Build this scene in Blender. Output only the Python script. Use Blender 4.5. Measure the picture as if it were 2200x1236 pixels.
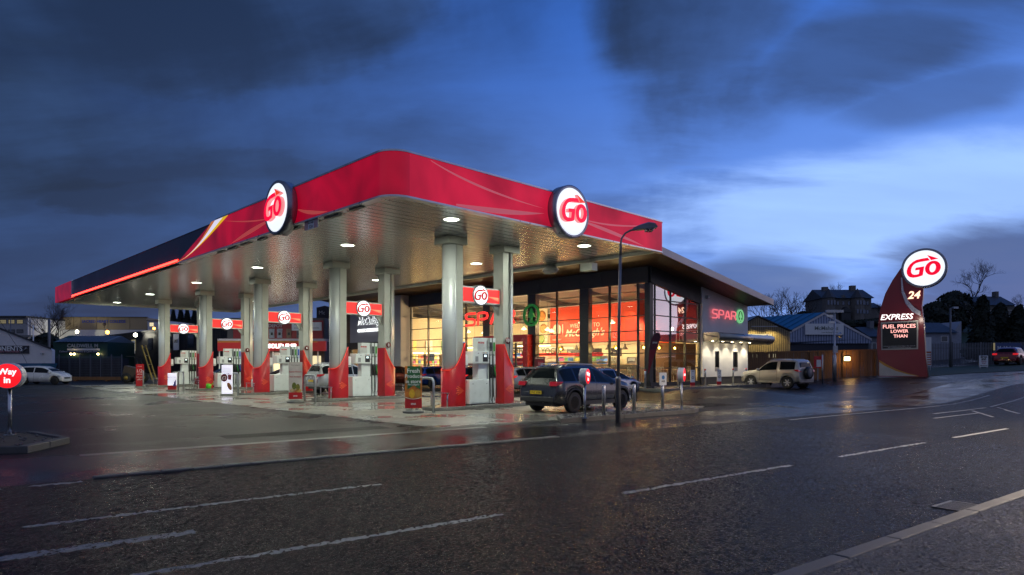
import bpy, bmesh, math, random
from math import radians as rad, sin, cos, pi, sqrt, atan2
from mathutils import Vector, Matrix
random.seed(7)
sc = bpy.context.scene
for o in list(bpy.data.objects): bpy.data.objects.remove(o)
COL = sc.collection
# ---------------------------------------------------------------- camera
CAMH, FP, HOR = 1.65, 1402.0, 782.0
cam = bpy.data.cameras.new('camera'); camo = bpy.data.objects.new('camera', cam); COL.objects.link(camo)
cam.sensor_width = 36; cam.lens = FP*36/2200; cam.shift_y = (HOR-618)/2200
cam.clip_start = .1; cam.clip_end = 3000
camo.location = (0, 0, CAMH); camo.rotation_euler = (rad(90), 0, 0)
sc.camera = camo
# ---------------------------------------------------------------- view
vs = sc.view_settings; vs.view_transform = 'Standard'; vs.look = 'None'; vs.exposure = 0; vs.gamma = 1; vs.use_curve_mapping = False
sc.cycles.use_denoising = True
sc.cycles.max_bounces = 6; sc.cycles.diffuse_bounces = 3; sc.cycles.glossy_bounces = 3; sc.cycles.transparent_max_bounces = 16
sc.cycles.transmission_bounces = 4
sc.cycles.sample_clamp_indirect = 4; sc.cycles.sample_clamp_direct = 12; sc.cycles.caustics_reflective = False; sc.cycles.caustics_refractive = False
# ---------------------------------------------------------------- dusk sky
GLOW_AZ = atan2(.9, .7)          # compass direction of the after-glow (x, y)
wd = bpy.data.worlds.new('World'); sc.world = wd; wd.use_nodes = True
def sky():
    nt = wd.node_tree; N = nt.nodes; K = nt.links; N.clear()
    out = N.new('ShaderNodeOutputWorld'); bg = N.new('ShaderNodeBackground')
    tc = N.new('ShaderNodeTexCoord'); sep = N.new('ShaderNodeSeparateXYZ'); K.new(tc.outputs['Generated'], sep.inputs[0])
    def m(op, a, b=None, c=None, clamp=False):
        n = N.new('ShaderNodeMath'); n.operation = op; n.use_clamp = clamp
        for i, v in enumerate((a, b, c)):
            if v is None: continue
            if isinstance(v, (int, float)): n.inputs[i].default_value = v
            else: K.new(v, n.inputs[i])
        return n.outputs[0]
    def mix(f, a, b, bt='MIX'):
        n = N.new('ShaderNodeMix'); n.data_type = 'RGBA'; n.blend_type = bt
        for i, v in ((0, f), (6, a), (7, b)):
            if isinstance(v, (int, float)): n.inputs[i].default_value = v
            elif isinstance(v, tuple): n.inputs[i].default_value = (*v, 1)
            else: K.new(v, n.inputs[i])
        return n.outputs[2]
    def ss(x, a, b):
        n = N.new('ShaderNodeMapRange'); n.interpolation_type = 'SMOOTHSTEP'
        K.new(x, n.inputs[0]); n.inputs[1].default_value = a; n.inputs[2].default_value = b
        return n.outputs[0]
    X, Y, Z = sep.outputs
    # cloud sheet seen in perspective: long soft streaks
    zz = m('ADD', m('MAXIMUM', Z, 0), .22)
    px = m('DIVIDE', X, zz); py = m('DIVIDE', Y, zz)
    cmb = N.new('ShaderNodeCombineXYZ'); K.new(px, cmb.inputs[0]); K.new(py, cmb.inputs[1])
    mp = N.new('ShaderNodeMapping'); mp.inputs['Rotation'].default_value = (0, 0, rad(38)); mp.inputs['Scale'].default_value = (.55, 1.25, 1)
    K.new(cmb.outputs[0], mp.inputs[0])
    def noise(vec, s, det, rough=.5, dist=0., off=(0, 0, 0)):
        n = N.new('ShaderNodeTexNoise'); n.inputs['Scale'].default_value = s; n.inputs['Detail'].default_value = det
        n.inputs['Roughness'].default_value = rough; n.inputs['Distortion'].default_value = dist
        a = N.new('ShaderNodeVectorMath'); a.operation = 'ADD'; a.inputs[1].default_value = off; K.new(vec, a.inputs[0]); K.new(a.outputs[0], n.inputs[0])
        return n.outputs[0]
    n1 = noise(mp.outputs[0], 1.15, 6, .52, .5, (3.1, 1.7, 0))
    n2 = noise(tc.outputs['Generated'], 2.6, 5, .55, .6, (.7, 2.2, 5))
    n3 = noise(mp.outputs[0], 2.0, 8, .58, .35, (8, 2, 1))
    wob = m('ADD', m('MULTIPLY', m('SUBTRACT', n2, .5), .40), m('MULTIPLY', m('SUBTRACT', n3, .5), .60))
    def blob(az, el, rx, ry):      # soft mask round a direction of the sky (azimuth from +Y, elevation), edges broken by noise
        az, el = rad(az), rad(el)
        az_ = m('ARCTAN2', X, Y); el_ = m('ARCSINE', Z)
        dx = m('DIVIDE', m('SUBTRACT', az_, az), rad(rx)); dy = m('DIVIDE', m('SUBTRACT', el_, el), rad(ry))
        r = m('SQRT', m('ADD', m('MULTIPLY', dx, dx), m('MULTIPLY', dy, dy)))
        r = m('ADD', r, m('MULTIPLY', wob, 2.2))
        return m('SUBTRACT', 1.0, ss(r, .5, 1.15))
    east = ss(m('ADD', m('MULTIPLY', X, .86), m('MULTIPLY', Y, .5)), -.35, 1.0)   # towards the after-glow
    low = m('SUBTRACT', 1.0, ss(Z, .0, .52))
    clear_hi = mix(east, (.018, .068, .28), (.035, .16, .66))
    clear_lo = mix(m('POWER', east, 1.3), (.045, .105, .30), (.24, .46, 1.12))
    clear = mix(low, clear_hi, clear_lo)
    gl = blob(74, 8, 26, 13)
    clear = mix(m('MULTIPLY', gl, .8), clear, (1.35, 1.1, 1.2))
    gl2 = blob(29, 11.6, 19, 5.2)
    clear = mix(m('MULTIPLY', gl2, .85), clear, (.40, .65, 1.26))
    # clouds
    cl = ss(m('ADD', n1, m('MULTIPLY', wob, .35)), .44, .62)
    left = m('SUBTRACT', 1.0, ss(m('ADD', X, m('MULTIPLY', wob, 1.1)), -.30, .22))
    back = m('SUBTRACT', 1.0, ss(Y, -.35, .15))
    cl = m('MAXIMUM', m('MULTIPLY', cl, .6), m('MULTIPLY', left, m('ADD', .72, m('MULTIPLY', cl, .28))))
    
    for b in ((17, 28, 11, 11), (36, 29, 14, 10), (28, 23, 13, 4.5), (-30, 25, 26, 8), (-25, 14, 22, 5), (-14, 31, 11, 8)):
        cl = m('MAXIMUM', cl, m('MULTIPLY', blob(*b), .92))
    cl = m('MULTIPLY', cl, m('SUBTRACT', 1.0, m('MULTIPLY', m('MAXIMUM', gl2, gl), .75)))
    cl = m('MAXIMUM', cl, m('MULTIPLY', blob(38, 5.5, 10, 5.6), .95))
    cl = m('MAXIMUM', cl, m('MULTIPLY', blob(20, 6.5, 7, 3.4), .8))
    cl = m('MAXIMUM', cl, m('MULTIPLY', blob(33, 19, 8, 2.2), .6))
    ccol = mix(m('MULTIPLY', east, low), (.009, .021, .052), (.07, .125, .34))
    ccol = mix(ss(m('ADD', m('MULTIPLY', n2, .5), m('MULTIPLY', n3, .5)), .40, .62), ccol, mix(east, (.026, .062, .165), (.04, .10, .31)))
    col = mix(cl, clear, ccol)
    col = mix(m('MULTIPLY', back, .85), col, mix(n2, (.12, .145, .26), (.22, .26, .42)))
    nz = N.new('ShaderNodeTexSky'); nz.sky_type = 'NISHITA'; nz.sun_disc = False; nz.sun_elevation = rad(-2); nz.sun_rotation = pi/2-GLOW_AZ
    add = mix(.06, col, nz.outputs[0], 'ADD')
    # below the horizon: dark land
    fin = mix(ss(Z, -.06, -.005), (.01, .012, .018), add)
    K.new(fin, bg.inputs[0]); bg.inputs[1].default_value = 1.0
    K.new(bg.outputs[0], out.inputs[0])
sky()
wd.cycles.sampling_method = 'MANUAL'; wd.cycles.sample_map_resolution = 512
# the last of the daylight: a very weak, very soft low sun from the after-glow
sl = bpy.data.lights.new('sun', 'SUN'); sl.energy = .05; sl.angle = rad(25); sl.color = (1, .86, .8)
so = bpy.data.objects.new('sun', sl); COL.objects.link(so)
so.rotation_euler = Vector((cos(GLOW_AZ), sin(GLOW_AZ), .12)).to_track_quat('Z', 'Y').to_euler()
# ---------------------------------------------------------------- materials
MT = {}
def M(name, col=(.5, .5, .5), rough=.5, metal=0., var=.12, vs_=3., bump=0., bs=40., em=None, es=0., coat=0., spec=.5, alpha=1., stretch=None):
    if name in MT: return MT[name]
    m = bpy.data.materials.new(name); m.use_nodes = True; nt = m.node_tree; N = nt.nodes; K = nt.links
    b = N['Principled BSDF']; b.inputs['Metallic'].default_value = metal; b.inputs['Roughness'].default_value = rough
    b.inputs['Coat Weight'].default_value = coat; b.inputs['Coat Roughness'].default_value = .08; b.inputs['Specular IOR Level'].default_value = spec
    tc = N.new('ShaderNodeTexCoord'); vec = tc.outputs['Object']
    if stretch:
        mp = N.new('ShaderNodeMapping'); mp.inputs['Scale'].default_value = stretch; K.new(vec, mp.inputs[0]); vec = mp.outputs[0]
    n = N.new('ShaderNodeTexNoise'); n.inputs['Scale'].default_value = vs_; n.inputs['Detail'].default_value = 5; K.new(vec, n.inputs[0])
    r = N.new('ShaderNodeValToRGB'); r.color_ramp.elements[0].position = .3; r.color_ramp.elements[1].position = .72
    r.color_ramp.elements[0].color = (*[c*(1-var) for c in col], 1); r.color_ramp.elements[1].color = (*[min(1, c*(1+var)) for c in col], 1)
    K.new(n.outputs[0], r.inputs[0]); K.new(r.outputs[0], b.inputs['Base Color'])
    if es == 0 and rough > .02 and 'column' not in name and 'soffit' not in name:
        mr = N.new('ShaderNodeMapRange'); mr.inputs[1].default_value = .3; mr.inputs[2].default_value = .7
        mr.inputs[3].default_value = rough*.85; mr.inputs[4].default_value = min(1, rough*1.18); K.new(n.outputs[0], mr.inputs[0]); K.new(mr.outputs[0], b.inputs['Roughness'])
    if bump:
        n2 = N.new('ShaderNodeTexNoise'); n2.inputs['Scale'].default_value = bs; n2.inputs['Detail'].default_value = 4; K.new(vec, n2.inputs[0])
        bp = N.new('ShaderNodeBump'); bp.inputs['Strength'].default_value = min(1, bump); bp.inputs['Distance'].default_value = .01*max(1, bump)
        K.new(n2.outputs[0], bp.inputs['Height']); K.new(bp.outputs[0], b.inputs['Normal'])
    if em is not None:
        b.inputs['Emission Color'].default_value = (*em, 1); b.inputs['Emission Strength'].default_value = es
    MT[name] = m; return m
def glass(name, tint, refl, rough=.01):
    m = bpy.data.materials.new(name); m.use_nodes = True; nt = m.node_tree; N = nt.nodes; K = nt.links; N.clear()
    o = N.new('ShaderNodeOutputMaterial'); t = N.new('ShaderNodeBsdfTransparent'); g = N.new('ShaderNodeBsdfGlossy'); mx = N.new('ShaderNodeMixShader')
    t.inputs[0].default_value = (*tint, 1); g.inputs['Roughness'].default_value = rough; g.inputs[0].default_value = (.95, .97, 1, 1)
    f = N.new('ShaderNodeFresnel'); f.inputs[0].default_value = 1.5
    mr = N.new('ShaderNodeMapRange'); mr.inputs[3].default_value = refl; mr.inputs[4].default_value = 1; K.new(f.outputs[0], mr.inputs[0])
    gm = N.new('ShaderNodeNewGeometry'); iv = N.new('ShaderNodeMath'); iv.operation = 'SUBTRACT'; iv.inputs[0].default_value = 1; K.new(gm.outputs['Backfacing'], iv.inputs[1])
    mm = N.new('ShaderNodeMath'); mm.operation = 'MULTIPLY'; K.new(mr.outputs[0], mm.inputs[0]); K.new(iv.outputs[0], mm.inputs[1])
    K.new(mm.outputs[0], mx.inputs[0]); K.new(t.outputs[0], mx.inputs[1]); K.new(g.outputs[0], mx.inputs[2]); K.new(mx.outputs[0], o.inputs[0])
    return m
def wet(name, col, grain, gscale, r_dry, r_wet, wet_lo, wet_hi, wscale, sp=.6, big=.35, flat=.15, coarse=0, cv=(.55, 1.5), gl=(1., 1.)):
    """wet ground: stone grain relief, broken by smoother films of water"""
    m = bpy.data.materials.new(name); m.use_nodes = True; nt = m.node_tree; N = nt.nodes; K = nt.links
    b = N['Principled BSDF']; tc = N.new('ShaderNodeTexCoord'); vec = tc.outputs['Object']
    def noise(s, d, rough=.55, dist=0):
        n = N.new('ShaderNodeTexNoise'); n.inputs['Scale'].default_value = s; n.inputs['Detail'].default_value = d
        n.inputs['Roughness'].default_value = rough; n.inputs['Distortion'].default_value = dist; K.new(vec, n.inputs[0]); return n.outputs[0]
    def mr(x, a, c, d, e):
        n = N.new('ShaderNodeMapRange'); n.interpolation_type = 'SMOOTHSTEP'; K.new(x, n.inputs[0])
        for i, v in enumerate((a, c, d, e)): n.inputs[i+1].default_value = v
        return n.outputs[0]
    w = mr(noise(wscale, 6, .6, .4), wet_lo, wet_hi, 0, 1)
    vo = N.new('ShaderNodeTexVoronoi'); vo.inputs['Scale'].default_value = gscale; K.new(vec, vo.inputs[0])
    fine = noise(gscale*1.7, 3)
    g = N.new('ShaderNodeMath'); g.operation = 'ADD'; K.new(vo.outputs['Distance'], g.inputs[0]); K.new(fine, g.inputs[1])
    st = N.new('ShaderNodeMapRange'); K.new(w, st.inputs[0]); st.inputs[3].default_value = 1; st.inputs[4].default_value = flat
    hm = N.new('ShaderNodeMath'); hm.operation = 'MULTIPLY'; K.new(g.outputs[0], hm.inputs[0]); K.new(st.outputs[0], hm.inputs[1])
    bp = N.new('ShaderNodeBump'); bp.inputs['Strength'].default_value = 1; bp.inputs['Distance'].default_value = grain; K.new(hm.outputs[0], bp.inputs['Height'])
    b2 = N.new('ShaderNodeBump'); b2.inputs['Strength'].default_value = big; b2.inputs['Distance'].default_value = .02
    K.new(noise(3.5, 3), b2.inputs['Height']); K.new(bp.outputs[0], b2.inputs['Normal']); K.new(b2.outputs[0], b.inputs['Normal'])
    rr = N.new('ShaderNodeMapRange'); K.new(w, rr.inputs[0]); rr.inputs[3].default_value = r_dry; rr.inputs[4].default_value = r_wet; K.new(rr.outputs[0], b.inputs['Roughness'])
    if coarse:
        b3 = N.new('ShaderNodeBump'); b3.inputs['Strength'].default_value = 1; b3.inputs['Distance'].default_value = coarse
        K.new(noise(19, 9, .82), b3.inputs['Height']); K.new(b2.outputs[0], b3.inputs['Normal']); K.new(b3.outputs[0], b.inputs['Normal'])
    cr = N.new('ShaderNodeValToRGB'); e = cr.color_ramp.elements; e[0].position = .3; e[1].position = .75
    e[0].color = (*[c*cv[0] for c in col], 1); e[1].color = (*[c*cv[1] for c in col], 1)
    mixn = N.new('ShaderNodeMath'); mixn.operation = 'MULTIPLY_ADD'; K.new(noise(gscale*.9, 4, .7), mixn.inputs[0]); mixn.inputs[1].default_value = .6
    sub = N.new('ShaderNodeMath'); sub.operation = 'MULTIPLY'; K.new(noise(.7, 6, .6), sub.inputs[0]); sub.inputs[1].default_value = .42
    K.new(sub.outputs[0], mixn.inputs[2]); K.new(mixn.outputs[0], cr.inputs[0]); K.new(cr.outputs[0], b.inputs['Base Color'])
    b.inputs['Specular IOR Level'].default_value = sp
    if gl[1] < 1:      # dry stone tops between the wet film
        df = N.new('ShaderNodeBsdfDiffuse'); K.new(cr.outputs[0], df.inputs[0]); mx = N.new('ShaderNodeMixShader')
        K.new(mr(noise(38, 7, .8), .42, .62, gl[0], gl[1]), mx.inputs[0]); K.new(df.outputs[0], mx.inputs[1]); K.new(b.outputs[0], mx.inputs[2])
        K.new(mx.outputs[0], N['Material Output'].inputs[0])
    MT[name] = m; return m
asphalt_road = wet('wet_road_asphalt', (.011, .011, .0105), .010, 62, .17, .09, .46, .72, .35, sp=.6, big=.1, flat=.8, coarse=.008, cv=(.2, 2.0), gl=(.14, 1.0 - .001))
asphalt_yard = wet('wet_yard_asphalt', (.016, .0158, .015), .005, 60, .36, .14, .46, .74, .3, sp=.34, flat=.4, gl=(.4, .9))
asphalt_walk = wet('flooded_footway', (.022, .022, .023), .006, 40, .26, .07, .38, .62, .5, flat=.12, big=.5, gl=(.45, .85))
pave_mat = wet('wet_pavement', (.035, .033, .031), .012, 50, .24, .18, .5, .75, .8, sp=.5, big=.1, flat=.6, coarse=.010, cv=(.2, 2.2), gl=(.2, .95))
conc_mat = wet('wet_concrete', (.19, .182, .16), .0015, 30, .46, .09, .40, .60, .34, flat=.3, big=.15)
kerbm = M('kerb_stone', (.075, .072, .067), .62, bump=.5, bs=60, var=.3, vs_=5)
MT_ = None
line_mat = M('worn_road_paint', (.17, .17, .17), .5, var=.6, vs_=22, bump=1.5, bs=60)
steel = M('brushed_steel', (.55, .56, .57), .28, 1, var=.08, stretch=(1, 1, .1), vs_=12)
alu = M('silver_column_paint', (.70, .72, .72), .27, .4, var=.015, coat=.5)
galv = M('galvanised_steel', (.42, .44, .47), .4, .8, var=.15, vs_=9)
greyp = M('grey_coated_steel', (.42, .43, .39), .45, .1, var=.06)
dark = M('charcoal_cladding', (.035, .036, .04), .45, .3, var=.1, vs_=1.2)
frame_m = M('dark_window_frame', (.04, .042, .045), .35, .5, var=.05)
soff_m = M('silver_soffit_panel', (.44, .45, .45), .24, .75, var=.05, vs_=.8)
wood_m = M('timber_soffit', (.085, .048, .032), .5, var=.35, stretch=(.3, 6, 6), vs_=4)
plank_m = M('fence_timber', (.20, .10, .04), .7, var=.4, stretch=(5, 5, .3), vs_=4, bump=.4)
whiter = M('white_render', (.74, .73, .72), .75, var=.06, vs_=1.4, bump=.25, bs=90)
red_m = M('red_gloss', (.50, .012, .012), .25, var=.08, coat=.6)
darkred = M('deep_red_panel', (.20, .004, .010), .35, var=.12, vs_=.8, coat=.4)
white_m = M('white_panel', (.72, .74, .75), .4, var=.05)
pumpw = M('pump_white', (.70, .74, .73), .3, var=.05, coat=.4)
black_m = M('black_plastic', (.012, .012, .013), .4, var=.1)
rubber = M('tyre_rubber', (.018, .018, .018), .75, var=.2, vs_=20)
rim_m = M('alloy_rim', (.62, .63, .65), .3, .25, var=.05)
carglass = M('car_glass', (.006, .008, .010), .06, var=.05, spec=.14)
E = lambda name, c, s: M(name, tuple(min(.9, x) for x in c), .4, em=c, es=s, var=.02)
lamp_e = E('canopy_lamp_lens', (.93, 1, .82), 520)
disc_e = E('backlit_white_acrylic', (.86, .93, 1), 1.05)
discs_e = E('bright_white_acrylic', (.95, .98, 1), 1.5)
redlet = E('backlit_red_acrylic', (1, .0, .04), .95)
redlet2 = M('red_acrylic_letter', (.62, .005, .015), .3, em=(1, .01, .03), es=.45)
orlet = E('backlit_orange_arrow', (1, .05, .01), .8)
fasc_e = M('backlit_red_fascia', (.30, .0, .012), .4, em=(1, .0, .045), es=.27, coat=.35, var=.22, vs_=.35)
fasc_r = M('red_side_fascia', (.42, .008, .035), .5, em=(1, .02, .075), es=.34, var=.15, vs_=.4, spec=.3)  # pinker than the long side: the sky's reflection is put into the colour
for m_ in (fasc_e, fasc_r):
    nt = m_.node_tree; nn = nt.nodes.new('ShaderNodeTexNoise'); nn.inputs['Scale'].default_value = .42; nn.inputs['Detail'].default_value = 3; nn.inputs['Distortion'].default_value = .8
    tc_ = nt.nodes.new('ShaderNodeTexCoord'); mr_ = nt.nodes.new('ShaderNodeMapRange'); b_ = nt.nodes['Principled BSDF']; es_ = b_.inputs['Emission Strength'].default_value
    mr_.inputs[1].default_value = .3; mr_.inputs[2].default_value = .7; mr_.inputs[3].default_value = es_*.55; mr_.inputs[4].default_value = es_*1.55
    nt.links.new(tc_.outputs['Object'], nn.inputs[0]); nt.links.new(nn.outputs[0], mr_.inputs[0]); nt.links.new(mr_.outputs[0], b_.inputs['Emission Strength'])
neon_e = E('red_neon', (1, .03, .02), 10)
signred_e = M('lit_red_sign', (.6, .01, .01), .35, em=(1, .035, .03), es=.9, var=.12, vs_=1.5)
warm_e = E('warm_lamp', (1, .72, .32), 14)
warmb_e = E('bright_warm_lamp', (1, .82, .5), 60)
white_e = E('white_lettering_light', (1, .97, .95), 3.2)
glz = glass('shop_glass', (.93, .94, .93), .03); glz_side = glass('coated_side_glass', (.55, .56, .6), .42)
# ---------------------------------------------------------------- mesh helpers
class MB:
    def __init__(s): s.v = []; s.f = []; s.sm = []
    def add(s, vs, fs, smooth=False):
        k = len(s.v); s.v += [tuple(v) for v in vs]; s.f += [tuple(i+k for i in f) for f in fs]; s.sm += [smooth]*len(fs); return s
    def box(s, x0, x1, y0, y1, z0, z1, m=None):
        vs = [(x, y, z) for x in (x0, x1) for y in (y0, y1) for z in (z0, z1)]
        if m: vs = [m @ Vector(v) for v in vs]
        return s.add(vs, [(0, 1, 3, 2), (4, 6, 7, 5), (0, 4, 5, 1), (2, 3, 7, 6), (0, 2, 6, 4), (1, 5, 7, 3)])
    def prism(s, poly, z0, z1, axis='z', smooth=False):
        n = len(poly)
        g = {'z': lambda p, t: (p[0], p[1], t), 'y': lambda p, t: (p[0], t, p[1]), 'x': lambda p, t: (t, p[0], p[1])}[axis]
        k = len(s.v); s.v += [g(p, z0) for p in poly] + [g(p, z1) for p in poly]
        s.f += [tuple(k+i for i in range(n))[::-1], tuple(k+n+i for i in range(n))]; s.sm += [False]*2
        for i in range(n):
            j = (i+1) % n; s.f.append((k+i, k+j, k+n+j, k+n+i)); s.sm.append(smooth)
        return s
    def tube(s, pts, r, n=8, caps=True):
        pts = [Vector(p) for p in pts]; rs = r if isinstance(r, (list, tuple)) else [r]*len(pts); k = len(s.v)
        up = None
        for i, p in enumerate(pts):
            d = (pts[min(i+1, len(pts)-1)]-pts[max(i-1, 0)]).normalized()
            if up is None: up = Vector((0, 0, 1)) if abs(d.z) < .9 else Vector((1, 0, 0))
            a = d.cross(up)
            if a.length < 1e-4: a = d.cross(Vector((1, .3, 0)))
            a.normalize(); b = a.cross(d).normalized(); up = b
            for q in range(n):
                t = 2*pi*q/n; s.v.append(tuple(p+(a*cos(t)+b*sin(t))*rs[i]))
        for i in range(len(pts)-1):
            for q in range(n):
                s.f.append((k+i*n+q, k+i*n+(q+1) % n, k+(i+1)*n+(q+1) % n, k+(i+1)*n+q)); s.sm.append(n > 4)
        if caps:
            s.f += [tuple(k+q for q in range(n))[::-1], tuple(k+(len(pts)-1)*n+q for q in range(n))]; s.sm += [False]*2
        return s
    def lathe(s, prof, n=24, c=(0, 0, 0), axis='z', smooth=True):
        k = len(s.v); c = Vector(c)
        for (r, h) in prof:
            for q in range(n):
                t = 2*pi*q/n
                s.v.append(tuple(c+Vector({'z': (r*cos(t), r*sin(t), h), 'y': (r*cos(t), h, r*sin(t)), 'x': (h, r*cos(t), r*sin(t))}[axis])))
        for i in range(len(prof)-1):
            for q in range(n):
                s.f.append((k+i*n+q, k+i*n+(q+1) % n, k+(i+1)*n+(q+1) % n, k+(i+1)*n+q)); s.sm.append(smooth)
        for i in (0, len(prof)-1):
            if prof[i][0] > 1e-4: s.f.append(tuple(k+i*n+q for q in range(n))); s.sm.append(False)
        return s
    def grid(s, rows, smooth=True):
        k = len(s.v); n = len(rows[0])
        for r in rows: s.v += [tuple(p) for p in r]
        for i in range(len(rows)-1):
            for j in range(n-1): s.f.append((k+i*n+j, k+i*n+j+1, k+(i+1)*n+j+1, k+(i+1)*n+j)); s.sm.append(smooth)
        return s
    def mesh(s, name):
        me = bpy.data.meshes.new(name); me.from_pydata(s.v, [], s.f); me.polygons.foreach_set('use_smooth', s.sm); me.update(); return me
def fixn(me):
    bm = bmesh.new(); bm.from_mesh(me); bmesh.ops.recalc_face_normals(bm, faces=bm.faces); bm.to_mesh(me); bm.free()
def ob(name, geo, mat=None, parent=None, loc=(0, 0, 0), rz=0., rot=None, label=None, cat=None, group=None, kind=None, bev=0, fix=True):
    if isinstance(geo, MB):
        me = geo.mesh(name)
        if fix: fixn(me)
    else: me = geo
    o = bpy.data.objects.new(name, me); COL.objects.link(o); o.location = loc; o.rotation_euler = rot if rot else (0, 0, rz)
    if mat is not None and geo is not None and not me.materials:
        for m_ in (mat if isinstance(mat, (list, tuple)) else [mat]): me.materials.append(m_)
    if parent: o.parent = parent
    if bev:
        b = o.modifiers.new('bevel', 'BEVEL'); b.width = bev; b.segments = 2; b.limit_method = 'ANGLE'
    tag(o, label, cat, group, kind); return o
def tag(o, label=None, cat=None, group=None, kind=None):
    for k, v in (('label', label), ('category', cat), ('group', group), ('kind', kind)):
        if v: o[k] = v
    return o
def thing(name, label, cat, loc=(0, 0, 0), rz=0., group=None):
    o = bpy.data.objects.new(name, None); COL.objects.link(o); o.location = loc; o.rotation_euler = (0, 0, rz); o.empty_display_size = .2
    return tag(o, label, cat, group)
def struct(name, geo, mat, loc=(0, 0, 0), rz=0.): return ob(name, geo, mat, None, loc, rz, kind='structure')
def dup(root, loc, rz, label, group=None):
    kids = {}
    def cp(o, par):
        c = o.copy(); COL.objects.link(c); c.parent = par
        for ch in o.children: cp(ch, c)
        return c
    r = cp(root, None); r.location = loc; r.rotation_euler = (0, 0, rz); r['label'] = label
    if group: r['group'] = group
    return r
def flat_shape(loops, ext):
    """extruded plate from 2D loops (holes allowed): local x right, z up, depth along y, front at -y"""
    cu = bpy.data.curves.new('shape', 'CURVE'); cu.dimensions = '2D'; cu.fill_mode = 'BOTH'; cu.extrude = ext/2
    for lp in loops:
        sp = cu.splines.new('POLY'); sp.points.add(len(lp)-1); sp.use_cyclic_u = True
        for i, p in enumerate(lp): sp.points[i].co = (p[0], p[1], 0, 1)
    o = bpy.data.objects.new('shape', cu); me = bpy.data.meshes.new_from_object(o)
    me.transform(Matrix.Rotation(pi/2, 4, 'X')); bpy.data.objects.remove(o); bpy.data.curves.remove(cu)
    me.materials.clear(); return me
def text_mesh(s, h=None, w=None, ext=.01, bold=0., shear=0., align='CENTER', squeeze=None, gap=1., lines=1.):
    cu = bpy.data.curves.new('t', 'FONT'); cu.body = s; cu.size = 1; cu.extrude = ext/2; cu.offset = bold; cu.shear = shear
    cu.align_x = align; cu.align_y = 'CENTER'; cu.resolution_u = 3; cu.space_character = gap; cu.space_line = lines
    o = bpy.data.objects.new('t', cu); me = bpy.data.meshes.new_from_object(o)
    xs = [v.co.x for v in me.vertices] or [0, 1]; ys = [v.co.y for v in me.vertices] or [0, 1]
    W, H = max(xs)-min(xs), max(ys)-min(ys); k = (h/H) if h else (w/W); kx = k
    if w and h: kx = w/W
    cx, cy = (max(xs)+min(xs))/2, (max(ys)+min(ys))/2
    for v in me.vertices: v.co.x = (v.co.x-(cx if align == 'CENTER' else min(xs)))*kx; v.co.y = (v.co.y-cy)*k
    me.transform(Matrix.Rotation(pi/2, 4, 'X')); bpy.data.objects.remove(o); bpy.data.curves.remove(cu); me.materials.clear(); return me
def text(s, mat, parent, loc, rz=0., name='lettering', **k):
    return ob(name, text_mesh(s, **k), mat, parent, loc, rz)
def lamp(kind, parent, loc, energy, col, size=.2, rot=(0, 0, 0), spot=None, blend=.5):
    l = bpy.data.lights.new('lamp_light', kind); l.energy = energy; l.color = col
    if kind == 'AREA': l.size = size
    else: l.shadow_soft_size = size
    if spot: l.spot_size = rad(spot); l.spot_blend = blend
    o = bpy.data.objects.new('lamp_light', l); COL.objects.link(o); o.location = loc; o.rotation_euler = rot
    if parent: o.parent = parent
    return o
# ---------------------------------------------------------------- ground plan
AR = atan2(1402, 1426); AL = AR+pi/2; A0 = AR-pi/2
Rv = Vector((cos(AR), sin(AR), 0)); Lv = Vector((-sin(AR), cos(AR), 0))
C0 = Vector((-3.15, 16.9, 0))                  # canopy corner nearest the road
def LR(l, r, z=0.): return C0+Lv*l+Rv*r+Vector((0, 0, z))
def toLR(x, y): d = Vector((x, y, 0))-C0; return d.dot(Lv), d.dot(Rv)
def wx(px, Y): return (px-1100)/FP*Y
def wz(py, Y): return CAMH+(HOR-py)/FP*Y
ev = Vector((.803, .596, 0)); dv = Vector((-.596, .803, 0))   # along / across the main road
def ED(e, d, z=0.): return ev*e+dv*d+Vector((0, 0, z))
def smooth(a, b, x): t = max(0, min(1, (x-a)/(b-a))); return t*t*(3-2*t)
def hgt(x, y):
    l, r = toLR(x, y)
    h = .25*smooth(17.5, 21, r)*(1-smooth(12, 17, x))*smooth(-8, 2, l)*(1-smooth(44, 52, l))
    h += .10*smooth(12, 17, x)*smooth(30, 40, y)
    h += .62*smooth(17, 26, x) + .048*max(0, x-24)*smooth(24, 30, x)
    far = smooth(64, 150, y)
    h += far*(1.0+7*smooth(30, 75, x)+3.5*smooth(40, 90, -x))
    return h
# ================================================================ GROUND
def rng(a, b, n): return [a+(b-a)*i/n for i in range(n+1)]
def ground(name, es, ds, mat, off=0., z=None):
    mb = MB(); mb.grid([[Vector((*(ED(e, d).xy), (hgt(*ED(e, d).xy) if z is None else z)+off)) for d in ds] for e in es])
    return struct(name, mb, mat)
es_main = rng(-90, -30, 6)+rng(-25, 30, 22)+rng(31, 60, 29)+rng(64, 140, 12)+[180, 240]
MARKS = [(-9, 4.2, 5.77, 5.88), (6.1, 10, 5.77, 5.88), (11.6, 15.1, 5.77, 5.88), (-.05, 3.9, 8.2, 8.30), (-8, -5.5, 6.93, 7.09), (-3.4, 1.31, 6.93, 7.09), (-.01, .64, 10.9, 11.02), (-.96, -.31, 10.9, 11.02)]
ground('road', [e for e in es_main if e < -9]+[-9], rng(2.7, 11.12, 5), asphalt_road)
ground('road', [16.0]+[e for e in es_main if e > 16.5], rng(2.7, 11.12, 5), asphalt_road)
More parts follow.
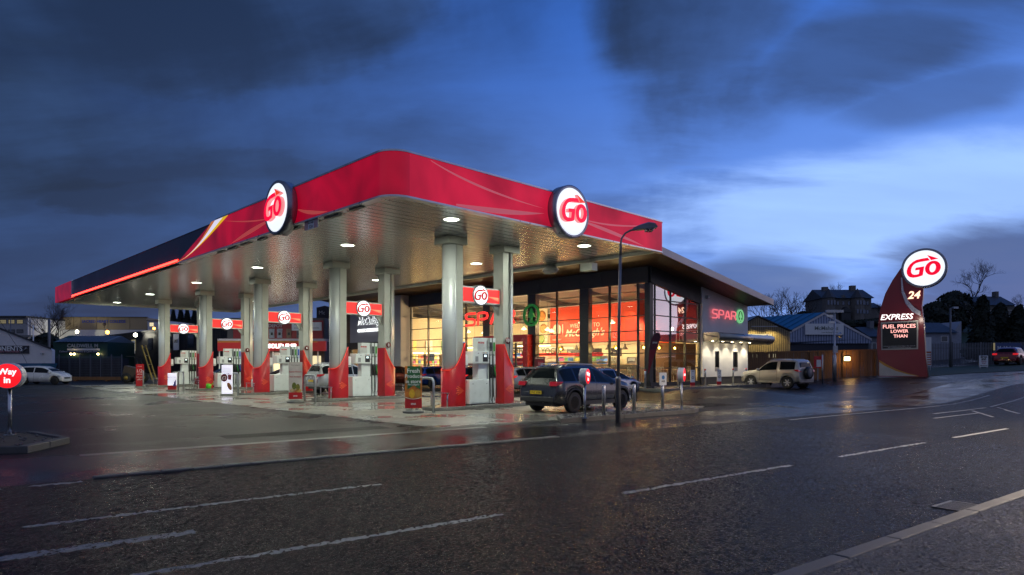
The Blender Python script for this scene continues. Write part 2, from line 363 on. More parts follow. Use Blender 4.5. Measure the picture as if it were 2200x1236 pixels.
def grit(name, e0, e1, d0, d1, s, amp, mat, z=0., marks=()):
    # a sheet of real stone relief: every chipping stands a few millimetres proud or low
    rnd = random.Random(int(d0*10)+5); ne, nd = int((e1-e0)/s), int((d1-d0)/s); vs_, fs, mi = [], [], []
    for i in range(ne+1):
        for j in range(nd+1):
            edge = i in (0, ne) or j in (0, nd)
            e = e0+(e1-e0)*i/ne+(0 if edge else rnd.uniform(-.4, .4)*s); d = d0+(d1-d0)*j/nd+(0 if edge else rnd.uniform(-.4, .4)*s)
            p = ED(e, d); hz = 0 if edge else (rnd.random()**1.6-.35)*amp*.75+.004*sin(e*1.1+d*.6)*sin(d*1.7)
            vs_.append((p.x, p.y, z+hz))
    for i in range(ne):
        e = e0+(e1-e0)*(i+.5)/ne
        for j in range(nd):
            d = d0+(d1-d0)*(j+.5)/nd; k = i*(nd+1)+j
            fs += [(k, k+1, k+nd+2), (k, k+nd+2, k+nd+1)]
            q = any(a <= e <= b and c <= d <= f for a, b, c, f in marks)
            mi += [1 if q and rnd.random() > .13 else 0, 1 if q and rnd.random() > .13 else 0]
    me = bpy.data.meshes.new(name); me.from_pydata(vs_, [], fs); me.materials.append(mat); me.materials.append(line_mat)
    me.polygons.foreach_set('material_index', mi); me.update(); o = bpy.data.objects.new(name, me); COL.objects.link(o); o['kind'] = 'structure'; fixn(me); return o
grit('road', -9, 16, 2.7, 5.7, .036, .011, asphalt_road)
grit('road', -9, 16, 5.7, 8.4, .045, .012, asphalt_road, marks=MARKS)
grit('road', -9, 16, 8.4, 11.12, .06, .013, asphalt_road, marks=MARKS)
grit('pavement', 1, 13, -1.5, 2.55, .034, .014, pave_mat, .11)
ground('pavement', [-90, -30, -10, 1], [-2.2, -1.5, 0, 1, 2.55], pave_mat, .11); ground('pavement', [13, 20, 40, 90, 240], [-2.2, -1.5, 0, 1, 2.55], pave_mat, .11); ground('pavement', [1, 13], [-2.2, -1.5], pave_mat, .11)
ground('grass_field', [-90, -50, -20, 0, 10, 20, 30, 45, 60, 90, 140, 240], [-90, -50, -30, -15, -8, -4, -2.2], M('dark_grass', (.025, .045, .015), .9, var=.4, vs_=2, bump=1, bs=20), .10)
ds_f = rng(14.25, 60, 46)+rng(62, 120, 24)+[130, 150, 180, 220, 300]
ground('forecourt', es_main, ds_f, asphalt_yard)
ground('footpath', rng(.75, 9.6, 9), rng(11.3, 13.98, 2), asphalt_walk, 0)
for a, b in ((-90, -14), (-14, .75), (9.6, 240)):
    ground('side_road_mouth', [a]+[e for e in es_main if a < e < b]+[b], rng(11.12, 14.25, 3), asphalt_walk if a > -20 else asphalt_road)
ground('channel_strip', rng(.75, 9.6, 9), [13.98, 14.25], M('channel_concrete', (.075, .073, .068), .35, bump=.4, bs=50, var=.2))
kb = struct('kerb', MB().box(0, 9, 0, .02, -.2, -.1), kerbm, loc=ED(.75, 11.2, 0), rz=atan2(.596, .803))
kst = None
for i in range(20):
    me = MB().box(.01, .435, -.08, .1, -.1, .018+.006*random.random()).mesh('kerb_stone')
    ob('kerb_stone', me, kerbm, kb, (i*.4425, 0, 0), fix=False, bev=.008)
nk = struct('near_kerb', MB().box(0, 34, 0, .02, -.2, -.1), kerbm, loc=ED(-3, 2.56, 0), rz=atan2(.596, .803))
me = MB().box(.006, .909, 0, .14, -.1, .112).mesh('kerb_stone'); fixn(me)
for i in range(38): ob('kerb_stone', me, kerbm, nk, (i*.915, 0, random.uniform(-.003, .003)), bev=.012, fix=False)
# painted road markings
def mark(e0, e1, d0, d1, name='road_marking', d0b=None, n=8):
    if d0b is None: d0b = d0
    w = d1-d0; mb = MB()
    rows = []
    for i in range(n+1):
        t = i/n; e = e0+(e1-e0)*t; d = d0+(d0b-d0)*t
        rows.append([Vector((*(ED(e, q).xy), hgt(*ED(e, q).xy)+.005)) for q in (d, d+w)])
    mb.grid(rows); struct(name, mb, line_mat)
for e0, e1 in ((16.6, 20), (21.6, 25.2), (26.8, 30.4), (32, 35.6), (38, 42)): mark(e0, e1, 5.77, 5.87)
mark(22, 25.6, 8.2, 8.29)
for i in range(2): mark(27+i*3.4, 26.0+i*2.4, 7.2, 7.3, d0b=5.0); mark(24+i*2.4, 26.6+i*2.4, 7.3, 7.4, d0b=8.7)
mark(18, 34, 10.5, 10.6); mark(24, 44, 8.95, 9.05); 
# reinstated trench strips in the far carriageway
tar = M('tar_joint', (.012, .012, .012), .5, bump=.3, bs=30, spec=.3)
def seam(pts, w=.035, off=.004):
    mb = MB(); rows = []
    for i, p in enumerate(pts):
        q = pts[min(i+1, len(pts)-1)]; o_ = pts[max(i-1, 0)]; t = (Vector(q)-Vector(o_)).normalized(); nn = Vector((-t.y, t.x))*w/2
        rows.append([Vector((p[0]+s*nn.x, p[1]+s*nn.y, hgt(p[0], p[1])+off)) for s in (-1, 1)])
    mb.grid(rows); struct('tar_seam', mb, tar)
for i in range(4): seam([tuple((ED(-3+i*3.7, 15.2)+ev*(.08*sin(j*1.3+i))+dv*(j*.6)).xy) for j in range(9)], .03)
seam([(-9.5+.7*i, 19.2-.28*i+.12*sin(i*.8)) for i in range(10)], .04)
patch_m = wet('asphalt_patch', (.012, .012, .012), .006, 60, .36, .2, .4, .7, .6, sp=.3, flat=.5, gl=(.2, .5))
for e0, e1, d0, d1 in ((3.5, 7.5, 15.2, 16.0), (20.5, 23, 15.5, 17)):
    mb = MB(); mb.grid([[Vector((*(ED(e, d).xy), hgt(*ED(e, d).xy)+.005)) for d in rng(d0, d1, 4)] for e in rng(e0, e1, 4)]); struct('asphalt_patch', mb, patch_m)
# gully grate at the near kerb
gr = thing('gully_grate', 'iron gully grate set in the road beside the near kerb', 'drain grate', ED(8.6, 2.95, .004), atan2(.596, .803))
iron = M('cast_iron', (.05, .045, .04), .4, .8, bump=.6, bs=60)
mb = MB(); [mb.box(*b, 0, .012) for b in ((-.27, .27, -.2, -.165), (-.27, .27, .165, .2), (-.27, -.235, -.165, .165), (.235, .27, -.165, .165))]
ob('frame', mb, iron, gr); ob('sump', MB().box(-.235, .235, -.165, .165, -.003, .001), black_m, gr)
me = MB().box(-.012, .012, -.165, .165, 0, .011).mesh('bar')
for i in range(9): ob('bar', me, iron, gr, (-.19+i*.0475, 0, 0), fix=False)
# concrete apron of cast bays
def clip(poly, a, b):       # keep the left side of a->b
    out = []
    for i in range(len(poly)):
        p, q = poly[i], poly[(i+1) % len(poly)]
        sp = (b[0]-a[0])*(p[1]-a[1])-(b[1]-a[1])*(p[0]-a[0]); sq = (b[0]-a[0])*(q[1]-a[1])-(b[1]-a[1])*(q[0]-a[0])
        if sp >= 0: out.append(p)
        if sp*sq < 0: t = sp/(sp-sq); out.append((p[0]+(q[0]-p[0])*t, p[1]+(q[1]-p[1])*t))
    return out
def lrof(v): l, r = toLR(v.x, v.y); return (r, l)
bound = [lrof(LR(44, 1.0)), lrof(Vector((-1.9, 16.7, 0))), lrof(ED(13.0, 14.6)), lrof(ED(18.4, 14.4)), (13.4, -1.5), (13.4, 44)]
ap = struct('concrete_apron', MB().prism(bound, -.05, .001), M('joint_sealant', (.02, .02, .02), .5), loc=C0, rz=AR)
for i in range(-2, 3):
    for j in range(-2, 13):
        x0, x1, y0, y1 = 1.0+i*4.15, 1.0+(i+1)*4.15, -.6+j*4.07, -.6+(j+1)*4.07
        g = .012; pl = [(x0+g, y0+g), (x1-g, y0+g), (x1-g, y1-g), (x0+g, y1-g)]
        for a, b in zip(bound, bound[1:]+bound[:1]): pl = clip(pl, a, b) if pl else pl
        if len(pl) < 3: continue
        ob('concrete_bay', MB().prism(pl, 0, .008+.002*random.random()), conc_mat, ap)
# oil / tyre darkening is in the material; drain covers on the apron
for k, (l, r) in enumerate(((2.2, 3.0), (9.2, 3.4), (16.9, 3.1))):
    c = thing('manhole_cover', ('round red-rimmed manhole cover on the apron nearest the dark car', 'round manhole cover between the first and second pump islands', 'round manhole cover between the second and third pump islands')[k], 'manhole cover', LR(l, r, .012))
    ob('cover', MB().lathe([(0, .004), (.27, .004), (.27, 0)], 24), iron, c); ob('rim', MB().lathe([(.275, 0), (.275, .006), (.33, .006), (.33, 0)], 24), kerbm if k else red_m, c)

# ================================================================ GO MARK
def sc_(pts, cx=865, cy=415, sx=375, sy=330): return [((x-cx)/sx, (cy-y)/sy) for x, y in pts]
G_ = sc_([(930, 240), (830, 248), (740, 262), (680, 290), (625, 335), (590, 385), (570, 440), (572, 490), (590, 530), (625, 558), (680, 572), (750, 568), (800, 556), (845, 542), (872, 385), (725, 400), (715, 447), (790, 440), (778, 512), (740, 520), (700, 520), (665, 505), (648, 470), (648, 430), (660, 385), (690, 345), (730, 320), (790, 305), (965, 290)])
def ell(cx, cy, rx, ry, sl=0., n=28): return [(cx+rx*cos(2*pi*i/n)+sl*ry*sin(2*pi*i/n), cy+ry*sin(2*pi*i/n)) for i in range(n)]
O_ = [sc_(ell(1015, 425, 132, 124, -.08)), sc_(ell(1012, 425, 52, 74, -.12))]
A_ = sc_([(918, 192), (1110, 270), (985, 288)])
def scl(lp, k): return [(x*k, y*k) for x, y in lp]
side_e = M('letter_return', (.75, .2, .2), .4, em=(1, .3, .3), es=.62)
def go_disc(label, loc, rz, R, depth, lt, fmat, lmat, two=False, group=None, name='round_sign', k=1.):
    t = thing(name, label, 'round sign', loc, rz, group)
    ob('drum', MB().lathe([(R*.9, -depth/2+.0), (R, -depth/2-.02), (R*1.045, -depth/2-.01), (R*1.045, depth/2), (R*.9, depth/2)], 48, axis='y'), M('sign_rim', (.30, .32, .36), .3, .6), t)
    for s in ((-1, 1) if two else (-1,)):
        f = ob('sign_face', MB().lathe([(0, s*(depth/2+.006)), (R*.985, s*(depth/2+.006)), (R*.985, s*(depth/2-.02))], 48, axis='y'), fmat, t)
        rot = (0, 0, 0 if s < 0 else pi)
        y = s*(depth/2+.008+lt/2)
        for nm, lps, mt in (('letter', [G_], lmat), ('letter', O_, lmat), ('arrow', [A_], orlet if lt > .03 else lmat)):
            me_ = flat_shape([scl(q, R*k) for q in lps], lt); ob(nm, me_, [mt, side_e], t, (0, y, 0), rot=rot)
            for p_ in me_.polygons: p_.material_index = 1 if abs(p_.normal.y) < .5 and lt > .04 else 0
    return t

# ================================================================ CANOPY
CL, CW, ZB, ZT, ZS = 43.0, 12.93, 6.10, 7.25, 6.22
cp = thing('fuel_canopy', 'long flat forecourt canopy with backlit red fascia and silver slatted soffit', 'canopy', C0, AR)
trim = M('aluminium_trim', (.62, .64, .68), .3, .7)
rad_c = .6
def arc_path(off=0., l_end=16.4, r_end=CW):
    pts = [(off, l_end)]+[(off, y) for y in (12, 8, 4, rad_c+.01)]
    for i in range(1, 12):
        a = pi+pi/2*i/12; pts.append((rad_c+(rad_c-off)*cos(a), rad_c+(rad_c-off)*sin(a)))
    pts += [(x, off) for x in (rad_c+.01, 3, 5, 7, 9, 11, r_end-.25)]
    for i in range(1, 6): a = -pi/2+pi/2*i/5; pts.append((r_end-.25+(.25-off)*cos(a)+0, .25+(.25-off)*sin(a)))
    return pts
def ribbon(pts, z0, z1, zt_=None):
    mb = MB(); mb.grid([[(x, y, z0) for x, y in pts], [(x, y, z1) for x, y in pts]]); return mb
# red panel on the long side ends in a slant (swoosh)
def long_panel(y0, y1, x=0., z0=ZB, z1=ZT): return MB().box(x, x+.06, y0, y1, z0, z1)
pts = arc_path()
i_split = [i for i, p in enumerate(pts) if p[0] >= rad_c][0]
ob('fascia_panel', ribbon(pts[1:i_split+1], ZB, ZT), fasc_e, cp, fix=False, label='deep red backlit fascia on the long side and round the corner')
ob('fascia_panel', ribbon(pts[i_split:], ZB, ZT), fasc_r, cp, fix=False, label='red fascia on the short side, sky reflection put into its pinkish colour')
ob('fascia_panel', MB().prism([(12.0, ZT), (12.0, ZB), (16.4, ZB), (12.35, ZT)], 0, .05, 'x'), fasc_e, cp, label='slanted end of the red fascia')
for z, w in ((ZT, .05), (ZB-.05, .05)):
    mb = MB(); p2 = pts[1:] if z == ZT else pts
    mb.grid([[(x, y, z) for x, y in arc_path(-.025)[(1 if z == ZT else 0):]], [(x, y, z+w) for x, y in arc_path(-.025)[(1 if z == ZT else 0):]]])
    mb.grid([[(x, y, z+(w if z == ZT else 0)) for x, y in arc_path(-.025)[(1 if z == ZT else 0):]], [(x, y, z+(w if z == ZT else 0)) for x, y in arc_path(.25)[(1 if z == ZT else 0):]]])
    ob('edge_trim', mb, trim, cp, fix=False)
navy = M('dark_blue_grey_fascia', (.055, .062, .10), .4, .2, var=.1, vs_=.6)
ob('fascia_panel', MB().prism([(12.2, ZT-.06), (16.3, ZB+.02), (37.4, ZB+.02), (37.4, ZT-.06)], .045, .12, 'x'), navy, cp, label='dark unlit section of the long fascia')
ob('fascia_panel', MB().box(0, .1, 37.5, CL, ZB, ZT-.02), fasc_e, cp, label='red end panel of the long fascia')
ob('edge_trim', MB().box(-.03, .1, 37.4, 37.5, ZB, ZT), M('chrome', (.8, .8, .82), .12, 1), cp)
ob('edge_trim', MB().box(.03, .12, 12.3, 37.4, ZT-.06, ZT-.03), navy, cp)
ob('neon_tube', MB().tube([(.0, 16.45, ZB+.09), (.0, 37.3, ZB+.09)], .045, 8), neon_e, cp)
ob('neon_backing', MB().box(.02, .045, 16.4, 37.4, ZB+.02, ZB+.16), M('neon_glow_backing', (.6, .01, .01), .25, em=(1, .01, .0), es=.7), cp)  # backing glows by itself: the tube's light is put into its colour
def swoosh(name, mat, a0, a1, x):       # curved sliver between two offsets of the slant line
    n = 12; top, bot = [], []
    for i in range(n+1):
        t = i/n; z = ZB+(ZT-ZB)*t; y = 16.4-4.9*(t**.62)
        k = t**1.2
        top.append((y-a0*k-.02, z)); bot.append((y-a1*k+.0, z))
    ob(name, MB().prism(top+bot[::-1], x-.012, x, 'x'), mat, cp)
swoosh('swoosh_stripe', E('orange_print', (.95, .28, .05), .45), -.95, -.55, -.004)
swoosh('swoosh_stripe', E('white_print', (.85, .82, 1), .75), -.55, .25, -.004)
swoosh('swoosh_stripe', E('yellow_print', (1, .62, .02), .62), .25, .75, -.004)
pk = E('pale_red_print', (.95, .12, .10), .33); pk2 = E('pink_print', (.9, .16, .2), .36)
def streak(p, w, mat, side):
    mb = MB(); rows = []
    n = 14
    for i in range(n+1):
        t = i/n; a = (1-t)**2; b = 2*t*(1-t); c = t*t
        u = a*p[0][0]+b*p[1][0]+c*p[2][0]; z = a*p[0][1]+b*p[1][1]+c*p[2][1]; ww = w*sin(pi*min(1, t*.9+.1))*.5
        rows.append([((-.006, u, z-ww) if side else (u, -.006, z-ww)), ((-.006, u, z+ww) if side else (u, -.006, z+ww))])
    ob('printed_streak', mb.grid(rows), mat, cp, fix=False)
streak([(7.0, 6.55), (8.6, 6.6), (11.4, 7.15)], .05, pk, 1); streak([(7.1, 6.5), (8.8, 6.35), (10.5, 6.13)], .16, pk, 1); streak([(5.1, 6.5), (4.2, 6.2), (3.2, 6.14)], .12, pk, 1)
streak([(1.3, 7.2), (3.0, 6.7), (5.9, 6.65)], .07, pk2, 0); streak([(2.2, 6.15), (4.2, 6.2), (5.9, 6.5)], .16, pk2, 0); streak([(7.7, 6.62), (9.4, 6.5), (12.4, 7.1)], .06, pk2, 0); streak([(7.7, 6.55), (9.6, 6.4), (11.5, 6.15)], .13, pk2, 0)
ob('roof', MB().prism([(.5, .5), (CW-.3, .5), (CW-.3, CL-.12), (.5, CL-.12)], ZS+.25, ZT-.25), dark, cp)
ob('inner_edge', MB().box(.26, .36, .6, CL-.1, ZB-.02, ZS+.3), greyp, cp); ob('inner_edge', MB().box(.6, CW-.3, .26, .36, ZB-.02, ZS+.3), greyp, cp)
ob('rear_edge', MB().box(CW-.12, CW, .3, CL, ZB, ZT-.1), greyp, cp); ob('rear_edge', MB().box(.12, CW-.12, CL-.1, CL, ZB, ZT-.1), greyp, cp)
NP = 106; pw = (CL-.5)/NP
me = MB().prism([(.036, .0), (pw-.036, .0), (pw-.01, .03), (.01, .03)], .37, CW-.13, 'x').mesh('soffit_panel'); fixn(me)
me2 = MB().prism([(.37, .008), (rad_c, .008), (rad_c, pw-.008), (.37, pw-.008)], 0, .03).mesh('soffit_panel')
ob('soffit_gap_shade', MB().prism([(.5, .5), (CW-.2, .5), (CW-.2, CL-.15), (.5, CL-.15)], ZS+.06, ZS+.08), black_m, cp)  # black sheet added above the slats; stands for shade in their gaps
for i in range(NP): ob('soffit_panel', me, soff_m, cp, (0, .36+i*pw, ZS), rot=(rad(random.uniform(-.08, .08)), 0, 0), fix=False)
cables = MB()
for k in range(9): y = 1.6+k*1.25; cables.box(.12, .24, y, y+.55+.3*random.random(), ZB-.09-.02*(k % 2), ZB-.02)
ob('service_box', cables, M('service_grey', (.22, .23, .2), .5, .2), cp)
for k, (l, nm) in enumerate(((6.0, 'round GO sign on the long side of the canopy'),)):
    go_disc('round backlit white GO sign on the long left side of the canopy', LR(l, -.13, 6.67), A0, .83, .34, .12, disc_e, redlet, group='large round GO signs on the canopy')
go_disc('round backlit white GO sign on the short right side of the canopy', LR(-.13, 6.9, 6.67), AR, .83, .34, .12, disc_e, redlet, group='large round GO signs on the canopy')
hs = thing('height_sign', 'white Max Height sign with red and white stripes under the canopy edge', 'height sign', LR(4.35, .05, 5.93), A0)
ob('plate', MB().box(-.42, .42, -.01, .01, -.14, .14), white_m, hs)
for sx in (-1, 1):
    for q in range(3):
        x = sx*(.23+q*.075); ob('stripe', MB().prism([(x-.03, -.14), (x, -.14), (x+.045, .14), (x+.015, .14)], -.014, -.011, 'y'), red_m, hs)
text('Max. Height', black_m, hs, (0, -.013, .05), w=.36, ext=.002, bold=.01); text('5.2m', black_m, hs, (0, -.013, -.06), h=.09, ext=.002, bold=.012)
ob('bracket', MB().box(-.3, -.27, -.01, .01, .14, .22).box(.27, .3, -.01, .01, .14, .22), greyp, hs)
# ---- lamps under the canopy
lampd = None
names_l = ['nearest', 'second', 'third', 'fourth', 'fifth', 'farthest']
for row, r in enumerate((3.5, 10.1)):
    for k, l in enumerate((1.8, 8.1, 16.3, 24.4, 33.0, 41.0)):
        lb = f'{names_l[k]} round canopy lamp of the {("front row, towards the road", "back row, towards the shop")[row]}'
        if lampd is None:
            t = thing('canopy_lamp', lb, 'ceiling lamp', LR(l, r, ZS), 0, 'lamps under the canopy')
            ob('bezel', MB().lathe([(.24, .01), (.245, -.012), (.29, -.008), (.30, .02)], 24), white_m, t)
            ob('lens', MB().lathe([(0, -.02), (.13, -.016), (.24, -.004), (.24, .01)], 24), lamp_e, t); lampd = t
        else: t = dup(lampd, LR(l, r, ZS), 0, lb)
t = thing('flood_light', 'wide oval flood light hung under the shop side edge of the canopy', 'flood light', LR(5.9, 12.7, 6.0), AL)
ob('shade', MB().lathe([(.03, .18), (.2, .15), (.4, .04), (.48, -.05)], 24), M('opal_grey', (.35, .35, .36), .3), t).scale = (1, .6, 1)
ob('lens', MB().lathe([(.46, -.05), (.3, -.2), (0, -.24)], 24), M('opal_lens', (.25, .24, .25), .15), t).scale = (1, .6, 1)
ob('bracket', MB().tube([(0, 0, .15), (0, 0, .3)], .03, 6), greyp, t)
t = thing('canopy_box', 'pale square equipment box under the shop side edge of the canopy', 'equipment box', LR(3.7, 12.75, 5.86), AR)
ob('case', MB().box(-.2, .2, -.32, .32, -.17, .17), greyp, t, bev=.01); ob('hanger', MB().box(-.02, .02, -.02, .02, .17, .36), greyp, t)
# ================================================================ COLUMNS
redcol = M('red_column_boot', (.46, .008, .012), .3, var=.1, vs_=3, coat=.4)
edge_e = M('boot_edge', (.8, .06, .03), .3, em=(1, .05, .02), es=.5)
def col_outline(w, f, b, n=10):    # x along R: rounded at -x (outer), flat at +x
    p = [(b, w), ]
    for i in range(n+1): a = pi/2+pi*i/n; p.append((f+w*cos(a)*1.0, w*sin(a)))
    return p+[(b, -w)]
def make_column(label, loc, rz):
    t = thing('canopy_column', label, 'column', loc, rz, 'silver columns carrying the canopy')
    o1 = col_outline(.33, .02, .0, 12); H = ZS-.13
    mb = MB(); mb.prism(o1, .0, H, smooth=True); ob('cladding', mb, alu, t)
    ob('flat_box', MB().box(.005, .36, -.27, .27, 0, H), greyp, t)
    for z in (3.1, 4.6): ob('joint', MB().prism([(x*1.004, y*1.004) for x, y in o1], z, z+.012, smooth=True), galv, t)
    ob('cap', MB().box(-.42, .45, -.42, .42, H-.26, H-.005), greyp, t, bev=.01)
    # red boot: rises in a concave sweep towards the inner (flat) side
    o2 = [(x*1.12 if x < 0 else x+.015, y*1.12) for x, y in col_outline(.33, .02, .38, 16)]
    bm = MB(); k = 0; N_ = len(o2)
    def top(x): u = max(0, min(1, (x+.36)/.74)); return 1.28+1.0*u**2.1
    dens = []
    for i in range(N_-1):
        for q in range(6): dens.append((o2[i][0]+(o2[i+1][0]-o2[i][0])*q/6, o2[i][1]+(o2[i+1][1]-o2[i][1])*q/6))
    dens.append(o2[-1])
    bm.grid([[(x, y, 0) for x, y in dens], [(x, y, top(x)) for x, y in dens], [(x*.93, y*.93, top(x)+.015) for x, y in dens]])
    bm.add([(o2[0][0], o2[0][1], 0), (o2[-1][0], o2[-1][1], 0), (o2[-1][0], o2[-1][1], top(.4)), (o2[0][0], o2[0][1], top(.4))], [(0, 1, 2, 3)])
    ob('red_boot', bm, redcol, t, fix=False)
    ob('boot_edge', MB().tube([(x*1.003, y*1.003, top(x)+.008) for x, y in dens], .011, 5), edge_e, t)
    # printed rays on the boot
    for s in (-1, 1):
        for q in range(5):
            a = rad(-28+q*13); L_ = .34+.05*(q % 2)
            ob('printed_ray', MB().prism([(.33, .55), (.33-L_*cos(a), .55+L_*sin(a)+.04), (.33-L_*cos(a), .55+L_*sin(a)-.005)], s*.372, s*.3745, 'y'), M('ray_print', (.75, .10, .04), .3, em=(1, .12, .04), es=.06), t)
    return t
colA = None
cn = ['nearest the road end', 'second from the road end', 'in the middle', 'fourth from the road end', 'at the far end']
isl_l = [4.2+8.15*k for k in range(5)]
for k, l in enumerate(isl_l):
    for j, r in enumerate((5.42, 8.16)):
        lb = f'silver column with red boot {cn[k]}, on the {("outer, road side", "inner, shop side")[j]} of its island'
        rz = AR if j == 0 else AR+pi
        loc = LR(l, r, .13)
        if colA is None: colA = make_column(lb, loc, rz); c = colA
        else: c = dup(colA, loc, rz, lb)
# number plates on the rear columns
for k, s in enumerate(('10', '8', '6', '4', '2')):
    c = LR(isl_l[k]-.345, 8.16-.18, 2.55)
    t = thing('pump_number', f'small round pump number plate {s} on the rear column {cn[k]}', 'number plate', c, AR, 'round pump number plates')
    ob('plate', MB().lathe([(0, -.01), (.135, -.01), (.135, 0)], 24, axis='y'), M('maroon_enamel', (.13, .015, .015), .3), t)
    text(s, white_m, t, (0, -.013, 0), h=.14, ext=.003, bold=.012)
# ---- islands
me = MB()
w, a, b = .62, 4.9, 8.7
pl = [(b, -w)]+[(b+w*cos(t_), w*sin(t_)) for t_ in [-pi/2+pi*i/10 for i in range(1, 10)]]+[(b, w), (a, w)]+[(a+w*cos(t_), w*sin(t_)) for t_ in [pi/2+pi*i/10 for i in range(1, 10)]]+[(a, -w)]
for k, l in enumerate(isl_l):
    isl = struct('pump_island', MB().prism([(x, y) for x, y in pl], 0, .125), conc_mat, loc=LR(l, 0, .005), rz=AR); isl.name = 'pump_island'
    bv = isl.modifiers.new('b', 'BEVEL'); bv.width = .02; bv.segments = 2; bv.limit_method = 'ANGLE'; bv.angle_limit = rad(60)
# ---- overhead signs between the columns
for k, l in enumerate(isl_l):
    t = thing('overhead_sign', f'red GO sign panel bridging the two columns {cn[k]}', 'overhead sign', LR(l, 6.79, 4.22), AR, 'red GO sign panels between the columns')
    x0, x1 = -.99, 1.0
    ob('frame', MB().box(x0, x1, -.13, .13, -.31, .31), M('sign_frame', (.62, .60, .55), .35, .3), t, bev=.01)
    for s in (-1, 1):
        ob('red_face', MB().box(x0+.06, x1-.06, s*.131, s*.137, -.25, .25) if s > 0 else MB().box(x0+.06, x1-.06, -.137, -.131, -.25, .25), signred_e, t)
        for q in range(4):
            z = -.05-q*.045; ob('printed_ray', MB().prism([(.32, -.02), (.9, z-.03+q*.012), (.9, z+.02)], s*.1375, s*.139, 'y'), E('ray_light', (1, .25, .12), 1.0), t)
    d = go_disc('', (0, 0, 0), 0, .37, .36, .012, discs_e, M('red_ink', (.5, .003, .012), .5, em=(1, 0, .02), es=.2), two=True, k=1.14)
    for ch in list(d.children): ch.parent = t; ch.location.x += -.06
    bpy.data.objects.remove(d)
    ob('bracket', MB().prism([(x1, -.31), (x1-.33, -.31), (x1, -.72)], -.05, .05, 'y'), greyp, t)
# ================================================================ PUMPS
def make_pump(label, loc, rz, cols):
    t = thing('fuel_pump', label, 'fuel pump', loc, rz, 'white fuel pumps on the islands')
    ob('base_cabinet', MB().box(-.62, .36, -.27, .27, .03, .93), pumpw, t, bev=.02)
    ob('plinth', MB().box(-.60, .66, -.25, .25, 0, .03), black_m, t)
    for s in (-1, 1):
        ob('panel_door', MB().box(-.55, .3, s*.272, s*.279, .08, .88) if s > 0 else MB().box(-.55, .3, -.279, -.272, .08, .88), pumpw, t)
        for x in (-.47, .22): ob('lock', MB().lathe([(0, s*.29), (.016, s*.29), (.016, s*.27)], 8, c=(x, 0, .78), axis='y'), black_m, t)
    ob('tower', MB().box(-.1, .36, -.17, .17, .93, 2.5), pumpw, t, bev=.012)
    ob('display_head', MB().box(-.46, .36, -.27, .27, 1.53, 1.99), pumpw, t, bev=.02)
    for s in (-1, 1):
        def fb(x0, x1, z0, z1, d0, d1): return MB().box(x0, x1, min(s*d0, s*d1), max(s*d0, s*d1), z0, z1)
        sc1 = ob('screen', fb(.03, .28, 1.60, 1.90, .271, .279), black_m, t)
        ob('display', fb(.09, .21, 1.78, 1.86, .280, .283), E('lcd_light', (.75, .9, 1), 1.3), t)
        ob('keypad', fb(-.34, -.2, 1.60, 1.80, .271, .279), M('keypad_grey', (.28, .29, .30), .5), t)
        ob('sticker', fb(-.36, -.05, 1.86, 1.96, .271, .276), white_m, t)
        text('44', black_m, t, (-.2, s*.28, 1.91), rz=0 if s < 0 else pi, h=.05, ext=.002)
        for q, c in enumerate(((.6, .05, .03), (.05, .3, .1), (.05, .1, .5), (.7, .4, .02), (.05, .3, .1), (.6, .05, .03), (.05, .1, .5))):
            ob('payment_badge', fb(.02+q*.04, .05+q*.04, 1.925, 1.95, .271, .275), M('badge%d' % (q % 4), c, .4), t).name = 'payment_badge'
        ob('lock', MB().lathe([(0, s*.285), (.02, s*.285), (.02, s*.27)], 8, c=(.325, 0, 1.74), axis='y'), black_m, t)
    # notice over the head
    nb = ob('notice_board', MB().box(-.22, .14, -.255, -.245, 2.0, 2.36), M('notice_card', (.55, .56, .55), .5), t)
    ob('notice_header', MB().box(-.19, .11, -.259, -.256, 2.28, 2.34), red_m, nb); text('CARD ONLY', white_m, nb, (-.04, -.261, 2.31), w=.24, ext=.002)
    for q in range(5): ob('notice_line', MB().box(-.19, .10-.03*(q % 3), -.258, -.256, 2.235-q*.04, 2.24-q*.04), M('grey_ink', (.15, .15, .17), .6), nb)
    # hose module
    ob('hose_tower', MB().box(.39, .39+.17*len(cols), -.22, .22, .03, 2.5), pumpw, t, bev=.01)
    for i, c in enumerate(cols):
        x = .39+.17*i
        for s in (-1, 1):
            def fb(x0, x1, z0, z1, d0, d1): return MB().box(x0, x1, min(s*d0, s*d1), max(s*d0, s*d1), z0, z1)
            ob('slot', fb(x-.012, x+.02, .03, 2.5, .221, .226), black_m, t)
            ob('grade_strip', fb(x+.045, x+.14, 1.84, 2.34, .221, .227), M('strip_'+c, {'black': (.02, .02, .022), 'green': (.06, .26, .04), 'blue': (.03, .08, .5), 'red': (.6, .06, .05)}[c], .4), t)
            ob('strip_text', fb(x+.07, x+.115, 1.86, 2.0, .228, .230), white_m, t)
            ob('nozzle_boot', fb(x+.03, x+.15, .98, 1.5, .221, .25), black_m, t)
            nz = ob('nozzle', MB().tube([(x+.09, s*.30, 1.46), (x+.07, s*.27, 1.38), (x+.1, s*.27, 1.2), (x+.12, s*.28, 1.05)], [.012, .03, .035, .025], 6), M('nozzle_'+c, {'green': (.03, .25, .06), 'blue': (.03, .08, .4)}.get(c, (.02, .02, .02)), .4), t)
            ob('spout', MB().tube([(x+.04, s*.27, 1.5), (x+.07, s*.27, 1.4)], .011, 5), steel, nz)
            ob('hose', MB().tube([(x+.12, s*.28, 1.06), (x+.14, s*.3, .7), (x+.1, s*.34, .28), (x+.02, s*.33, .12), (x+.0, s*.30, .35), (x+.02, s*.25, .9), (x+.04, s*.23, 1.9)], .014, 6), rubber, t)
    return t
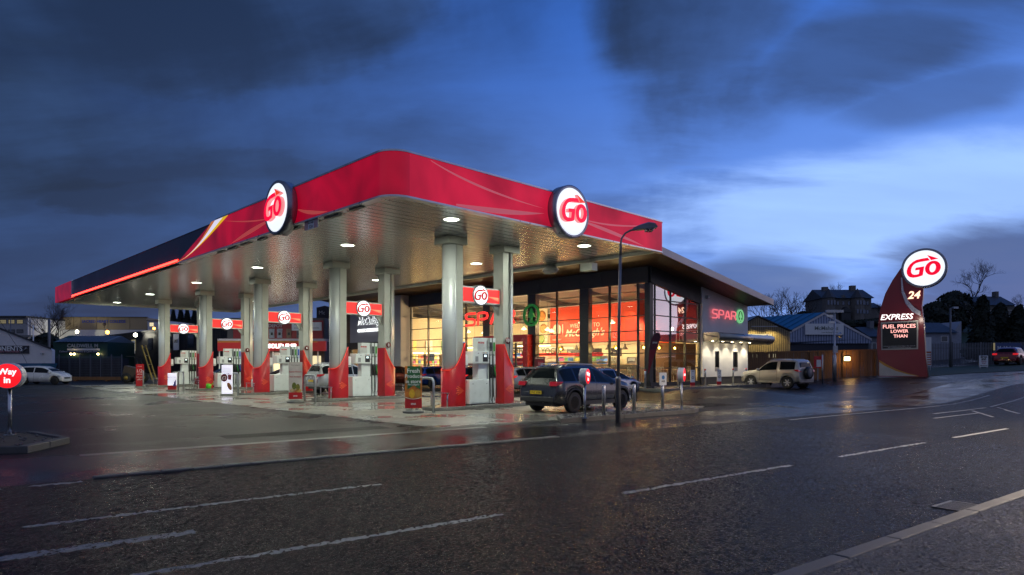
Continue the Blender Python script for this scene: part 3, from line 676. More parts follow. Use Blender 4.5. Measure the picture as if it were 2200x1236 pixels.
pn = ['nearest the dark parked car', 'second from the road', 'in the middle beside the silver car', 'fourth along, beside the green watering can', 'farthest, beside the last column']
for k, l in enumerate(isl_l):
    make_pump(f'white fuel pump {pn[k]}', LR(l, 6.72, .13), AR, [['black', 'green'], ['black', 'green'], ['black', 'green', 'blue'], ['black', 'green', 'blue'], ['black', 'green', 'red']][k])
    t = thing('towel_dispenser', f'white rounded towel dispenser on the front column {cn[k]}', 'dispenser', LR(l-.1, 5.85, 1.75), AR, 'towel dispensers on the columns')
    ob('case', MB().box(-.03, .17, -.2, .16, -.24, .24), pumpw, t, bev=.05); ob('towel_slot', MB().box(.0, .14, -.203, -.2, -.19, -.16), black_m, t)
# ---- steel guards
for k, l in enumerate(isl_l):
    for j, r in enumerate((4.9, 8.72)):
        pts = [(0, -.5, 0), (0, -.5, .5), (0, .5, .5), (0, .5, 0)]
        t = thing('column_guard', f'low steel guard rail in front of the {("outer", "inner")[j]} column {cn[k]}', 'guard rail', LR(l, r, .13), AR, 'low steel guard rails at the columns')
        ob('rail', MB().box(-.04, .04, -.53, .53, .475, .50), steel, t)
        for s in (-1, 1): ob('post', MB().tube([(0, s*.46, 0), (0, s*.46, .476)], .025, 8), steel, t)
    pts = [(0, -.48, 0), (0, -.48, 1.0), (0, -.45, 1.1), (0, -.38, 1.16), (0, 0, 1.17), (0, .38, 1.16), (0, .45, 1.1), (0, .48, 1.0), (0, .48, 0)]
    l2, r2 = (l-.55, 3.85)
    o = ob('hoop_barrier', MB().tube(pts, .045, 10), galv, None, LR(l2, r2, 0), AR); tag(o, f'tall grey steel hoop barrier at the island {cn[k]}', 'hoop barrier', 'tall grey hoops at the island ends')
wc = thing('watering_can', 'bright green plastic watering can on the fourth island', 'watering can', LR(isl_l[3]+.05-1.05, 5.3, .13), AR+.5)
grn = M('green_plastic', (.10, .50, .02), .35)
ob('can_body', MB().lathe([(.0, 0), (.13, 0), (.15, .02), (.14, .26), (.10, .28), (.1, .27)], 16), grn, wc)
ob('spout', MB().tube([(.12, 0, .06), (.25, 0, .2), (.36, 0, .3)], [.03, .02, .015], 8), grn, wc); ob('rose', MB().lathe([(.015, 0), (.04, .04), (0, .045)], 10, c=(.36, 0, .29)), grn, wc)
ob('handle', MB().tube([(-.12, 0, .1), (-.2, 0, .2), (-.12, 0, .34), (.04, 0, .32), (.09, 0, .27)], .014, 6), grn, wc)
# ================================================================ SHOP
S_L, S_R = 6.66, 21.9
shop = thing('shop_building', 'glass fronted shop with sloping roof, red SPAR letters and white render end', 'shop building', LR(S_L, S_R), AR)
# local frame: x = back along the side wall, y = along the glazed front
FZ, GB, GT = .36, .59, 6.27
def sof(x): return 7.2-.135*x
TR = [.59, 1.41, 2.26, 2.97, 3.55, 4.43, 5.34]
def part(name, mb, mat, par=None, **k): return ob(name, mb, mat, par or shop, **k)
cream = M('cream_interior_wall', (.50, .43, .31), .7, var=.05)
intgrey = M('interior_ceiling', (.15, .135, .12), .7, var=.1)
part('floor', MB().box(.1, 11.6, .1, 33, .30, .55), M('shop_floor_tile', (.30, .27, .23), .25, var=.1))
part('wall', MB().box(11.55, 11.7, -.0, 33.2, .3, 5.6), cream, label='cream back wall inside the shop')
part('ceiling', MB().prism([(.05, sof(0)-.12), (11.5, sof(11.5)-.12), (11.5, sof(11.5)-.06), (.05, sof(0)-.06)], .1, 33.1, 'y'), intgrey)
for k in range(7): part('ceiling_beam', MB().prism([(.3, sof(0)-.5), (11.4, sof(11.4)-.5), (11.4, sof(11.4)-.125), (.3, sof(0)-.125)], 2.4+k*4.5, 2.58+k*4.5, 'y'), M('beam_paint', (.05, .05, .05), .5))
for k in range(5): part('ceiling_duct', MB().tube([(1.2+k*2.0, .4, sof(1.2+k*2)-.55), (1.2+k*2.0, 30, sof(1.2+k*2)-.55)], .05 if k % 2 else .09, 8), galv)
part('wall', MB().box(.4, 11.5, 24.35, 24.5, .55, 5.6), cream, label='cream cross wall seen behind the left bays')
# roof
roof_edge = M('zinc_roof_edge', (.36, .36, .37), .42, .5, var=.12, stretch=(1, 1, .2), vs_=3)
X0, X1, Y0, Y1 = -2.6, 11.75, -1.98, 34.2
part('roof', MB().prism([(X0+.1, sof(X0)+.06), (X1-.1, sof(X1)+.06), (X1-.1, sof(X1)+.34), (X0+.1, sof(X0)+.34)], Y0+.1, Y1-.1, 'y'), roof_edge)
part('roof_edge', MB().prism([(X0, sof(X0)-.02), (X1, sof(X1)-.02), (X1, sof(X1)+.36), (X0, sof(X0)+.36)], Y0-.02, Y0+.06, 'y'), roof_edge)
part('roof_edge', MB().box(X0-.05, X0+.04, Y0, Y1, sof(X0)-.02, sof(X0)+.36), roof_edge)
part('roof_edge', MB().prism([(X0, sof(X0)-.02), (X1, sof(X1)-.02), (X1, sof(X1)+.36), (X0, sof(X0)+.36)], Y1-.06, Y1, 'y'), roof_edge)
mb = MB()
nb = int((Y1-Y0)/.15)
for k in range(nb):
    y = Y0+.08+k*.15
    for a, b in (((X0+.05, -.02),) if y > 0 else ((X0+.05, X1),)): mb.prism([(a, sof(a)), (b, sof(b)), (b, sof(b)+.05), (a, sof(a)+.05)], y, y+.12, 'y')
part('soffit_boards', mb, wood_m, kind='stuff')
# dark band above the glazing (separate panels)
def band(x0, x1, zb0, zb1, y0, y1, name='cladding_panel', m=None): return part(name, MB().prism([(x0, zb0), (x1, zb1), (x1, sof(x1)-.003), (x0, sof(x0)-.003)], y0, y1, 'y'), m or dark)
y = 0.0
while y < 24.2:
    y2 = min(y+1.68, 24.3); part('cladding_panel', MB().box(-.12, .1, y+.006, y2-.006, GT, sof(0)-.01), dark); y = y2
def gtop(x): return GT-.16*x
for a, b in ((0, 1.35), (1.35, 2.7), (2.7, 4.05), (4.05, 5.5)): band(a+.005, b-.005, gtop(a), gtop(b), -.12, .1)
# glazing front
cols_t = [4.72, 9.2, 13.7, 18.2]; mull = [.77, 2.8, 6.98, 11.45, 15.95, 20.55, 22.9]
part('plinth', MB().box(-.08, .1, .0, 23.0, .3, GB), dark); part('plinth', MB().box(.0, 5.5, -.08, .1, .3, GB-.001), dark)
for t_ in cols_t: part('glazing_column', MB().box(-.06, .3, t_-.36, t_+.36, GB, GT), frame_m)
part('glazing_column', MB().box(-.05, .3, -.05, .3, GB, GT+.001), frame_m)
for t_ in mull: part('mullion', MB().box(-.07, .08, t_-.045, t_+.045, GB, GT), frame_m)
for z in TR[1:]: part('transom', MB().box(-.085, .05, .3, 22.9, z-.025, z+.025), frame_m)
sm = [.5, 2.15, 3.8, 5.45]
for x in sm: part('mullion', MB().box(x-.035, x+.035, -.07, .08, GB, gtop(x)), frame_m)
for z in TR[1:]: part('transom', MB().box(.3, min(5.45, (GT-z)/.16), -.085, .05, z-.025, z+.025), frame_m)
ed = sorted([.3]+[c-.36 for c in cols_t]+[c+.36 for c in cols_t]+mull)
segs = [(a, b) for a, b in zip(ed, ed[1:]) if not any(abs((a+b)/2-c) < .3 for c in cols_t)]
zs = TR+[GT]
for a, b in segs:
    if 9.3 < (a+b)/2 < 14.3: zz_ = zs[4:]
    else: zz_ = zs
    for z0, z1 in zip(zz_, zz_[1:]): part('glass_pane', MB().box(-.02, -.008, a+.02, b-.02, z0+.01, z1-.01), glz)
xe = [.3]+sm
for a, b in zip(xe, xe[1:]):
    for z0, z1 in zip(zs, zs[1:]):
        t0, t1 = min(z1, gtop(a)), min(z1, gtop(b))
        if t0 <= z0+.02: continue
        m_ = glz_side if z0 >= 2.9 else glz
        part('glass_pane', MB().prism([(a+.02, z0+.01), (b-.02, z0+.01), (b-.02, max(z0+.02, t1-.01)), (a+.02, t0-.01)], -.02, -.008, 'y'), m_)
# white render end wall
pw_ = lambda a, b, z0, z1, y0=-.2, y1=.15: MB().box(a, b, y0, y1, z0, z1)
def wallseg(a, b, z0): return MB().prism([(a, z0), (b, z0), (b, sof(b)-.003), (a, sof(a)-.003)], -.2, .15, 'y')
wn = [(7.13, 7.67), (9.57, 10.2)]
part('wall', wallseg(5.52, 11.7, 2.47), whiter, label='white render end wall above the small windows')
for a, b in ((5.52, 7.13), (7.67, 9.57), (10.2, 11.7)): part('wall', pw_(a, b, .82, 2.468), whiter)
for a, b in wn:
    part('wall', pw_(a, b, .82, 1.17), whiter)
    w_ = part('window', MB().box(a-.02, b+.02, -.205, -.18, 1.17, 1.42), M('louvre_grey', (.25, .23, .23), .4)); 
    for q in range(4): ob('louvre', MB().box(a+.03, b-.03, -.215, -.206, 1.2+q*.055, 1.23+q*.055), galv, w_)
    w2 = part('window', MB().box(a, b, -.12, -.10, 1.44, 2.46), M('dark_pane', (.01, .01, .012), .05, spec=.9))
    ob('window_frame', MB().box(a, a+.04, -.215, -.1, 1.42, 2.47).box(b-.04, b, -.215, -.1, 1.42, 2.47).box(a+.04, b-.04, -.215, -.1, 2.43, 2.469), frame_m, w2)
part('plinth', MB().box(5.52, 11.7, -.17, .12, .2, .82), M('dark_brick_plinth', (.05, .048, .05), .6, bump=.5))
part('wall', MB().box(11.71, 11.8, -.1, 33.3, .2, 5.5), whiter, label='rear wall')
t = part('security_light', MB().box(5.9, 6.1, -.42, -.2, 5.75, 5.95), galv, bev=.02)
# steel awning over the cash machine
aw = thing('steel_awning', 'curved brushed steel awning with downlights on the white render wall', 'awning', LR(S_L, S_R), AR)
pr = []
for i in range(9): a = pi/2*i/8; pr.append((-1.15-.2*sin(a)+.0, 3.38+.22*cos(a)))
poly = [(-.21, 3.6)]+[(-1.13-.22*sin(pi*i/10), 3.34+.26*cos(pi*i/10)) for i in range(11)]+[(-.21, 3.08)]
ob('awning_shell', MB().prism([(y_, z_) for y_, z_ in poly], 5.6, 13.4, 'x', smooth=True), M('brushed_awning', (.34, .34, .31), .3, .85, var=.15, vs_=1.0), aw)
for k, x in enumerate((6.05, 7.35, 8.6, 9.85, 11.1)):
    dl = ob('downlight', MB().lathe([(0, -.02), (.07, -.015), (.08, 0)], 14, c=(x, -.62, 3.078)), warmb_e, aw)
    lamp('SPOT', dl, (x, -.62, 3.03), 110, (1, .88, .62), .05, spot=115, blend=.7)
ob('light_bar', MB().box(6.4, 8.4, -.9, -.75, 2.94, 3.04), frame_m, aw); ob('camera_dome', MB().lathe([(0, -.1), (.07, -.06), (.08, 0)], 12, c=(10.6, -.3, 3.0)), black_m, aw)
# entrance portal
pt = [9.1, 14.5]
fl = lambda *b: MB().box(*b)
part('entrance_portal', fl(-.55, .0, 9.1, 9.55, .36, 3.13), red_m); part('entrance_portal', fl(-.55, .0, 14.05, 14.5, .36, 3.13), red_m)
part('portal_header', fl(-.55, .0, 9.1, 14.5, 3.131, 3.6), red_m)
for y_ in (9.6, 10.7, 11.8, 12.9, 13.98):
    part('door_post', fl(-.1, -.0, y_-.05, y_+.05, .5, 3.1), frame_m)
part('door_rail', fl(-.105, -.001, 9.6, 14.0, 2.66, 2.78), frame_m)
for a, b in ((9.65, 10.65), (10.75, 11.75), (11.85, 12.85), (12.95, 13.93)): 
    d_ = part('sliding_door', fl(-.06, -.05, a, b, .5, 2.66), glz); ob('door_rail', fl(-.08, -.03, a, b, 1.4, 1.48), frame_m, d_)
    part('glass_pane', fl(-.06, -.05, a, b, 2.79, 3.12), glz)
# side pillar, recessed bay and sign wall at the far end
part('wall', fl(-.9, .3, 23.05, 24.3, .3, sof(-.9)-.1), M('grey_pillar', (.33, .31, .32), .6, var=.05), label='grey pillar at the end of the glazing')
part('sign_wall', fl(-.35, -.1, 24.5, 31.8, 3.55, 6.9), M('lilac_grey_board', (.30, .29, .33), .55, var=.04))
part('cladding_panel', fl(-.6, -.1, 24.3, 32.2, 2.95, 3.54), dark)
part('timber_wall', fl(-.3, 11.5, 31.85, 33.0, .3, 6.9), M('timber_wall', (.13, .08, .04), .6, var=.3, stretch=(1, 1, 8), vs_=6))
for y_ in (24.4, 26.3, 28.2, 30.1, 31.8): part('mullion', fl(-.2, -.08, y_-.05, y_+.05, .36, 2.95), frame_m)
for a, b in ((24.45, 26.25), (26.35, 28.15), (28.25, 30.05), (30.15, 31.75)): part('glass_pane', fl(-.15, -.14, a, b, .45, 2.95), glz)
# ---- pavement round the shop
mb = MB().prism([(-1.9, -2.2), (13.0, -2.2), (13.0, 0.1), (0.1, .1), (.1, 33), (-1.9, 33)], -.3, .0)
struct('shop_pavement', mb, conc_mat, loc=LR(S_L, S_R, .35), rz=AR)
# ---- signs on the shop
def spar_letters(t, x0, x1, h, mat, r, gap=.12):
    W = (x1-x0); lw = W/4.35; st = []
    def arc(pts): return pts
    S = [(.95, 1), (.22, 1), (.06, .93), (0, .78), (.06, .60), (.22, .52), (.68, .5), (.86, .42), (.92, .26), (.86, .08), (.7, 0), (-.02, 0)]
    P = [(0, -.03), (0, .85), (.06, .97), (.2, 1), (.62, 1), (.84, .92), (.9, .74), (.84, .54), (.62, .46), (.3, .46)]
    A = [(-.02, 0), (.36, .92), (.46, 1), (.56, .92), (.95, 0)]; A2 = [(.24, .3), (.72, .3)]
    R2 = [(.62, .44), (.9, -.02)]
    for i, strokes in enumerate(([S], [P], [A, A2], [P, R2])):
        mb = MB(); ox = x0+i*(W-lw*.95)/3
        for s in strokes: mb.tube([(ox+u*lw*.92, 0, v*h) for u, v in s], r, 8)
        o = ob('letter', mb, mat, t)
def fir_logo(t, cx, cz, R, mat, back=True):
    ring = [ell(cx, cz, R, R, n=36), ell(cx, cz, R*.80, R*.80, n=36)]
    ob('ring', flat_shape(ring, .12), mat, t)
    tree = [(0, .66), (.42, -.18), (.13, -.18), (.1, -.42), (.2, -.55), (.36, -.68), (-.36, -.68), (-.2, -.55), (-.1, -.42), (-.13, -.18), (-.42, -.18)]
    ob('fir_tree', flat_shape([[(cx+x*R, cz+y*R) for x, y in tree]], .12), mat, t)
spr = M('spar_red_letter', (.7, .02, .02), .3, em=(1, .04, .035), es=1.3)
spr2 = M('spar_pink_letter', (.8, .1, .1), .3, em=(1, .20, .24), es=.85)
grn_s = M('green_sign', (.02, .22, .05), .35, em=(.0, .35, .05), es=.16); grn_l = M('pale_green_sign', (.1, .4, .12), .35, em=(.25, .8, .32), es=.62)
t = thing('shop_sign', 'large red SPAR letters with green fir tree roundel on the glazed front', 'shop sign', LR(S_L, S_R-.2), A0)
def yl(l): return -l
spar_letters(t, -15.65, -10.45, .84, spr, .085); [setattr(o, 'location', Vector((0, -.1, 4.46))) for o in t.children]
fir_logo(t, -9.08, 4.88, .74, grn_s)
ob('mounting_rail', MB().box(-15.8, -8.3, -.04, 0, 4.50, 4.53).box(-15.8, -8.3, -.04, 0, 5.16, 5.19), frame_m, t)
t = thing('shop_sign', 'smaller pink lit SPAR letters with pale green roundel on the white end wall', 'shop sign', LR(S_L-.26, S_R), AR)
spar_letters(t, 6.52, 9.72, .52, spr2, .045); [setattr(o, 'location', Vector((0, -.1, 4.58))) for o in t.children]
fir_logo(t, 10.45, 4.86, .46, grn_l)
ob('backing_disc', MB().lathe([(0, .03), (.44, .03), (.44, 0), (0, 0)], 32, c=(10.45, 0, 4.86), axis='y'), M('dark_green', (.01, .07, .02), .4), t)
t = thing('wall_sign', 'halo lit McCullagh\'s Classic Service Station lettering on the grey wall', 'wall sign', LR(S_L, S_R-.36), A0)
text("McCullagh's", M('grey_script', (.05, .05, .05), .4), t, (-28.2, -.09, 5.35), w=4.4, ext=.03, shear=.35, name='lettering')
text("McCullagh's", E('halo_white', (.95, 1, 1), 1.4), t, (-28.2, -.05, 5.35), w=4.46, ext=.02, shear=.35, bold=.03, name='halo_lettering')
text('CLASSIC SERVICE STATION', E('white_halo', (.95, 1, .98), 1.8), t, (-28.2, -.06, 4.6), w=4.4, ext=.04, bold=.02)
for q in (-30.2, -29, -28, -27, -26.2): ob('sign_stud', MB().box(q-.02, q+.02, -.05, 0, 5.3, 5.34), greyp, t)
t = thing('window_lettering', 'dark fresh and yogurt lettering strip above the shop doors', 'window lettering', LR(S_L, S_R+.6), A0)
text('fresh a', M('dark_lettering', (.02, .05, .02), .5), t, (-11.2, 0, 2.55), w=2.3, ext=.01); text('YOGUr', MT['dark_lettering'], t, (-8.0, 0, 2.5), w=1.9, ext=.01)
# ---- inside
redw = M('red_feature_wall', (.62, .045, .012), .6, var=.04, em=(1, .07, .02), es=.0)
fw = part('feature_wall', fl(6.0, 6.25, .5, 13.0, 3.25, 6.1), redw, label='red wall over the food counter')
part('feature_wall', fl(1.85, 6.0, 2.0, 2.12, 3.0, 6.0), redw, label='nearer red wall at the shop corner'); part('counter_bulkhead', fl(6.0, 6.4, .5, 13.0, 3.0, 3.249), cream)
fwt = thing('wall_graphic', 'cream WELCOME TO McCullagh\'s lettering with plate symbol on the red wall', 'wall graphic', LR(S_L, S_R+5.98), A0)
crm = M('cream_letter', (.8, .7, .5), .5, em=(1, .8, .5), es=.35)
text('WELCOME TO', crm, fwt, (-9.6, 0, 4.5), w=2.8, ext=.02); text("McCullagh's", crm, fwt, (-9.6, 0, 3.9), w=3.7, ext=.02, shear=.35, bold=.01); text('TAKEAWAY', crm, fwt, (-12.3, 0, 3.5), w=.9, ext=.02)
ob('plate_symbol', MB().lathe([(.3, 0), (.42, -.02), (.44, 0)], 28, c=(-12.3, 0, 4.25), axis='y').lathe([(0, -.02), (.26, -.02), (.26, 0)], 28, c=(-12.3, 0, 4.25), axis='y'), crm, fwt)
ob('fork_symbol', MB().box(-11.73, -11.66, -.02, 0, 3.85, 4.65), crm, fwt)
pw2 = thing('food_poster', 'tall warm food photograph panel beside the red wall', 'poster', LR(S_L+13.7, S_R+5.9), A0)
ob('poster_board', MB().box(-.5, .5, -.04, 0, 3.1, 6.0), M('poster_cream', (.8, .6, .35), .5, em=(1, .7, .35), es=.35), pw2)
for c, z, r, m_ in ((-.05, 5.4, .42, (.5, .2, .05)), (.1, 4.4, .38, (.45, .25, .06)), (-.1, 3.6, .36, (.12, .2, .05))):
    ob('printed_food', MB().lathe([(0, -.06), (r*.7, -.055), (r, -.045)], 20, c=(c, 0, z), axis='y'), M('food%.1f' % z, m_, .5, var=.5, vs_=7), pw2)
part('wall', fl(9.0, 9.15, .2, 13.2, .55, 3.4), cream, label='bright cream kitchen wall')
# counters, menu boards
tan = M('counter_wood', (.30, .20, .11), .4, var=.2); dkc = M('dark_counter', (.05, .045, .04), .4)
ct = thing('food_counter', 'long dark food counter below the red wall', 'counter', LR(S_L+4.3, S_R+5.2, .55), AR)
ob('counter_front', fl(0, .8, 0, 6.4, 0, 1.05), dkc, ct); ob('counter_top', fl(-.05, .85, -.05, 6.45, 1.05, 1.1), tan, ct)
ob('glass_guard', fl(.1, .12, 1, 5.5, 1.1, 1.45), glz, ct)
for k, (y_, w_) in enumerate(((6.9, 1.2), (8.7, 1.2), (10.7, 1.5))):
    mbx = thing('menu_board', f'dark menu board hanging above the food counter, {("right", "middle", "left")[k]}', 'menu board', LR(S_L+y_+.6, S_R+6.9, 2.2), A0)
    ob('board', fl(-w_/2, w_/2, -.03, 0, 0, .6), black_m, mbx)
    for q in range(3): text(('TEA', 'BAR', 'DELI')[q], crm, mbx, (-w_/3+q*w_/3, -.035, .35-.1*q), w=.25, ext=.004)
for k, (y_, nm) in enumerate(((6.4, 'coffee machine'), (8.4, 'oven'), (10.6, 'glass food warmer'))):
    bx = thing('kitchen_machine', f'{("steel coffee machine", "dark steel oven", "glass food warmer")[k]} on the back counter', 'kitchen machine', LR(S_L+y_, S_R+8.0, .55), AR)
    ob('stand', fl(0, .7, 0, 1.0, 0, .9), steel, bx); ob('housing', fl(.05, .65, .1, .9, .905, 1.6), M('machine_dark', (.12, .11, .1), .3, .6), bx); ob('control_panel', fl(.03, .05, .2, .8, 1.3, 1.5), galv, bx)
# shelves full of goods
pal = [(.6, .05, .03), (.7, .5, .1), (.7, .68, .6), (.1, .3, .08), (.05, .15, .5), (.8, .3, .05), (.5, .1, .3), (.75, .75, .2)]
goods = [M('goods%d' % i, c, .4, var=.3, vs_=8) for i, c in enumerate(pal)]
def shelf(label, l, r, length, depth, h, n_sh, rz=AR, lit=True):
    t = thing('goods_shelf', label, 'shelf', LR(l, r, .55), rz, 'goods shelves inside the shop')
    ob('shelf_back', fl(depth-.04, depth, 0, length, 0, h), cream, t)
    for k in range(n_sh):
        z = .15+k*(h-.2)/n_sh; ob('shelf_board', fl(0, depth-.04, 0, length, z, z+.03), white_m, t)
        y_ = .03; bms = [MB() for _ in goods]
        while y_ < length-.15:
            w_ = random.uniform(.08, .25); hh = random.uniform(.12, (h-.2)/n_sh-.08); i = random.randrange(len(goods))
            rep = random.randint(1, 4)
            for _ in range(rep):
                if y_+w_ > length-.03: break
                bms[i].box(.04, depth-.08, y_, y_+w_-.012, z+.03, z+.03+hh); y_ += w_
        for i, b_ in enumerate(bms):
            if b_.v: ob('groceries', b_, goods[i], t, kind='stuff')
    ob('shelf_sign', fl(-.03, 0, 0, length, h, h+.22), MT['red_gloss'] if int(l) % 2 else white_m, t)
for i, (l, r, ln, h) in enumerate(((17, 27, 5, 1.7), (23, 27.5, 5, 1.7), (15.0, 28.5, 4.5, 1.7), (17, 23.6, 4.6, 1.3), (22.6, 23.8, 4.5, 1.3), (18, 31.6, 10, 2.3), (10.8, 32.5, 6, 2.3), (32, 26, 5, 2.0))):
    shelf('long shelf of coloured groceries, ' + ('second aisle behind the entrance', 'second aisle at the far end', 'behind the entrance doors', 'low front row left of the entrance', 'low front row at the far end', 'against the back wall at the far end', 'against the back wall behind the doors', 'in the far bay beyond the pillar')[i], l, r, ln, .6, h, 4)
for k, (x_, c_) in enumerate(((1.2, 1), (2.9, 3), (4.6, 0), (6.6, 6))):
    sh = thing('wall_display', f'{("first", "second", "third", "fourth")[k]} lit product display along the cream wall at the left end of the shop', 'display', LR(S_L+24.3, S_R+x_, .55), AL+pi/2+pi/2*0, 'lit product displays on the left wall')
    sh.rotation_euler = (0, 0, AR)
    ob('cabinet', fl(-.7, .7, -.5, 0, 0, 1.9), M('display_back', (.3, .26, .2), .6), sh)
    for q in range(4):
        ob('shelf_board', fl(-.7, .7, -.62, -.5, .25+q*.42, .28+q*.42), white_m, sh)
        for w2 in range(5): ob('groceries', fl(-.66+w2*.27, -.44+w2*.27, -.61, -.51, .285+q*.42, .285+q*.42+random.uniform(.18, .33)), goods[(w2*3+q+c_) % len(goods)], sh)
    ob('header_light', fl(-.7, .7, -.6, -.5, 1.95, 2.05), E('header_glow', (1, .85, .6), 3), sh); ob('poster', fl(-.35, .35, -.04, 0, 2.3, 3.1), goods[k+1], sh)
# pendants
shade = M('dark_pendant_shade', (.08, .07, .06), .4, .5); glob = M('yellow_glass_globe', (.6, .5, .1), .1, em=(1, .75, .1), es=.5)
pen = thing('pendant_lamp', 'glowing bell pendant lamp above the aisles', 'pendant lamp', (0, 0, -50), 0, 'white bell pendants in the shop')
ob('shade', MB().lathe([(.03, .22), (.06, .2), (.12, .12), (.22, .02), (.23, 0)], 16), M('opal_shade', (.8, .75, .6), .4, em=(1, .8, .5), es=1.6), pen)
ob('bulb', MB().lathe([(0, -.03), (.1, -.02), (.19, .01)], 12), warmb_e, pen); ob('cord', MB().tube([(0, 0, .2), (0, 0, 2.0)], .008, 4), black_m, pen)
first = True
spots = [(1.5, 24.5), (4.2, 24.0), (7.2, 24.6), (10, 24.3), (11.6, 26.5), (14, 26), (16.8, 24.4), (17.5, 29.2), (20.5, 26), (21.4, 27.5), (19, 31), (27, 26)]
for i, (l, r) in enumerate(spots):
    lb = f'white glowing bell pendant lamp in the shop, number {i+1} from the corner' if False else f'white glowing bell pendant lamp, {["first","second","third","fourth","fifth","sixth","seventh","eighth","ninth","tenth","eleventh","twelfth"][i]} from the shop corner'
    loc = LR(S_L+l, r, 4.05+.2*(i % 3)-.08*(r-24))
    if first: pen.location = loc; pen['label'] = lb; p_ = pen; first = False
    else: p_ = dup(pen, loc, 0, lb)
    lamp('POINT', p_, (0, 0, -.15), 300, (1, .70, .34), .1)
gp = thing('pendant_lamp', 'yellow glass globe pendant', 'pendant lamp', (0, 0, -50), 0, 'yellow glass globe pendants over the tables')
ob('globe', MB().lathe([(.05, .2), (.14, .17), (.21, .08), (.23, 0), (.22, -.06)], 18), glass('yellow_glass', (.95, .85, .25), .1), gp)
ob('bulb', MB().lathe([(0, -.06), (.05, -.03), (.06, .02), (0, .09)], 12), warmb_e, gp); ob('cord', MB().tube([(0, 0, .2), (0, 0, 2.6)], .008, 4), black_m, gp)
for i, (x, y_) in enumerate(((1.2, 1.2), (2.7, 1.1), (4.3, 1.0), (1.3, 3.3), (1.3, 6.0), (1.4, 7.9))):
    lb = f'yellow glass globe pendant {("over the corner window table", "over the second window table", "over the third window table", "behind the front glass right of the column", "behind the front glass left of the column", "beside the entrance")[i]}'
    loc = LR(S_L+y_, S_R+x, 2.62)
    if i == 0: gp.location = loc; gp['label'] = lb; p_ = gp
    else: p_ = dup(gp, loc, 0, lb)
    lamp('POINT', p_, (0, 0, -.1), 45, (1, .70, .26), .08)
dk = None
for i, (x, y_) in enumerate(((4.6, 5.0), (4.6, 6.4), (4.6, 7.8), (4.6, 9.2), (4.6, 10.6))):
    loc = LR(S_L+y_, S_R+x, 2.62); lb = f'dark metal bell pendant over the food counter, {("first", "second", "third", "fourth", "fifth")[i]} from the right'
    if dk is None:
        dk = thing('pendant_lamp', lb, 'pendant lamp', loc, 0, 'dark metal pendants over the counter')
        ob('shade', MB().lathe([(.05, .36), (.08, .3), (.09, .18), (.2, .05), (.22, 0)], 16), shade, dk); ob('bulb', MB().lathe([(0, .03), (.1, .05), (.15, .08)], 10), warmb_e, dk); ob('cord', MB().tube([(0, 0, .36), (0, 0, .9)], .008, 4), black_m, dk)
    else: dup(dk, loc, 0, lb)
for i, (x, y_) in enumerate(((5.2, 3.5), (5.2, 5.5), (5.2, 7.5), (5.2, 9.6), (5.2, 11.8), (2.6, 1.3))):
    t = thing('track_spotlight', f'small ceiling spotlight washing the red wall, {("first","second","third","fourth","fifth","sixth")[i]} from the corner', 'spotlight', LR(S_L+y_, S_R+x, 6.0), AR, 'track spotlights on the red wall')
    ob('housing', MB().tube([(0, 0, 0), (.1, 0, -.15)], .05, 10), black_m, t); ob('bracket', MB().tube([(0, 0, 0), (0, 0, .3)], .01, 4), black_m, t)
    lamp('SPOT', t, (.1, 0, -.16), 520, (1, .72, .45), .05, rot=Vector((-.28, 0, .95)).to_track_quat('Z', 'Y').to_euler(), spot=75, blend=.8)
lp = thing('strip_light', 'bright strip light over the kitchen counter', 'strip light', LR(S_L+7.6, S_R+7.6, 3.2), AR)
ob('diffuser', fl(-.12, .12, -4.8, 4.8, -.04, 0), E('kitchen_strip', (1, .76, .38), 190), lp); ob('strip_housing', fl(-.14, .14, -4.9, 4.9, 0.001, .05), white_m, lp)
for k, (l, ln) in enumerate(((20.5, 6), (27.5, 5.5), (34.5, 5.5))):
    lp = thing('strip_light', f'bright strip light {("above the middle aisle", "above the far aisle", "in the far bay beyond the pillar")[k]}', 'strip light', LR(l, S_R+(6.4 if k < 2 else 2.4), 3.1), AR)
    ob('diffuser', fl(-.12, .12, -ln/2, ln/2, -.04, 0), MT['kitchen_strip'], lp); ob('strip_housing', fl(-.14, .14, -ln/2, ln/2, 0.001, .05), white_m, lp)
# cafe tables and chairs inside the corner
chm = M('pale_chair_frame', (.6, .58, .5), .4, .2)
ch0 = None
ci = 0
for i, (x, y_, rz) in enumerate(((.7, .7, 0), (1.75, .7, pi), (2.5, .7, 0), (3.55, .7, pi), (4.2, .75, 0), (5.2, .75, pi), (.7, 2.1, pi/2), (.7, 3.2, -pi/2), (.75, 3.9, pi/2))):
    lb = f'slatted pale cafe chair, {("at the corner table, left seat", "at the corner table, right seat", "at the second side table, left seat", "at the second side table, right seat", "at the third side table, left seat", "at the third side table, right seat", "at the front window table, near seat", "at the front window table, far seat", "beside the thick window column")[i]}'
    loc = LR(S_L+y_, S_R+x, .55)
    if ch0 is None:
        ch0 = thing('cafe_chair', lb, 'chair', loc, AR+rz, 'pale cafe chairs inside the window')
        ob('seat', fl(-.2, .2, -.2, .2, .43, .46), tan, ch0)
        for a in (-.18, .18):
            for b in (-.18, .18): ob('leg', MB().tube([(a, b, 0), (a, b, .43)], .014, 6), chm, ch0)
        bk = ob('backrest', MB().tube([(-.2, -.19, .44), (-.24, -.19, .9), (-.24, .19, .9), (-.2, .19, .44)], .014, 6), chm, ch0)
        for q in range(4): ob('slat', MB().tube([(-.2, -.12+q*.08, .46), (-.24, -.12+q*.08, .9)], .009, 5), chm, bk)
    else: dup(ch0, loc, AR+rz, lb)
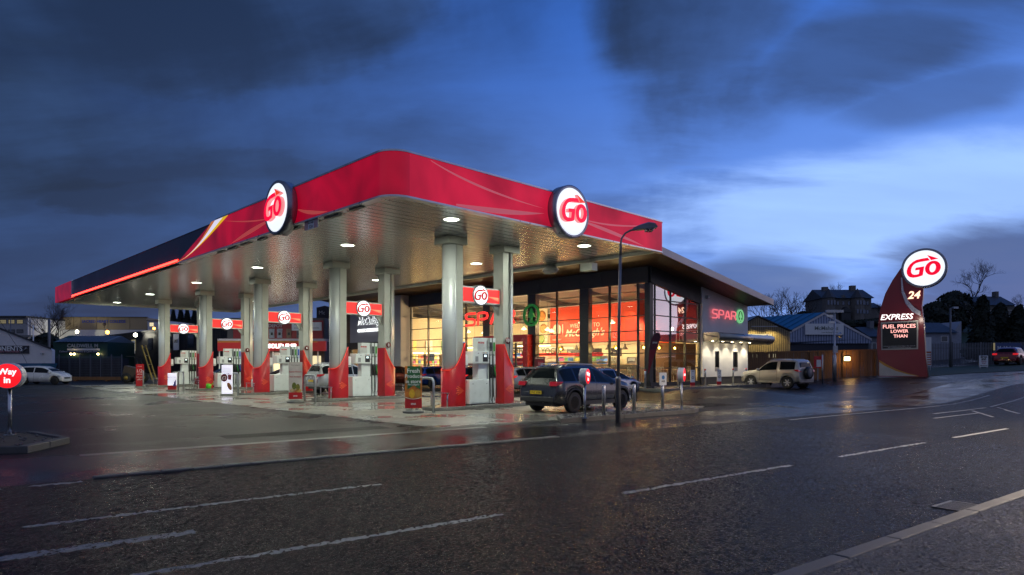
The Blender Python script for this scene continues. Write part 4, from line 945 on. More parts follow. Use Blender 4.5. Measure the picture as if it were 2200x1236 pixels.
for i, (x, y_) in enumerate(((1.2, .7), (3.0, .7), (4.7, .75), (.7, 2.65))):
    t = thing('cafe_table', f'small square cafe table {("in the shop corner", "second along the side window", "third along the side window", "behind the front window")[i]}', 'table', LR(S_L+y_, S_R+x, .55), AR, 'cafe tables inside the window')
    ob('table_top', fl(-.33, .33, -.33, .33, .72, .75), tan, t); ob('pedestal', MB().lathe([(.2, 0), (.2, .02), (.03, .04), (.03, .72)], 12), chm, t)
part('partition_wall', fl(5.6, 5.7, .2, .3, .55, 2.9), cream)
part('partition_wall', fl(1.85, 9.0, 2.0, 2.12, .55, 3.0), M('brown_wall', (.13, .07, .045), .6), label='dark brown partition behind the corner tables')
# promo panels in the window zone
for k, (y_, s, c) in enumerate(((16.6, 'deals', 'red'), (21.4, 'Brewed to go', 'white'), (19.2, 'offers', 'red'))):
    t = thing('promo_sign', f'{("red deals", "white coffee poster", "red offers")[k]} sign hanging behind the front glass', 'promo sign', LR(S_L+y_, S_R+.9, (1.5, 2.2, 2.0)[k]), A0)
    ob('board', fl(-.45, .45, -.01, .01, -.3, .3), {'red': red_m, 'white': white_m}[c], t); text(s, white_m if c == 'red' else red_m, t, (0, -.02, .05), w=.7, ext=.004, bold=.01)
t = thing('promo_sign', 'maroon special offers sign beside the entrance portal', 'promo sign', LR(S_L+8.0, S_R-.55, .36), A0)
ob('board', fl(-.45, .45, -.02, .02, .85, 1.75), M('maroon_board', (.16, .01, .02), .4), t); text('Offer ends Sunday', crm, t, (0, -.025, 1.65), w=.75, ext=.004); ob('offer_box', fl(-.15, .35, -.026, -.021, 1.1, 1.5), M('offer_red', (.5, .03, .05), .4), t); text('5.00', white_m, t, (.1, -.03, 1.3), w=.35, ext=.004)
ob('stand_leg', MB().box(-.4, -.36, -.02, .02, 0, .85).box(.36, .4, -.02, .02, 0, .85), greyp, t)
# ================================================================ CARS
def interp(pts, x):
    if x <= pts[0][0]: return pts[0][1]
    for (a, u), (b, v) in zip(pts, pts[1:]):
        if x <= b: return u+(v-u)*(x-a)/(b-a)
    return pts[-1][1]
def sm_i(pts, x, h=.05): return (interp(pts, x-h)+2*interp(pts, x)+interp(pts, x+h))/4
KIND = {
 'suv': dict(L=4.44, w=.92, wr=.60, wh=(-1.32, 1.32), rw=.355, top=[(-2.22, .50), (-2.20, .80), (-2.15, .98), (-2.08, 1.10), (-1.82, 1.52), (-1.6, 1.60), (-.9, 1.64), (-.1, 1.62), (.35, 1.50), (1.12, 1.08), (1.6, 1.02), (2.0, .90), (2.16, .72), (2.22, .45)],
   belt=[(-2.2, 1.06), (-1.2, 1.06), (.6, .98), (1.2, .96), (2.2, .8)], bot=.26, sg=[(-1.85, -1.22), (-1.16, -.18), (-.12, 1.02)], ws=(.36, 1.06), rwn=(-2.06, -1.82)),
 'hatch': dict(L=4.2, w=.88, wr=.58, wh=(-1.28, 1.30), rw=.315, top=[(-2.1, .42), (-2.08, .75), (-2.02, .92), (-1.95, .98), (-1.68, 1.33), (-1.45, 1.42), (-.6, 1.46), (.0, 1.44), (.45, 1.30), (1.18, .96), (1.6, .90), (1.95, .76), (2.07, .6), (2.1, .4)],
   belt=[(-2.1, .95), (-1, .93), (.6, .87), (1.2, .85), (2.1, .7)], bot=.2, sg=[(-1.72, -1.1), (-1.04, -.12), (-.06, 1.06)], ws=(.46, 1.12), rwn=(-1.93, -1.68)),
 'mini': dict(L=3.5, w=.80, wr=.56, wh=(-1.15, 1.2), rw=.29, top=[(-1.75, .42), (-1.74, .8), (-1.69, .95), (-1.60, 1.18), (-1.45, 1.42), (-1.2, 1.47), (-.4, 1.49), (.15, 1.45), (.5, 1.30), (1.05, .98), (1.4, .90), (1.65, .74), (1.74, .55), (1.76, .4)],
   belt=[(-1.75, .98), (-1, .95), (.6, .9), (1.2, .86), (1.76, .7)], bot=.2, sg=[(-1.45, -.42), (-.35, .98)], ws=(.48, 1.0), rwn=(-1.66, -1.46)),
 'rav': dict(L=4.25, w=.88, wr=.64, wh=(-1.2, 1.3), rw=.35, top=[(-2.05, .5), (-2.04, .95), (-2.0, 1.08), (-1.94, 1.16), (-1.76, 1.58), (-1.6, 1.66), (-.6, 1.70), (.1, 1.67), (.5, 1.52), (1.12, 1.12), (1.6, 1.05), (1.98, .92), (2.1, .7), (2.14, .5)],
   belt=[(-2.05, 1.1), (-1, 1.08), (.6, 1.03), (1.2, 1.0), (2.1, .85)], bot=.3, sg=[(-1.8, -1.0), (-.93, -.02), (.04, 1.05)], ws=(.52, 1.06), rwn=(-1.93, -1.76)),
 'jeep': dict(L=4.2, w=.93, wr=.72, wh=(-1.15, 1.4), rw=.385, top=[(-1.9, .5), (-1.89, 1.1), (-1.86, 1.22), (-1.72, 1.70), (-1.6, 1.80), (-.6, 1.84), (.05, 1.81), (.32, 1.72), (.95, 1.20), (1.05, 1.16), (1.7, 1.10), (2.12, 1.0), (2.24, .8), (2.28, .55)],
   belt=[(-1.9, 1.2), (.6, 1.13), (1.2, 1.05), (2.28, .9)], bot=.36, sg=[(-1.62, -.62), (-.42, .86)], ws=(.34, .92), rwn=(-1.85, -1.72)),
}
def make_car(kind, name, label, loc, heading, paint, plate=None, lights=False, tail=0., rails=False, spare=False, hl=0., clad=None, cat='car', group=None):
    K_ = KIND[kind]; t = thing(name, label, cat, loc, heading, group)
    w, wr, rw, wh = K_['w'], K_['wr'], K_['rw'], K_['wh']; xa, xb = K_['top'][0][0], K_['top'][-1][0]
    top = lambda x: sm_i(K_['top'], x, .06) if xa+.1 < x < xb-.1 else interp(K_['top'], x)
    belt = lambda x: min(interp(K_['belt'], x), top(x)-.03)
    def hw(x):
        a = (x-xa)/.45; b = (xb-x)/.7; return w*(1-.16*max(0, 1-a)**2.2)*(1-.24*max(0, 1-b)**2.0)
    def bot(x, arch=True):
        z = K_['bot']+.12*max(0, 1-(x-xa)/.5)+.06*max(0, 1-(xb-x)/.4)
        if arch:
            for c in wh:
                R = rw+.07
                if abs(x-c) < R: z = max(z, rw+sqrt(R*R-(x-c)**2))
        return min(z, belt(x)-.06)
    def sect(x):
        H, B, T, Z0 = hw(x), belt(x), top(x), bot(x); h = T-B; k = max(0, min(1, (h-.05)/.35)); R_ = (H*.90)*(1-k)+(wr*H/w)*k; m = Z0+(B-Z0)*.5
        g = H*.955
        return [(0, Z0), (H*.80, Z0), (H*.985, Z0+.015), (H*1.0, m), (H*.985, B-.05), (g, B), (g+(R_-g)*.06, B+h*.06), (g+(R_-g)*.60, B+h*.56), (R_, B+h*.86), (R_*.93, B+h*.94), (R_*.72, B+h*.985), (R_*.35, T), (0, T)]
    xs = set([round(xa+i*(xb-xa)/44, 3) for i in range(45)]+[round(p[0], 3) for p in K_['top']])
    for c in wh:
        for q in range(13): xs.add(round(c+(rw+.07)*cos(pi*q/12)*.999, 3))
    xs = sorted(xs)
    rows = []
    for x in xs: s = sect(x); rows.append([(x, -y, z) for y, z in s]+[(x, y, z) for y, z in s[-2::-1]])
    mb = MB(); mb.grid(rows); n = len(rows[0]); mb.f += [tuple(range(n))[::-1], tuple(range(len(mb.v)-n, len(mb.v)))]; mb.sm += [False, False]
    ob('body', mb, paint, t)
    ob('underbody', MB().box(xa+.15, xb-.15, -w*.72, w*.72, K_['bot']-.02, .62), black_m, t)
    def sp(x, u, side, off=.006):    # point on the greenhouse side, u 0..1 belt to roof edge
        s = sect(x); a, b, c, d = s[5], s[6], s[7], s[8]
        pts = [a, b, c, d]; q = u*3; i = min(2, int(q)); f = q-i; y = pts[i][0]+(pts[i+1][0]-pts[i][0])*f; z = pts[i][1]+(pts[i+1][1]-pts[i][1])*f
        return (x, side*(y+off), z+off*.3)
    for side in (-1, 1):
        for a, b in K_['sg']:
            rws = []
            for i in range(11):
                x = a+(b-a)*i/10; h = top(x)-belt(x)
                if h < .12: continue
                rws.append([sp(x, .12+.78*q/4*min(1, max(0, (h-.1)/.2)), side, .007) for q in range(5)])
            if len(rws) > 1: ob('window', MB().grid(rws), carglass, t)
        # door shut lines, handles, sill
        for x in [g[0]-.03 for g in K_['sg'][1:]]+[K_['sg'][-1][1]-.12]:
            s = sect(x); rws = [[(x+dx, side*(s[i][0]+.003), s[i][1]) for i in (2, 3, 4, 5)] for dx in (-.006, .006)]
            if abs(x-wh[0]) > rw+.1 and abs(x-wh[1]) > rw+.1: ob('door_seam', MB().grid(rws), black_m, t)
        for a, b in K_['sg'][-2:]:
            s = sect(a+.16); z = belt(a+.16)-.10; ob('door_handle', MB().box(a+.06, a+.24, side*(s[4][0]+.0) if side < 0 else s[4][0]-.01, (side*s[4][0]+.01) if side < 0 else s[4][0]+.028, z-.015, z+.015), paint if clad is None else galv, t)
        if clad:
            rws = [[(x, side*(hw(x)+.004), z) for z in (bot(x, False)+.0, bot(x, False)+.14)] for x in rng(wh[0]+rw+.1, wh[1]-rw-.1, 6)]
            ob('side_cladding', MB().grid(rws), clad, t)
            for c in wh:
                ob('wheel_arch', MB().tube([(c+(rw+.085)*cos(q), side*(hw(c+(rw+.085)*cos(q))-.004), rw+(rw+.085)*sin(q)) for q in [pi*i/12 for i in range(13)]], .03, 6), clad, t)
        # mirror
        xm = K_['ws'][1]-.12; zm = belt(xm)+.08; mir = ob('mirror', MB().lathe([(0, -.09), (.07, -.06), (.09, 0), (.08, .06), (0, .09)], 10, c=(xm, side*(hw(xm)+.10), zm), axis='y'), paint, t)
        # lights
        xr = xa+.10; s = sect(xr)
        ob('tail_light', MB().prism([(xa-.005, belt(xa+.25)-.15), (xa+.30, belt(xa+.25)-.08), (xa+.36, belt(xa+.3)-.0), (xa+.04, belt(xa+.3)+.0)], side*(hw(xa+.1)*.66), side*(hw(xa+.22)*.995+.004), 'y'), M('tail_lens', (.35, .008, .012), .08, em=(1, .02, .03), es=.05, coat=1) if not tail else E('tail_lit', (1, .02, .02), tail), t, bev=.02)
        ob('headlight', MB().prism([(xb-.50, .66 if kind in ('hatch', 'mini') else .78), (xb-.06, .58 if kind in ('hatch', 'mini') else .70), (xb-.09, .70 if kind in ('hatch', 'mini') else .84), (xb-.48, .76 if kind in ('hatch', 'mini') else .93)], side*hw(xb-.2)*.66, side*(hw(xb-.35)*.985), 'y'), M('headlamp_glass', (.55, .58, .6), .08, .3, coat=1), t, bev=.02)
    def cap(x0, x1, nm, f=.90):
        rws = []
        for i in range(6):
            x = x0+(x1-x0)*i/5; s = sect(x); pts = [s[8], s[9], s[10], s[11], s[12]]
            dz = top(x+.01)-top(x-.01); nx = -dz/.02; nl = sqrt(nx*nx+1); ox, oz = nx/nl*.008, 1/nl*.008
            r_ = [(x+ox, -y*f, z+oz) for y, z in pts]+[(x+ox, y*f, z+oz) for y, z in pts[-2::-1]]; rws.append(r_)
        ob(nm, MB().grid(rws), carglass, t)
    cap(K_['ws'][0]+.06, K_['ws'][1]-.03, 'windscreen'); cap(K_['rwn'][0]+.02, K_['rwn'][1]-.01, 'rear_window', .86)
    # rear panel details
    zb = belt(xa+.3)
    ob('rear_bumper', MB().box(xa-.035, xa+.12, -w*.8, w*.8, K_['bot']+.12, K_['bot']+.30), clad or paint, t, bev=.03)
    ob('front_bumper', MB().box(xb-.12, xb+.02, -w*.66, w*.66, K_['bot']+.02, K_['bot']+.2), clad or paint, t, bev=.03)
    ob('grille', MB().box(xb-.09, xb+.012, -w*.42, w*.42, K_['bot']+.24, K_['bot']+.36), black_m, t)
    pl_ = ob('number_plate', MB().box(xa-.048, xa-.036, -.26, .26, zb-.42, zb-.31), M('yellow_plate', (.70, .48, .02), .4), t)
    if plate: ob('plate_text', text_mesh(plate, w=.46, ext=.003, bold=.01), black_m, pl_, (xa-.05, 0, zb-.365), rz=-pi/2)
    # wheels
    for c in wh:
        for side in (-1, 1):
            y0 = side*(w-.005); wl = ob('wheel', MB().lathe([(rw*.62, -.11), (rw*.92, -.11), (rw, -.08), (rw, .08), (rw*.92, .11), (rw*.62, .11), (rw*.62, -.11)], 28, c=(0, 0, 0), axis='y'), rubber, t, (c, y0-side*.11, rw))
            ob('rim', MB().lathe([(rw*.63, 0), (rw*.66, side*.112), (rw*.60, side*.108), (rw*.56, side*.05), (0, side*.045)], 24, axis='y'), M('rim_dark', (.10, .10, .11), .35, .8), wl)
            mb = MB()
            for q in range(6 if kind != 'suv' else 10):
                a = 2*pi*q/(6 if kind != 'suv' else 10); m_ = Matrix.Rotation(a, 4, 'Y'); wd_ = .028 if kind != 'suv' else .017
                mb.box(rw*.08, rw*.62, min(side*.06, side*.1), max(side*.06, side*.1), -wd_, wd_, m_)
            mb.lathe([(rw*.15, side*.05), (rw*.13, side*.105), (0, side*.108)], 12, axis='y')
            ob('spokes', mb, rim_m, wl)
    if rails:
        for side in (-1, 1): ob('roof_rail', MB().tube([(-1.45, side*(wr-.02), top(-1.4)-.06), (-1.3, side*(wr-.03), top(-1.3)+.03), (.0, side*(wr-.03), top(0)+.03), (.2, side*(wr-.02), top(.2)-.05)], .02, 6), galv, t)
    if spare:
        sw = ob('spare_wheel', MB().lathe([(.0, -.12), (rw*.9, -.12), (rw, -.08), (rw, .08), (rw*.9, .1), (0, .1)], 28, axis='x'), black_m, t, (xa-.14, .05, .98))
        ob('wheel_cover', MB().lathe([(0, -.14), (rw*.62, -.13), (rw*.68, -.118)], 24, axis='x'), M('cover_grey', (.12, .12, .13), .4), sw)
    if hl:
        for side in (-1, 1):
            h = ob('headlight_lens', MB().lathe([(0, .03), (.05, .02), (.06, 0)], 14, c=(xb-.05, side*hw(xb-.2)*.8, .72), axis='x'), E('headlamp_light', (1, .95, .85), 150), t)
            lamp('SPOT', h, (xb+.04, side*hw(xb-.2)*.8, .72), hl, (1, .93, .82), .06, rot=Vector((-1, 0, .045)).to_track_quat('Z', 'Y').to_euler(), spot=80, blend=1)
    return t
def paint(n, c, metal=.4, rough=.25): return M('paint_'+n, c, rough, metal, var=.03, coat=.8, spec=.5)
P_sil = paint('silver', (.42, .44, .47)); P_dark = paint('graphite', (.026, .028, .032), .3); P_gold = paint('champagne', (.40, .37, .32), .2, .4); P_white = paint('white', (.62, .63, .64), .1)
P_blue = paint('blue', (.01, .04, .22)); P_blk = paint('black', (.01, .01, .012)); P_red = paint('dark_red', (.18, .008, .012)); P_mpv = paint('blue_silver', (.26, .30, .40))
def onR(x, y): return (x, y, hgt(x, y)+.008)
make_car('suv', 'parked_suv', 'dark graphite SUV with yellow rear plate parked by the nearest pump island', onR(2.40, 23.3), AR, P_dark, 'DNZ 3780', clad=M('satin_dark_trim', (.02, .02, .022), .5), rails=True)
make_car('hatch', 'parked_car', 'silver blue hatchback half hidden behind the dark SUV, nose to the shop corner', onR(4.75, 33.4), AR, P_mpv)
make_car('hatch', 'parked_car', 'small silver hatchback with round tail lights left of the dark SUV', onR(*LR(12.6, 18.2).xy), AR, P_sil, tail=.5)
make_car('hatch', 'parked_car', 'black hatchback parked behind the nearest fuel pump', onR(*LR(17.0, 18.3).xy), AR, P_blk, tail=.3)
make_car('hatch', 'parked_car', 'dark blue hatchback seen between the first and second islands', onR(*LR(21.2, 18.3).xy), AR, P_blue, 'HXZ 412')
make_car('hatch', 'parked_car', 'dark red saloon with glowing brake light behind the second island', onR(*LR(26.2, 18.3).xy), AR, paint('maroon', (.06, .006, .01)), tail=3.0)
make_car('rav', 'parked_suv', 'silver four wheel drive with roof rails fuelling at the second island', onR(*LR(18.4, 9.4).xy), AR, P_sil, rails=True, clad=M('grey_cladding', (.22, .22, .23), .5))
make_car('hatch', 'parked_car', 'white hatchback seen behind the middle fuel pump', onR(*LR(25.0, 9.2).xy), AR+pi, P_white)
make_car('hatch', 'parked_car', 'dark grey estate car behind the fourth fuel pump', onR(*LR(33.0, 8.6).xy), AR+pi, P_dark)
make_car('mini', 'parked_car', 'small white five door car parked by the white gabled building', onR(wx(97, 53), 53), rad(2), P_white)
make_car('jeep', 'parked_jeep', 'champagne silver three door jeep with black spare wheel on its back', onR(17.0, 41.6), rad(125), P_gold, rails=True, spare=True, clad=M('champagne_trim', (.30, .29, .27), .4, .4))
make_car('hatch', 'passing_car', 'dark red hatchback driving up the hill past the charity shop sign', onR(wx(2176, 54), 54), rad(38), P_red, tail=3.5)
# ================================================================ KERBED ISLANDS
stone_m = M('wet_gravel', (.07, .065, .06), .3, var=.5, vs_=25)
def kerb_island(label, poly, kw=.14, h=.13, gravel=500):
    n = len(poly); cx = sum(p[0] for p in poly)/n; cy = sum(p[1] for p in poly)/n
    ins = []
    for p in poly: d = Vector((cx-p[0], cy-p[1])); l = d.length; ins.append((p[0]+d.x/l*kw*1.3, p[1]+d.y/l*kw*1.3))
    t = struct('kerbed_island', MB().prism(ins, -.02, h-.035), M('dark_soil', (.03, .027, .025), .8, bump=1, bs=30))
    for i in range(n):
        a, b, ai, bi = Vector(poly[i]), Vector(poly[(i+1) % n]), Vector(ins[i]), Vector(ins[(i+1) % n]); L_ = (b-a).length; m = max(1, round(L_/.9))
        for q in range(m):
            f0, f1 = (q+.006)/m, (q+1-.006)/m
            pl = [a.lerp(b, f0), a.lerp(b, f1), ai.lerp(bi, f1), ai.lerp(bi, f0)]
            me = MB().prism([(v.x, v.y) for v in pl], -.02, h+random.uniform(-.003, .003)).mesh('kerb_stone'); fixn(me)
            ob('kerb_stone', me, kerbm, t, fix=False, bev=.02)
    mb = MB()
    xs_ = [p[0] for p in ins]; ys_ = [p[1] for p in ins]; c = 0
    while c < gravel:
        x, y = random.uniform(min(xs_), max(xs_)), random.uniform(min(ys_), max(ys_))
        if all((ins[(i+1) % n][0]-ins[i][0])*(y-ins[i][1])-(ins[(i+1) % n][1]-ins[i][1])*(x-ins[i][0]) >= 0 for i in range(n)):
            r = random.uniform(.018, .04); mb.lathe([(0, -r*.5), (r, -r*.1), (r*.8, r*.4), (0, r*.6)], 5, c=(x, y, h-.03+random.random()*.02), smooth=False)
        c += 1
    ob('gravel', mb, stone_m, t, kind='stuff', fix=False)
q = lambda e, d: tuple(ED(e, d).xy)
kerb_island('', [q(11.9, 13.75), q(18.0, 13.95), q(18.6, 14.25), q(18.0, 14.75), q(12.8, 15.0)], gravel=900)
kerb_island('', [(-30, 9.0), (-8.95, 12.05), (-9.2, 13.6), (-10.8, 14.8), (-30, 13.6)][::1], gravel=1500)
# ================================================================ SIGNS AND POSTS
def way_sign(label, loc, rz, words_, H, R, th, bar=False):
    t = thing('way_sign', label, 'round sign on post', loc, rz, 'round red lit direction signs')
    ob('post', MB().tube([(0, 0, 0), (0, 0, H-R*.9)], .038, 10), steel, t)
    ob('drum', MB().lathe([(R*.93, -th/2), (R, -th/2), (R*1.02, -th/2+.015), (R*1.02, th/2-.015), (R, th/2), (R*.93, th/2)], 36, c=(0, 0, H), axis='y'), M('sign_drum', (.62, .64, .67), .35, .1), t)
    ob('drum_joint', MB().lathe([(R*1.022, .0), (R*1.03, .005), (R*1.022, .01)], 36, c=(0, 0, H), axis='y'), galv, t)
    for s in (-1, 1):
        ob('lit_face', MB().lathe([(0, s*(th/2+.004)), (R*.95, s*(th/2+.004)), (R*.95, s*(th/2-.02))], 36, c=(0, 0, H), axis='y'), E('way_red', (1, .012, .02), 1.1), t)
        if bar: ob('white_bar', MB().box(-R*.62, R*.62, *sorted((s*(th/2+.006), s*(th/2+.012))), H-R*.16, H+R*.16), E('bar_white', (1, .95, .95), 1.0), t)
        else:
            for wd_, z in zip(words_, (R*.27, -R*.33)): ob('lettering', text_mesh(wd_, h=R*(.62 if wd_ == 'Way' else .46), ext=.008, bold=.022), E('sign_white_text', (1, .96, .95), 1.25), t, (0, s*(th/2+.008), H+z), rz=0 if s < 0 else pi)
    ob('base_plate', MB().box(-.09, .09, -.09, .09, 0, .015), steel, t)
way_sign('large round red Way in sign at the left edge of the picture', (wx(21, 14.2), 14.2, .10), rad(16), ('Way', 'in'), 1.29, .275, .24)
way_sign('small round red Way in sign seen edge-on before the dark SUV', (wx(1256, 18.7), 18.7, .09), rad(66), ('Way', 'in'), 1.2, .225, .20)
way_sign('round red no entry sign seen edge-on at the right end of the kerbed island', (wx(1464, 22.2), 22.2, .09), rad(66), (), 1.19, .235, .20, True)
def bollard(label, loc, h=.95, r=.055, cap=None, grp='steel bollards'):
    t = thing('bollard', label, 'bollard', loc, 0, grp)
    ob('tube', MB().lathe([(r, 0), (r, h-.02), (r*.8, h), (0, h)], 14), steel, t); ob('collar', MB().lathe([(r, 0), (r*1.5, 0), (r*1.5, .012), (r, .014)], 14), galv, t)
    if cap: ob('red_band', MB().lathe([(r*1.02, h-.06), (r*1.06, h-.06), (r*1.06, h-.0), (r*.6, h+.03), (0, h+.03)], 14), red_m, t)
    return t
for px, Y, lb, h in ((1297, 19.6, 'first steel bollard right of the small Way in sign', .92), (1362, 20.6, 'steel bollard between the street lamp and the noticed bollard', .92), (1423, 21.7, 'steel bollard carrying a white notice board', .85)):
    bollard(lb, (wx(px, Y), Y, .09), h, grp='steel bollards on the kerbed island')
nt_ = thing('notice_board', 'tall narrow white notice fixed on top of the island bollard', 'notice board', (wx(1424, 21.7), 21.69, .94), rad(20))
ob('panel', MB().box(-.13, .13, -.02, .02, .0, .42), white_m, nt_); ob('blue_symbol', flat_shape([ell(0, .26, .055, .07, n=16)], .006), M('symbol_blue', (.03, .2, .5), .4), nt_, (0, -.024, 0)); text('AIR', black_m, nt_, (0, -.025, .13), w=.14, ext=.003, bold=.01)
for px, Y, lb in ((1386, 35.3, 'steel bollard with red band at the shop corner'), (1457, 37.6, 'steel bollard with red band behind the no entry sign'), (1515, 39.2, 'steel bollard with red band left of the small wall windows'), (1575, 42.2, 'steel bollard with red band before the second wall window'), (1603, 44.0, 'steel bollard with red band at the end of the white wall')):
    bollard(lb, (wx(px, Y), Y, .34), .98, cap=1, grp='steel bollards with red bands along the shop wall')
def info_board(label, px, Y, txt, z0, h=.95, w_=.32, foot=True, rz=rad(25)):
    t = thing('information_board', label, 'information board', (wx(px, Y), Y, z0), rz, 'slim white boards by the shop')
    ob('panel', MB().box(-w_/2, w_/2, -.02, .02, .22, h), white_m, t); ob('red_foot', MB().box(-w_/2, w_/2, -.022, .022, .0, .219), red_m, t)
    for i, s in enumerate(txt): text(s, black_m, t, (0, -.024, h-.09-.12*i), h=.06, ext=.003)
    ob('roundel', flat_shape([ell(0, .5, .08, .08, n=20), ell(0, .5, .055, .055, n=20)], .006), black_m, t, (0, -.024, 0))
info_board('slim white air and water board with red foot before the white wall', 1545, 40.6, ('WATER', 'AIR'), .34)
info_board('slim white board with red foot before the dark side glass', 1488, 38.6, ('AIR', ), .34)
# street lamp
sl_ = thing('street_lamp', 'tall dark unlit street lamp standing at the kerbed island', 'street lamp', (wx(1328, 18.35), 18.35, 0), 0)
lm = M('dark_lamp_metal', (.19, .195, .21), .45, .6, var=.15)
ob('post_base', MB().lathe([(.075, -.05), (.075, 1.18), (.085, 1.2), (.085, 1.24), (.05, 1.3)], 16), lm, sl_)
ob('post', MB().tube([(0, 0, 1.25), (.03, 0, 3.2), (.06, 0, 4.75)], [.045, .042, .04], 12), lm, sl_)
ob('arm', MB().tube([(.06, 0, 4.7), (.065, 0, 5.0), (.1, 0, 5.18), (.2, 0, 5.32), (.34, 0, 5.40), (.5, 0, 5.44)], [.05, .03, .028, .028, .028, .028], 10), lm, sl_)
hd = [(.38, 5.40), (.42, 5.47), (.62, 5.57), (.86, 5.64), (1.02, 5.62), (1.08, 5.55), (1.08, 5.47), (.62, 5.42)]
mb = MB(); 
for i_, k in enumerate((0,)):
    rows = [[(x, y_, z-abs(y_)*.25*(z > 5.5)) for x, z in hd] for y_ in (-.14, -.09, 0, .09, .14)]
    rows = [[(x, y_*(.5+.5*min(1, (x-.38)/.3)), z-(abs(y_)*.35 if z > 5.5 else 0)) for x, z in hd] for y_ in (-.14, -.1, 0, .1, .14)]
    rows = [r+[r[0]] for r in rows]; mb.grid(rows); n_ = len(rows[0]); mb.f += [tuple(range(n_-1)), tuple(range(len(mb.v)-n_, len(mb.v)-1))[::-1]]; mb.sm += [False]*2
ob('lamp_head', mb, lm, sl_)
ob('lamp_bowl', MB().lathe([(.13, .0), (.13, -.05), (.08, -.1), (0, -.115)], 16, c=(.87, 0, 5.46)), glass('lamp_bowl_glass', (.5, .48, .45), .15), sl_)
for x in (.78, .86, .95): ob('bowl_rib', MB().box(x-.012, x+.012, -.125, .125, 5.37, 5.46), lm, sl_)
# banners on the forecourt
def pavement_sign(label, l, r, w_, h, rz, base, build, z=.012, thick=.10):
    t = thing('pavement_sign', label, 'pavement sign', LR(l, r, z), rz, 'free standing advertising banners')
    if base: ob('round_base', MB().lathe([(.34, 0), (.36, .02), (.36, .07), (.25, .08), (.25, .11), (.05, .12)], 24), M('base_rubber', (.16, .155, .14), .6, bump=.3), t); z0 = .16
    else: ob('base_block', MB().box(-w_*.6, w_*.6, -.22, .22, 0, .09), M('base_rubber2', (.2, .2, .18), .6), t); z0 = .10
    ob('support', MB().box(-.1, -.07, -.02, .02, .08, z0+.04).box(.07, .1, -.02, .02, .08, z0+.04), greyp, t)
    build(t, z0, w_, h, thick); return t
def pnl(t, w_, z0, z1, th, m_, n='panel'): return ob(n, MB().box(-w_/2, w_/2, -th/2, th/2, z0, z1), m_, t)
def two(t, s, m_, z, th, **k):
    for sd in (-1, 1): ob('lettering', text_mesh(s, ext=.004, **k), m_, t, (0, sd*(th/2+.006), z), rz=0 if sd < 0 else pi)
wt = M('white_ink', (.75, .75, .72), .5); dgr = M('dark_green_print', (.012, .10, .03), .45)
def b1(t, z0, w_, h, th):
    pnl(t, w_, z0, z0+.30, th, M('red_print', (.42, .01, .012), .4)); pnl(t, w_, z0+.301, z0+h, th-.002, M('fruit_print', (.42, .13, .015), .5, var=.6, vs_=5))
    for sd in (-1, 1):
        y = sd*(th/2+.001); ye = y+sd*.003
        ob('green_pennant', MB().prism([(-w_*.36, z0+h), (w_*.40, z0+h), (w_*.40, z0+.62), (.0, z0+.76), (-w_*.36, z0+.62)], *sorted((y, ye)), 'y'), dgr, t)
        for cx, m_ in ((-.05, (.62, .36, .02)), (.14, (.42, .22, .04))): ob('printed_fruit', flat_shape([ell(cx, z0+.48, .095, .15, n=18)], .004), M('fruit%g' % cx, m_, .45, var=.25, vs_=9), t, (0, y+sd*(.0025), 0))
        ob('white_curve', MB().tube([(-w_/2+.01+i*(w_-.02)/8, y+sd*.003, z0+.30+.07*((i-4)/4)**2) for i in range(9)], .008, 4), wt, t)
    for s, z, hh in (('Fresh', 1.26, .14), ('Produce', 1.08, .12), ('in store', .90, .11)): two(t, s, wt, z0+z-.01, th+.006, h=hh, bold=.012)
    two(t, "McCullagh's", wt, z0+.74+.04, th+.006, w=.38, shear=.35); two(t, 'SPAR', wt, z0+.14, th, w=.17, bold=.03)
def b2(t, z0, w_, h, th):
    pnl(t, w_, z0, z0+.28, th, MT['red_print']); pnl(t, w_, z0+.281, z0+h, th-.002, M('pale_print', (.45, .40, .38), .5, var=.15))
    for sd in (-1, 1):
        y = sd*(th/2)
        for cx, cz, rx, rz_, c in ((-.05, .55, .09, .15, (.10, .11, .015)), (.1, .5, .08, .14, (.16, .15, .02)), (-.1, .36, .13, .08, (.45, .33, .18)), (.12, .36, .13, .08, (.5, .3, .08)), (.02, .33, .1, .05, (.42, .10, .03))): ob('printed_food', flat_shape([ell(cx, z0+cz, rx, rz_, n=16)], .004), M('din%g' % (cx+cz), c, .5, var=.4, vs_=12), t, (0, y+sd*.003, 0))
    two(t, "McCullagh's", M('grey_ink2', (.12, .12, .13), .5), z0+1.42, th+.004, w=.36, shear=.35); two(t, 'Sunday Dinners', M('red_ink2', (.40, .01, .03), .5), z0+1.14, th+.004, w=.50, bold=.012); two(t, 'Now Available', MT['red_ink2'], z0+.94, th+.004, w=.46, bold=.012); two(t, 'SPAR', wt, z0+.13, th, w=.17, bold=.03)
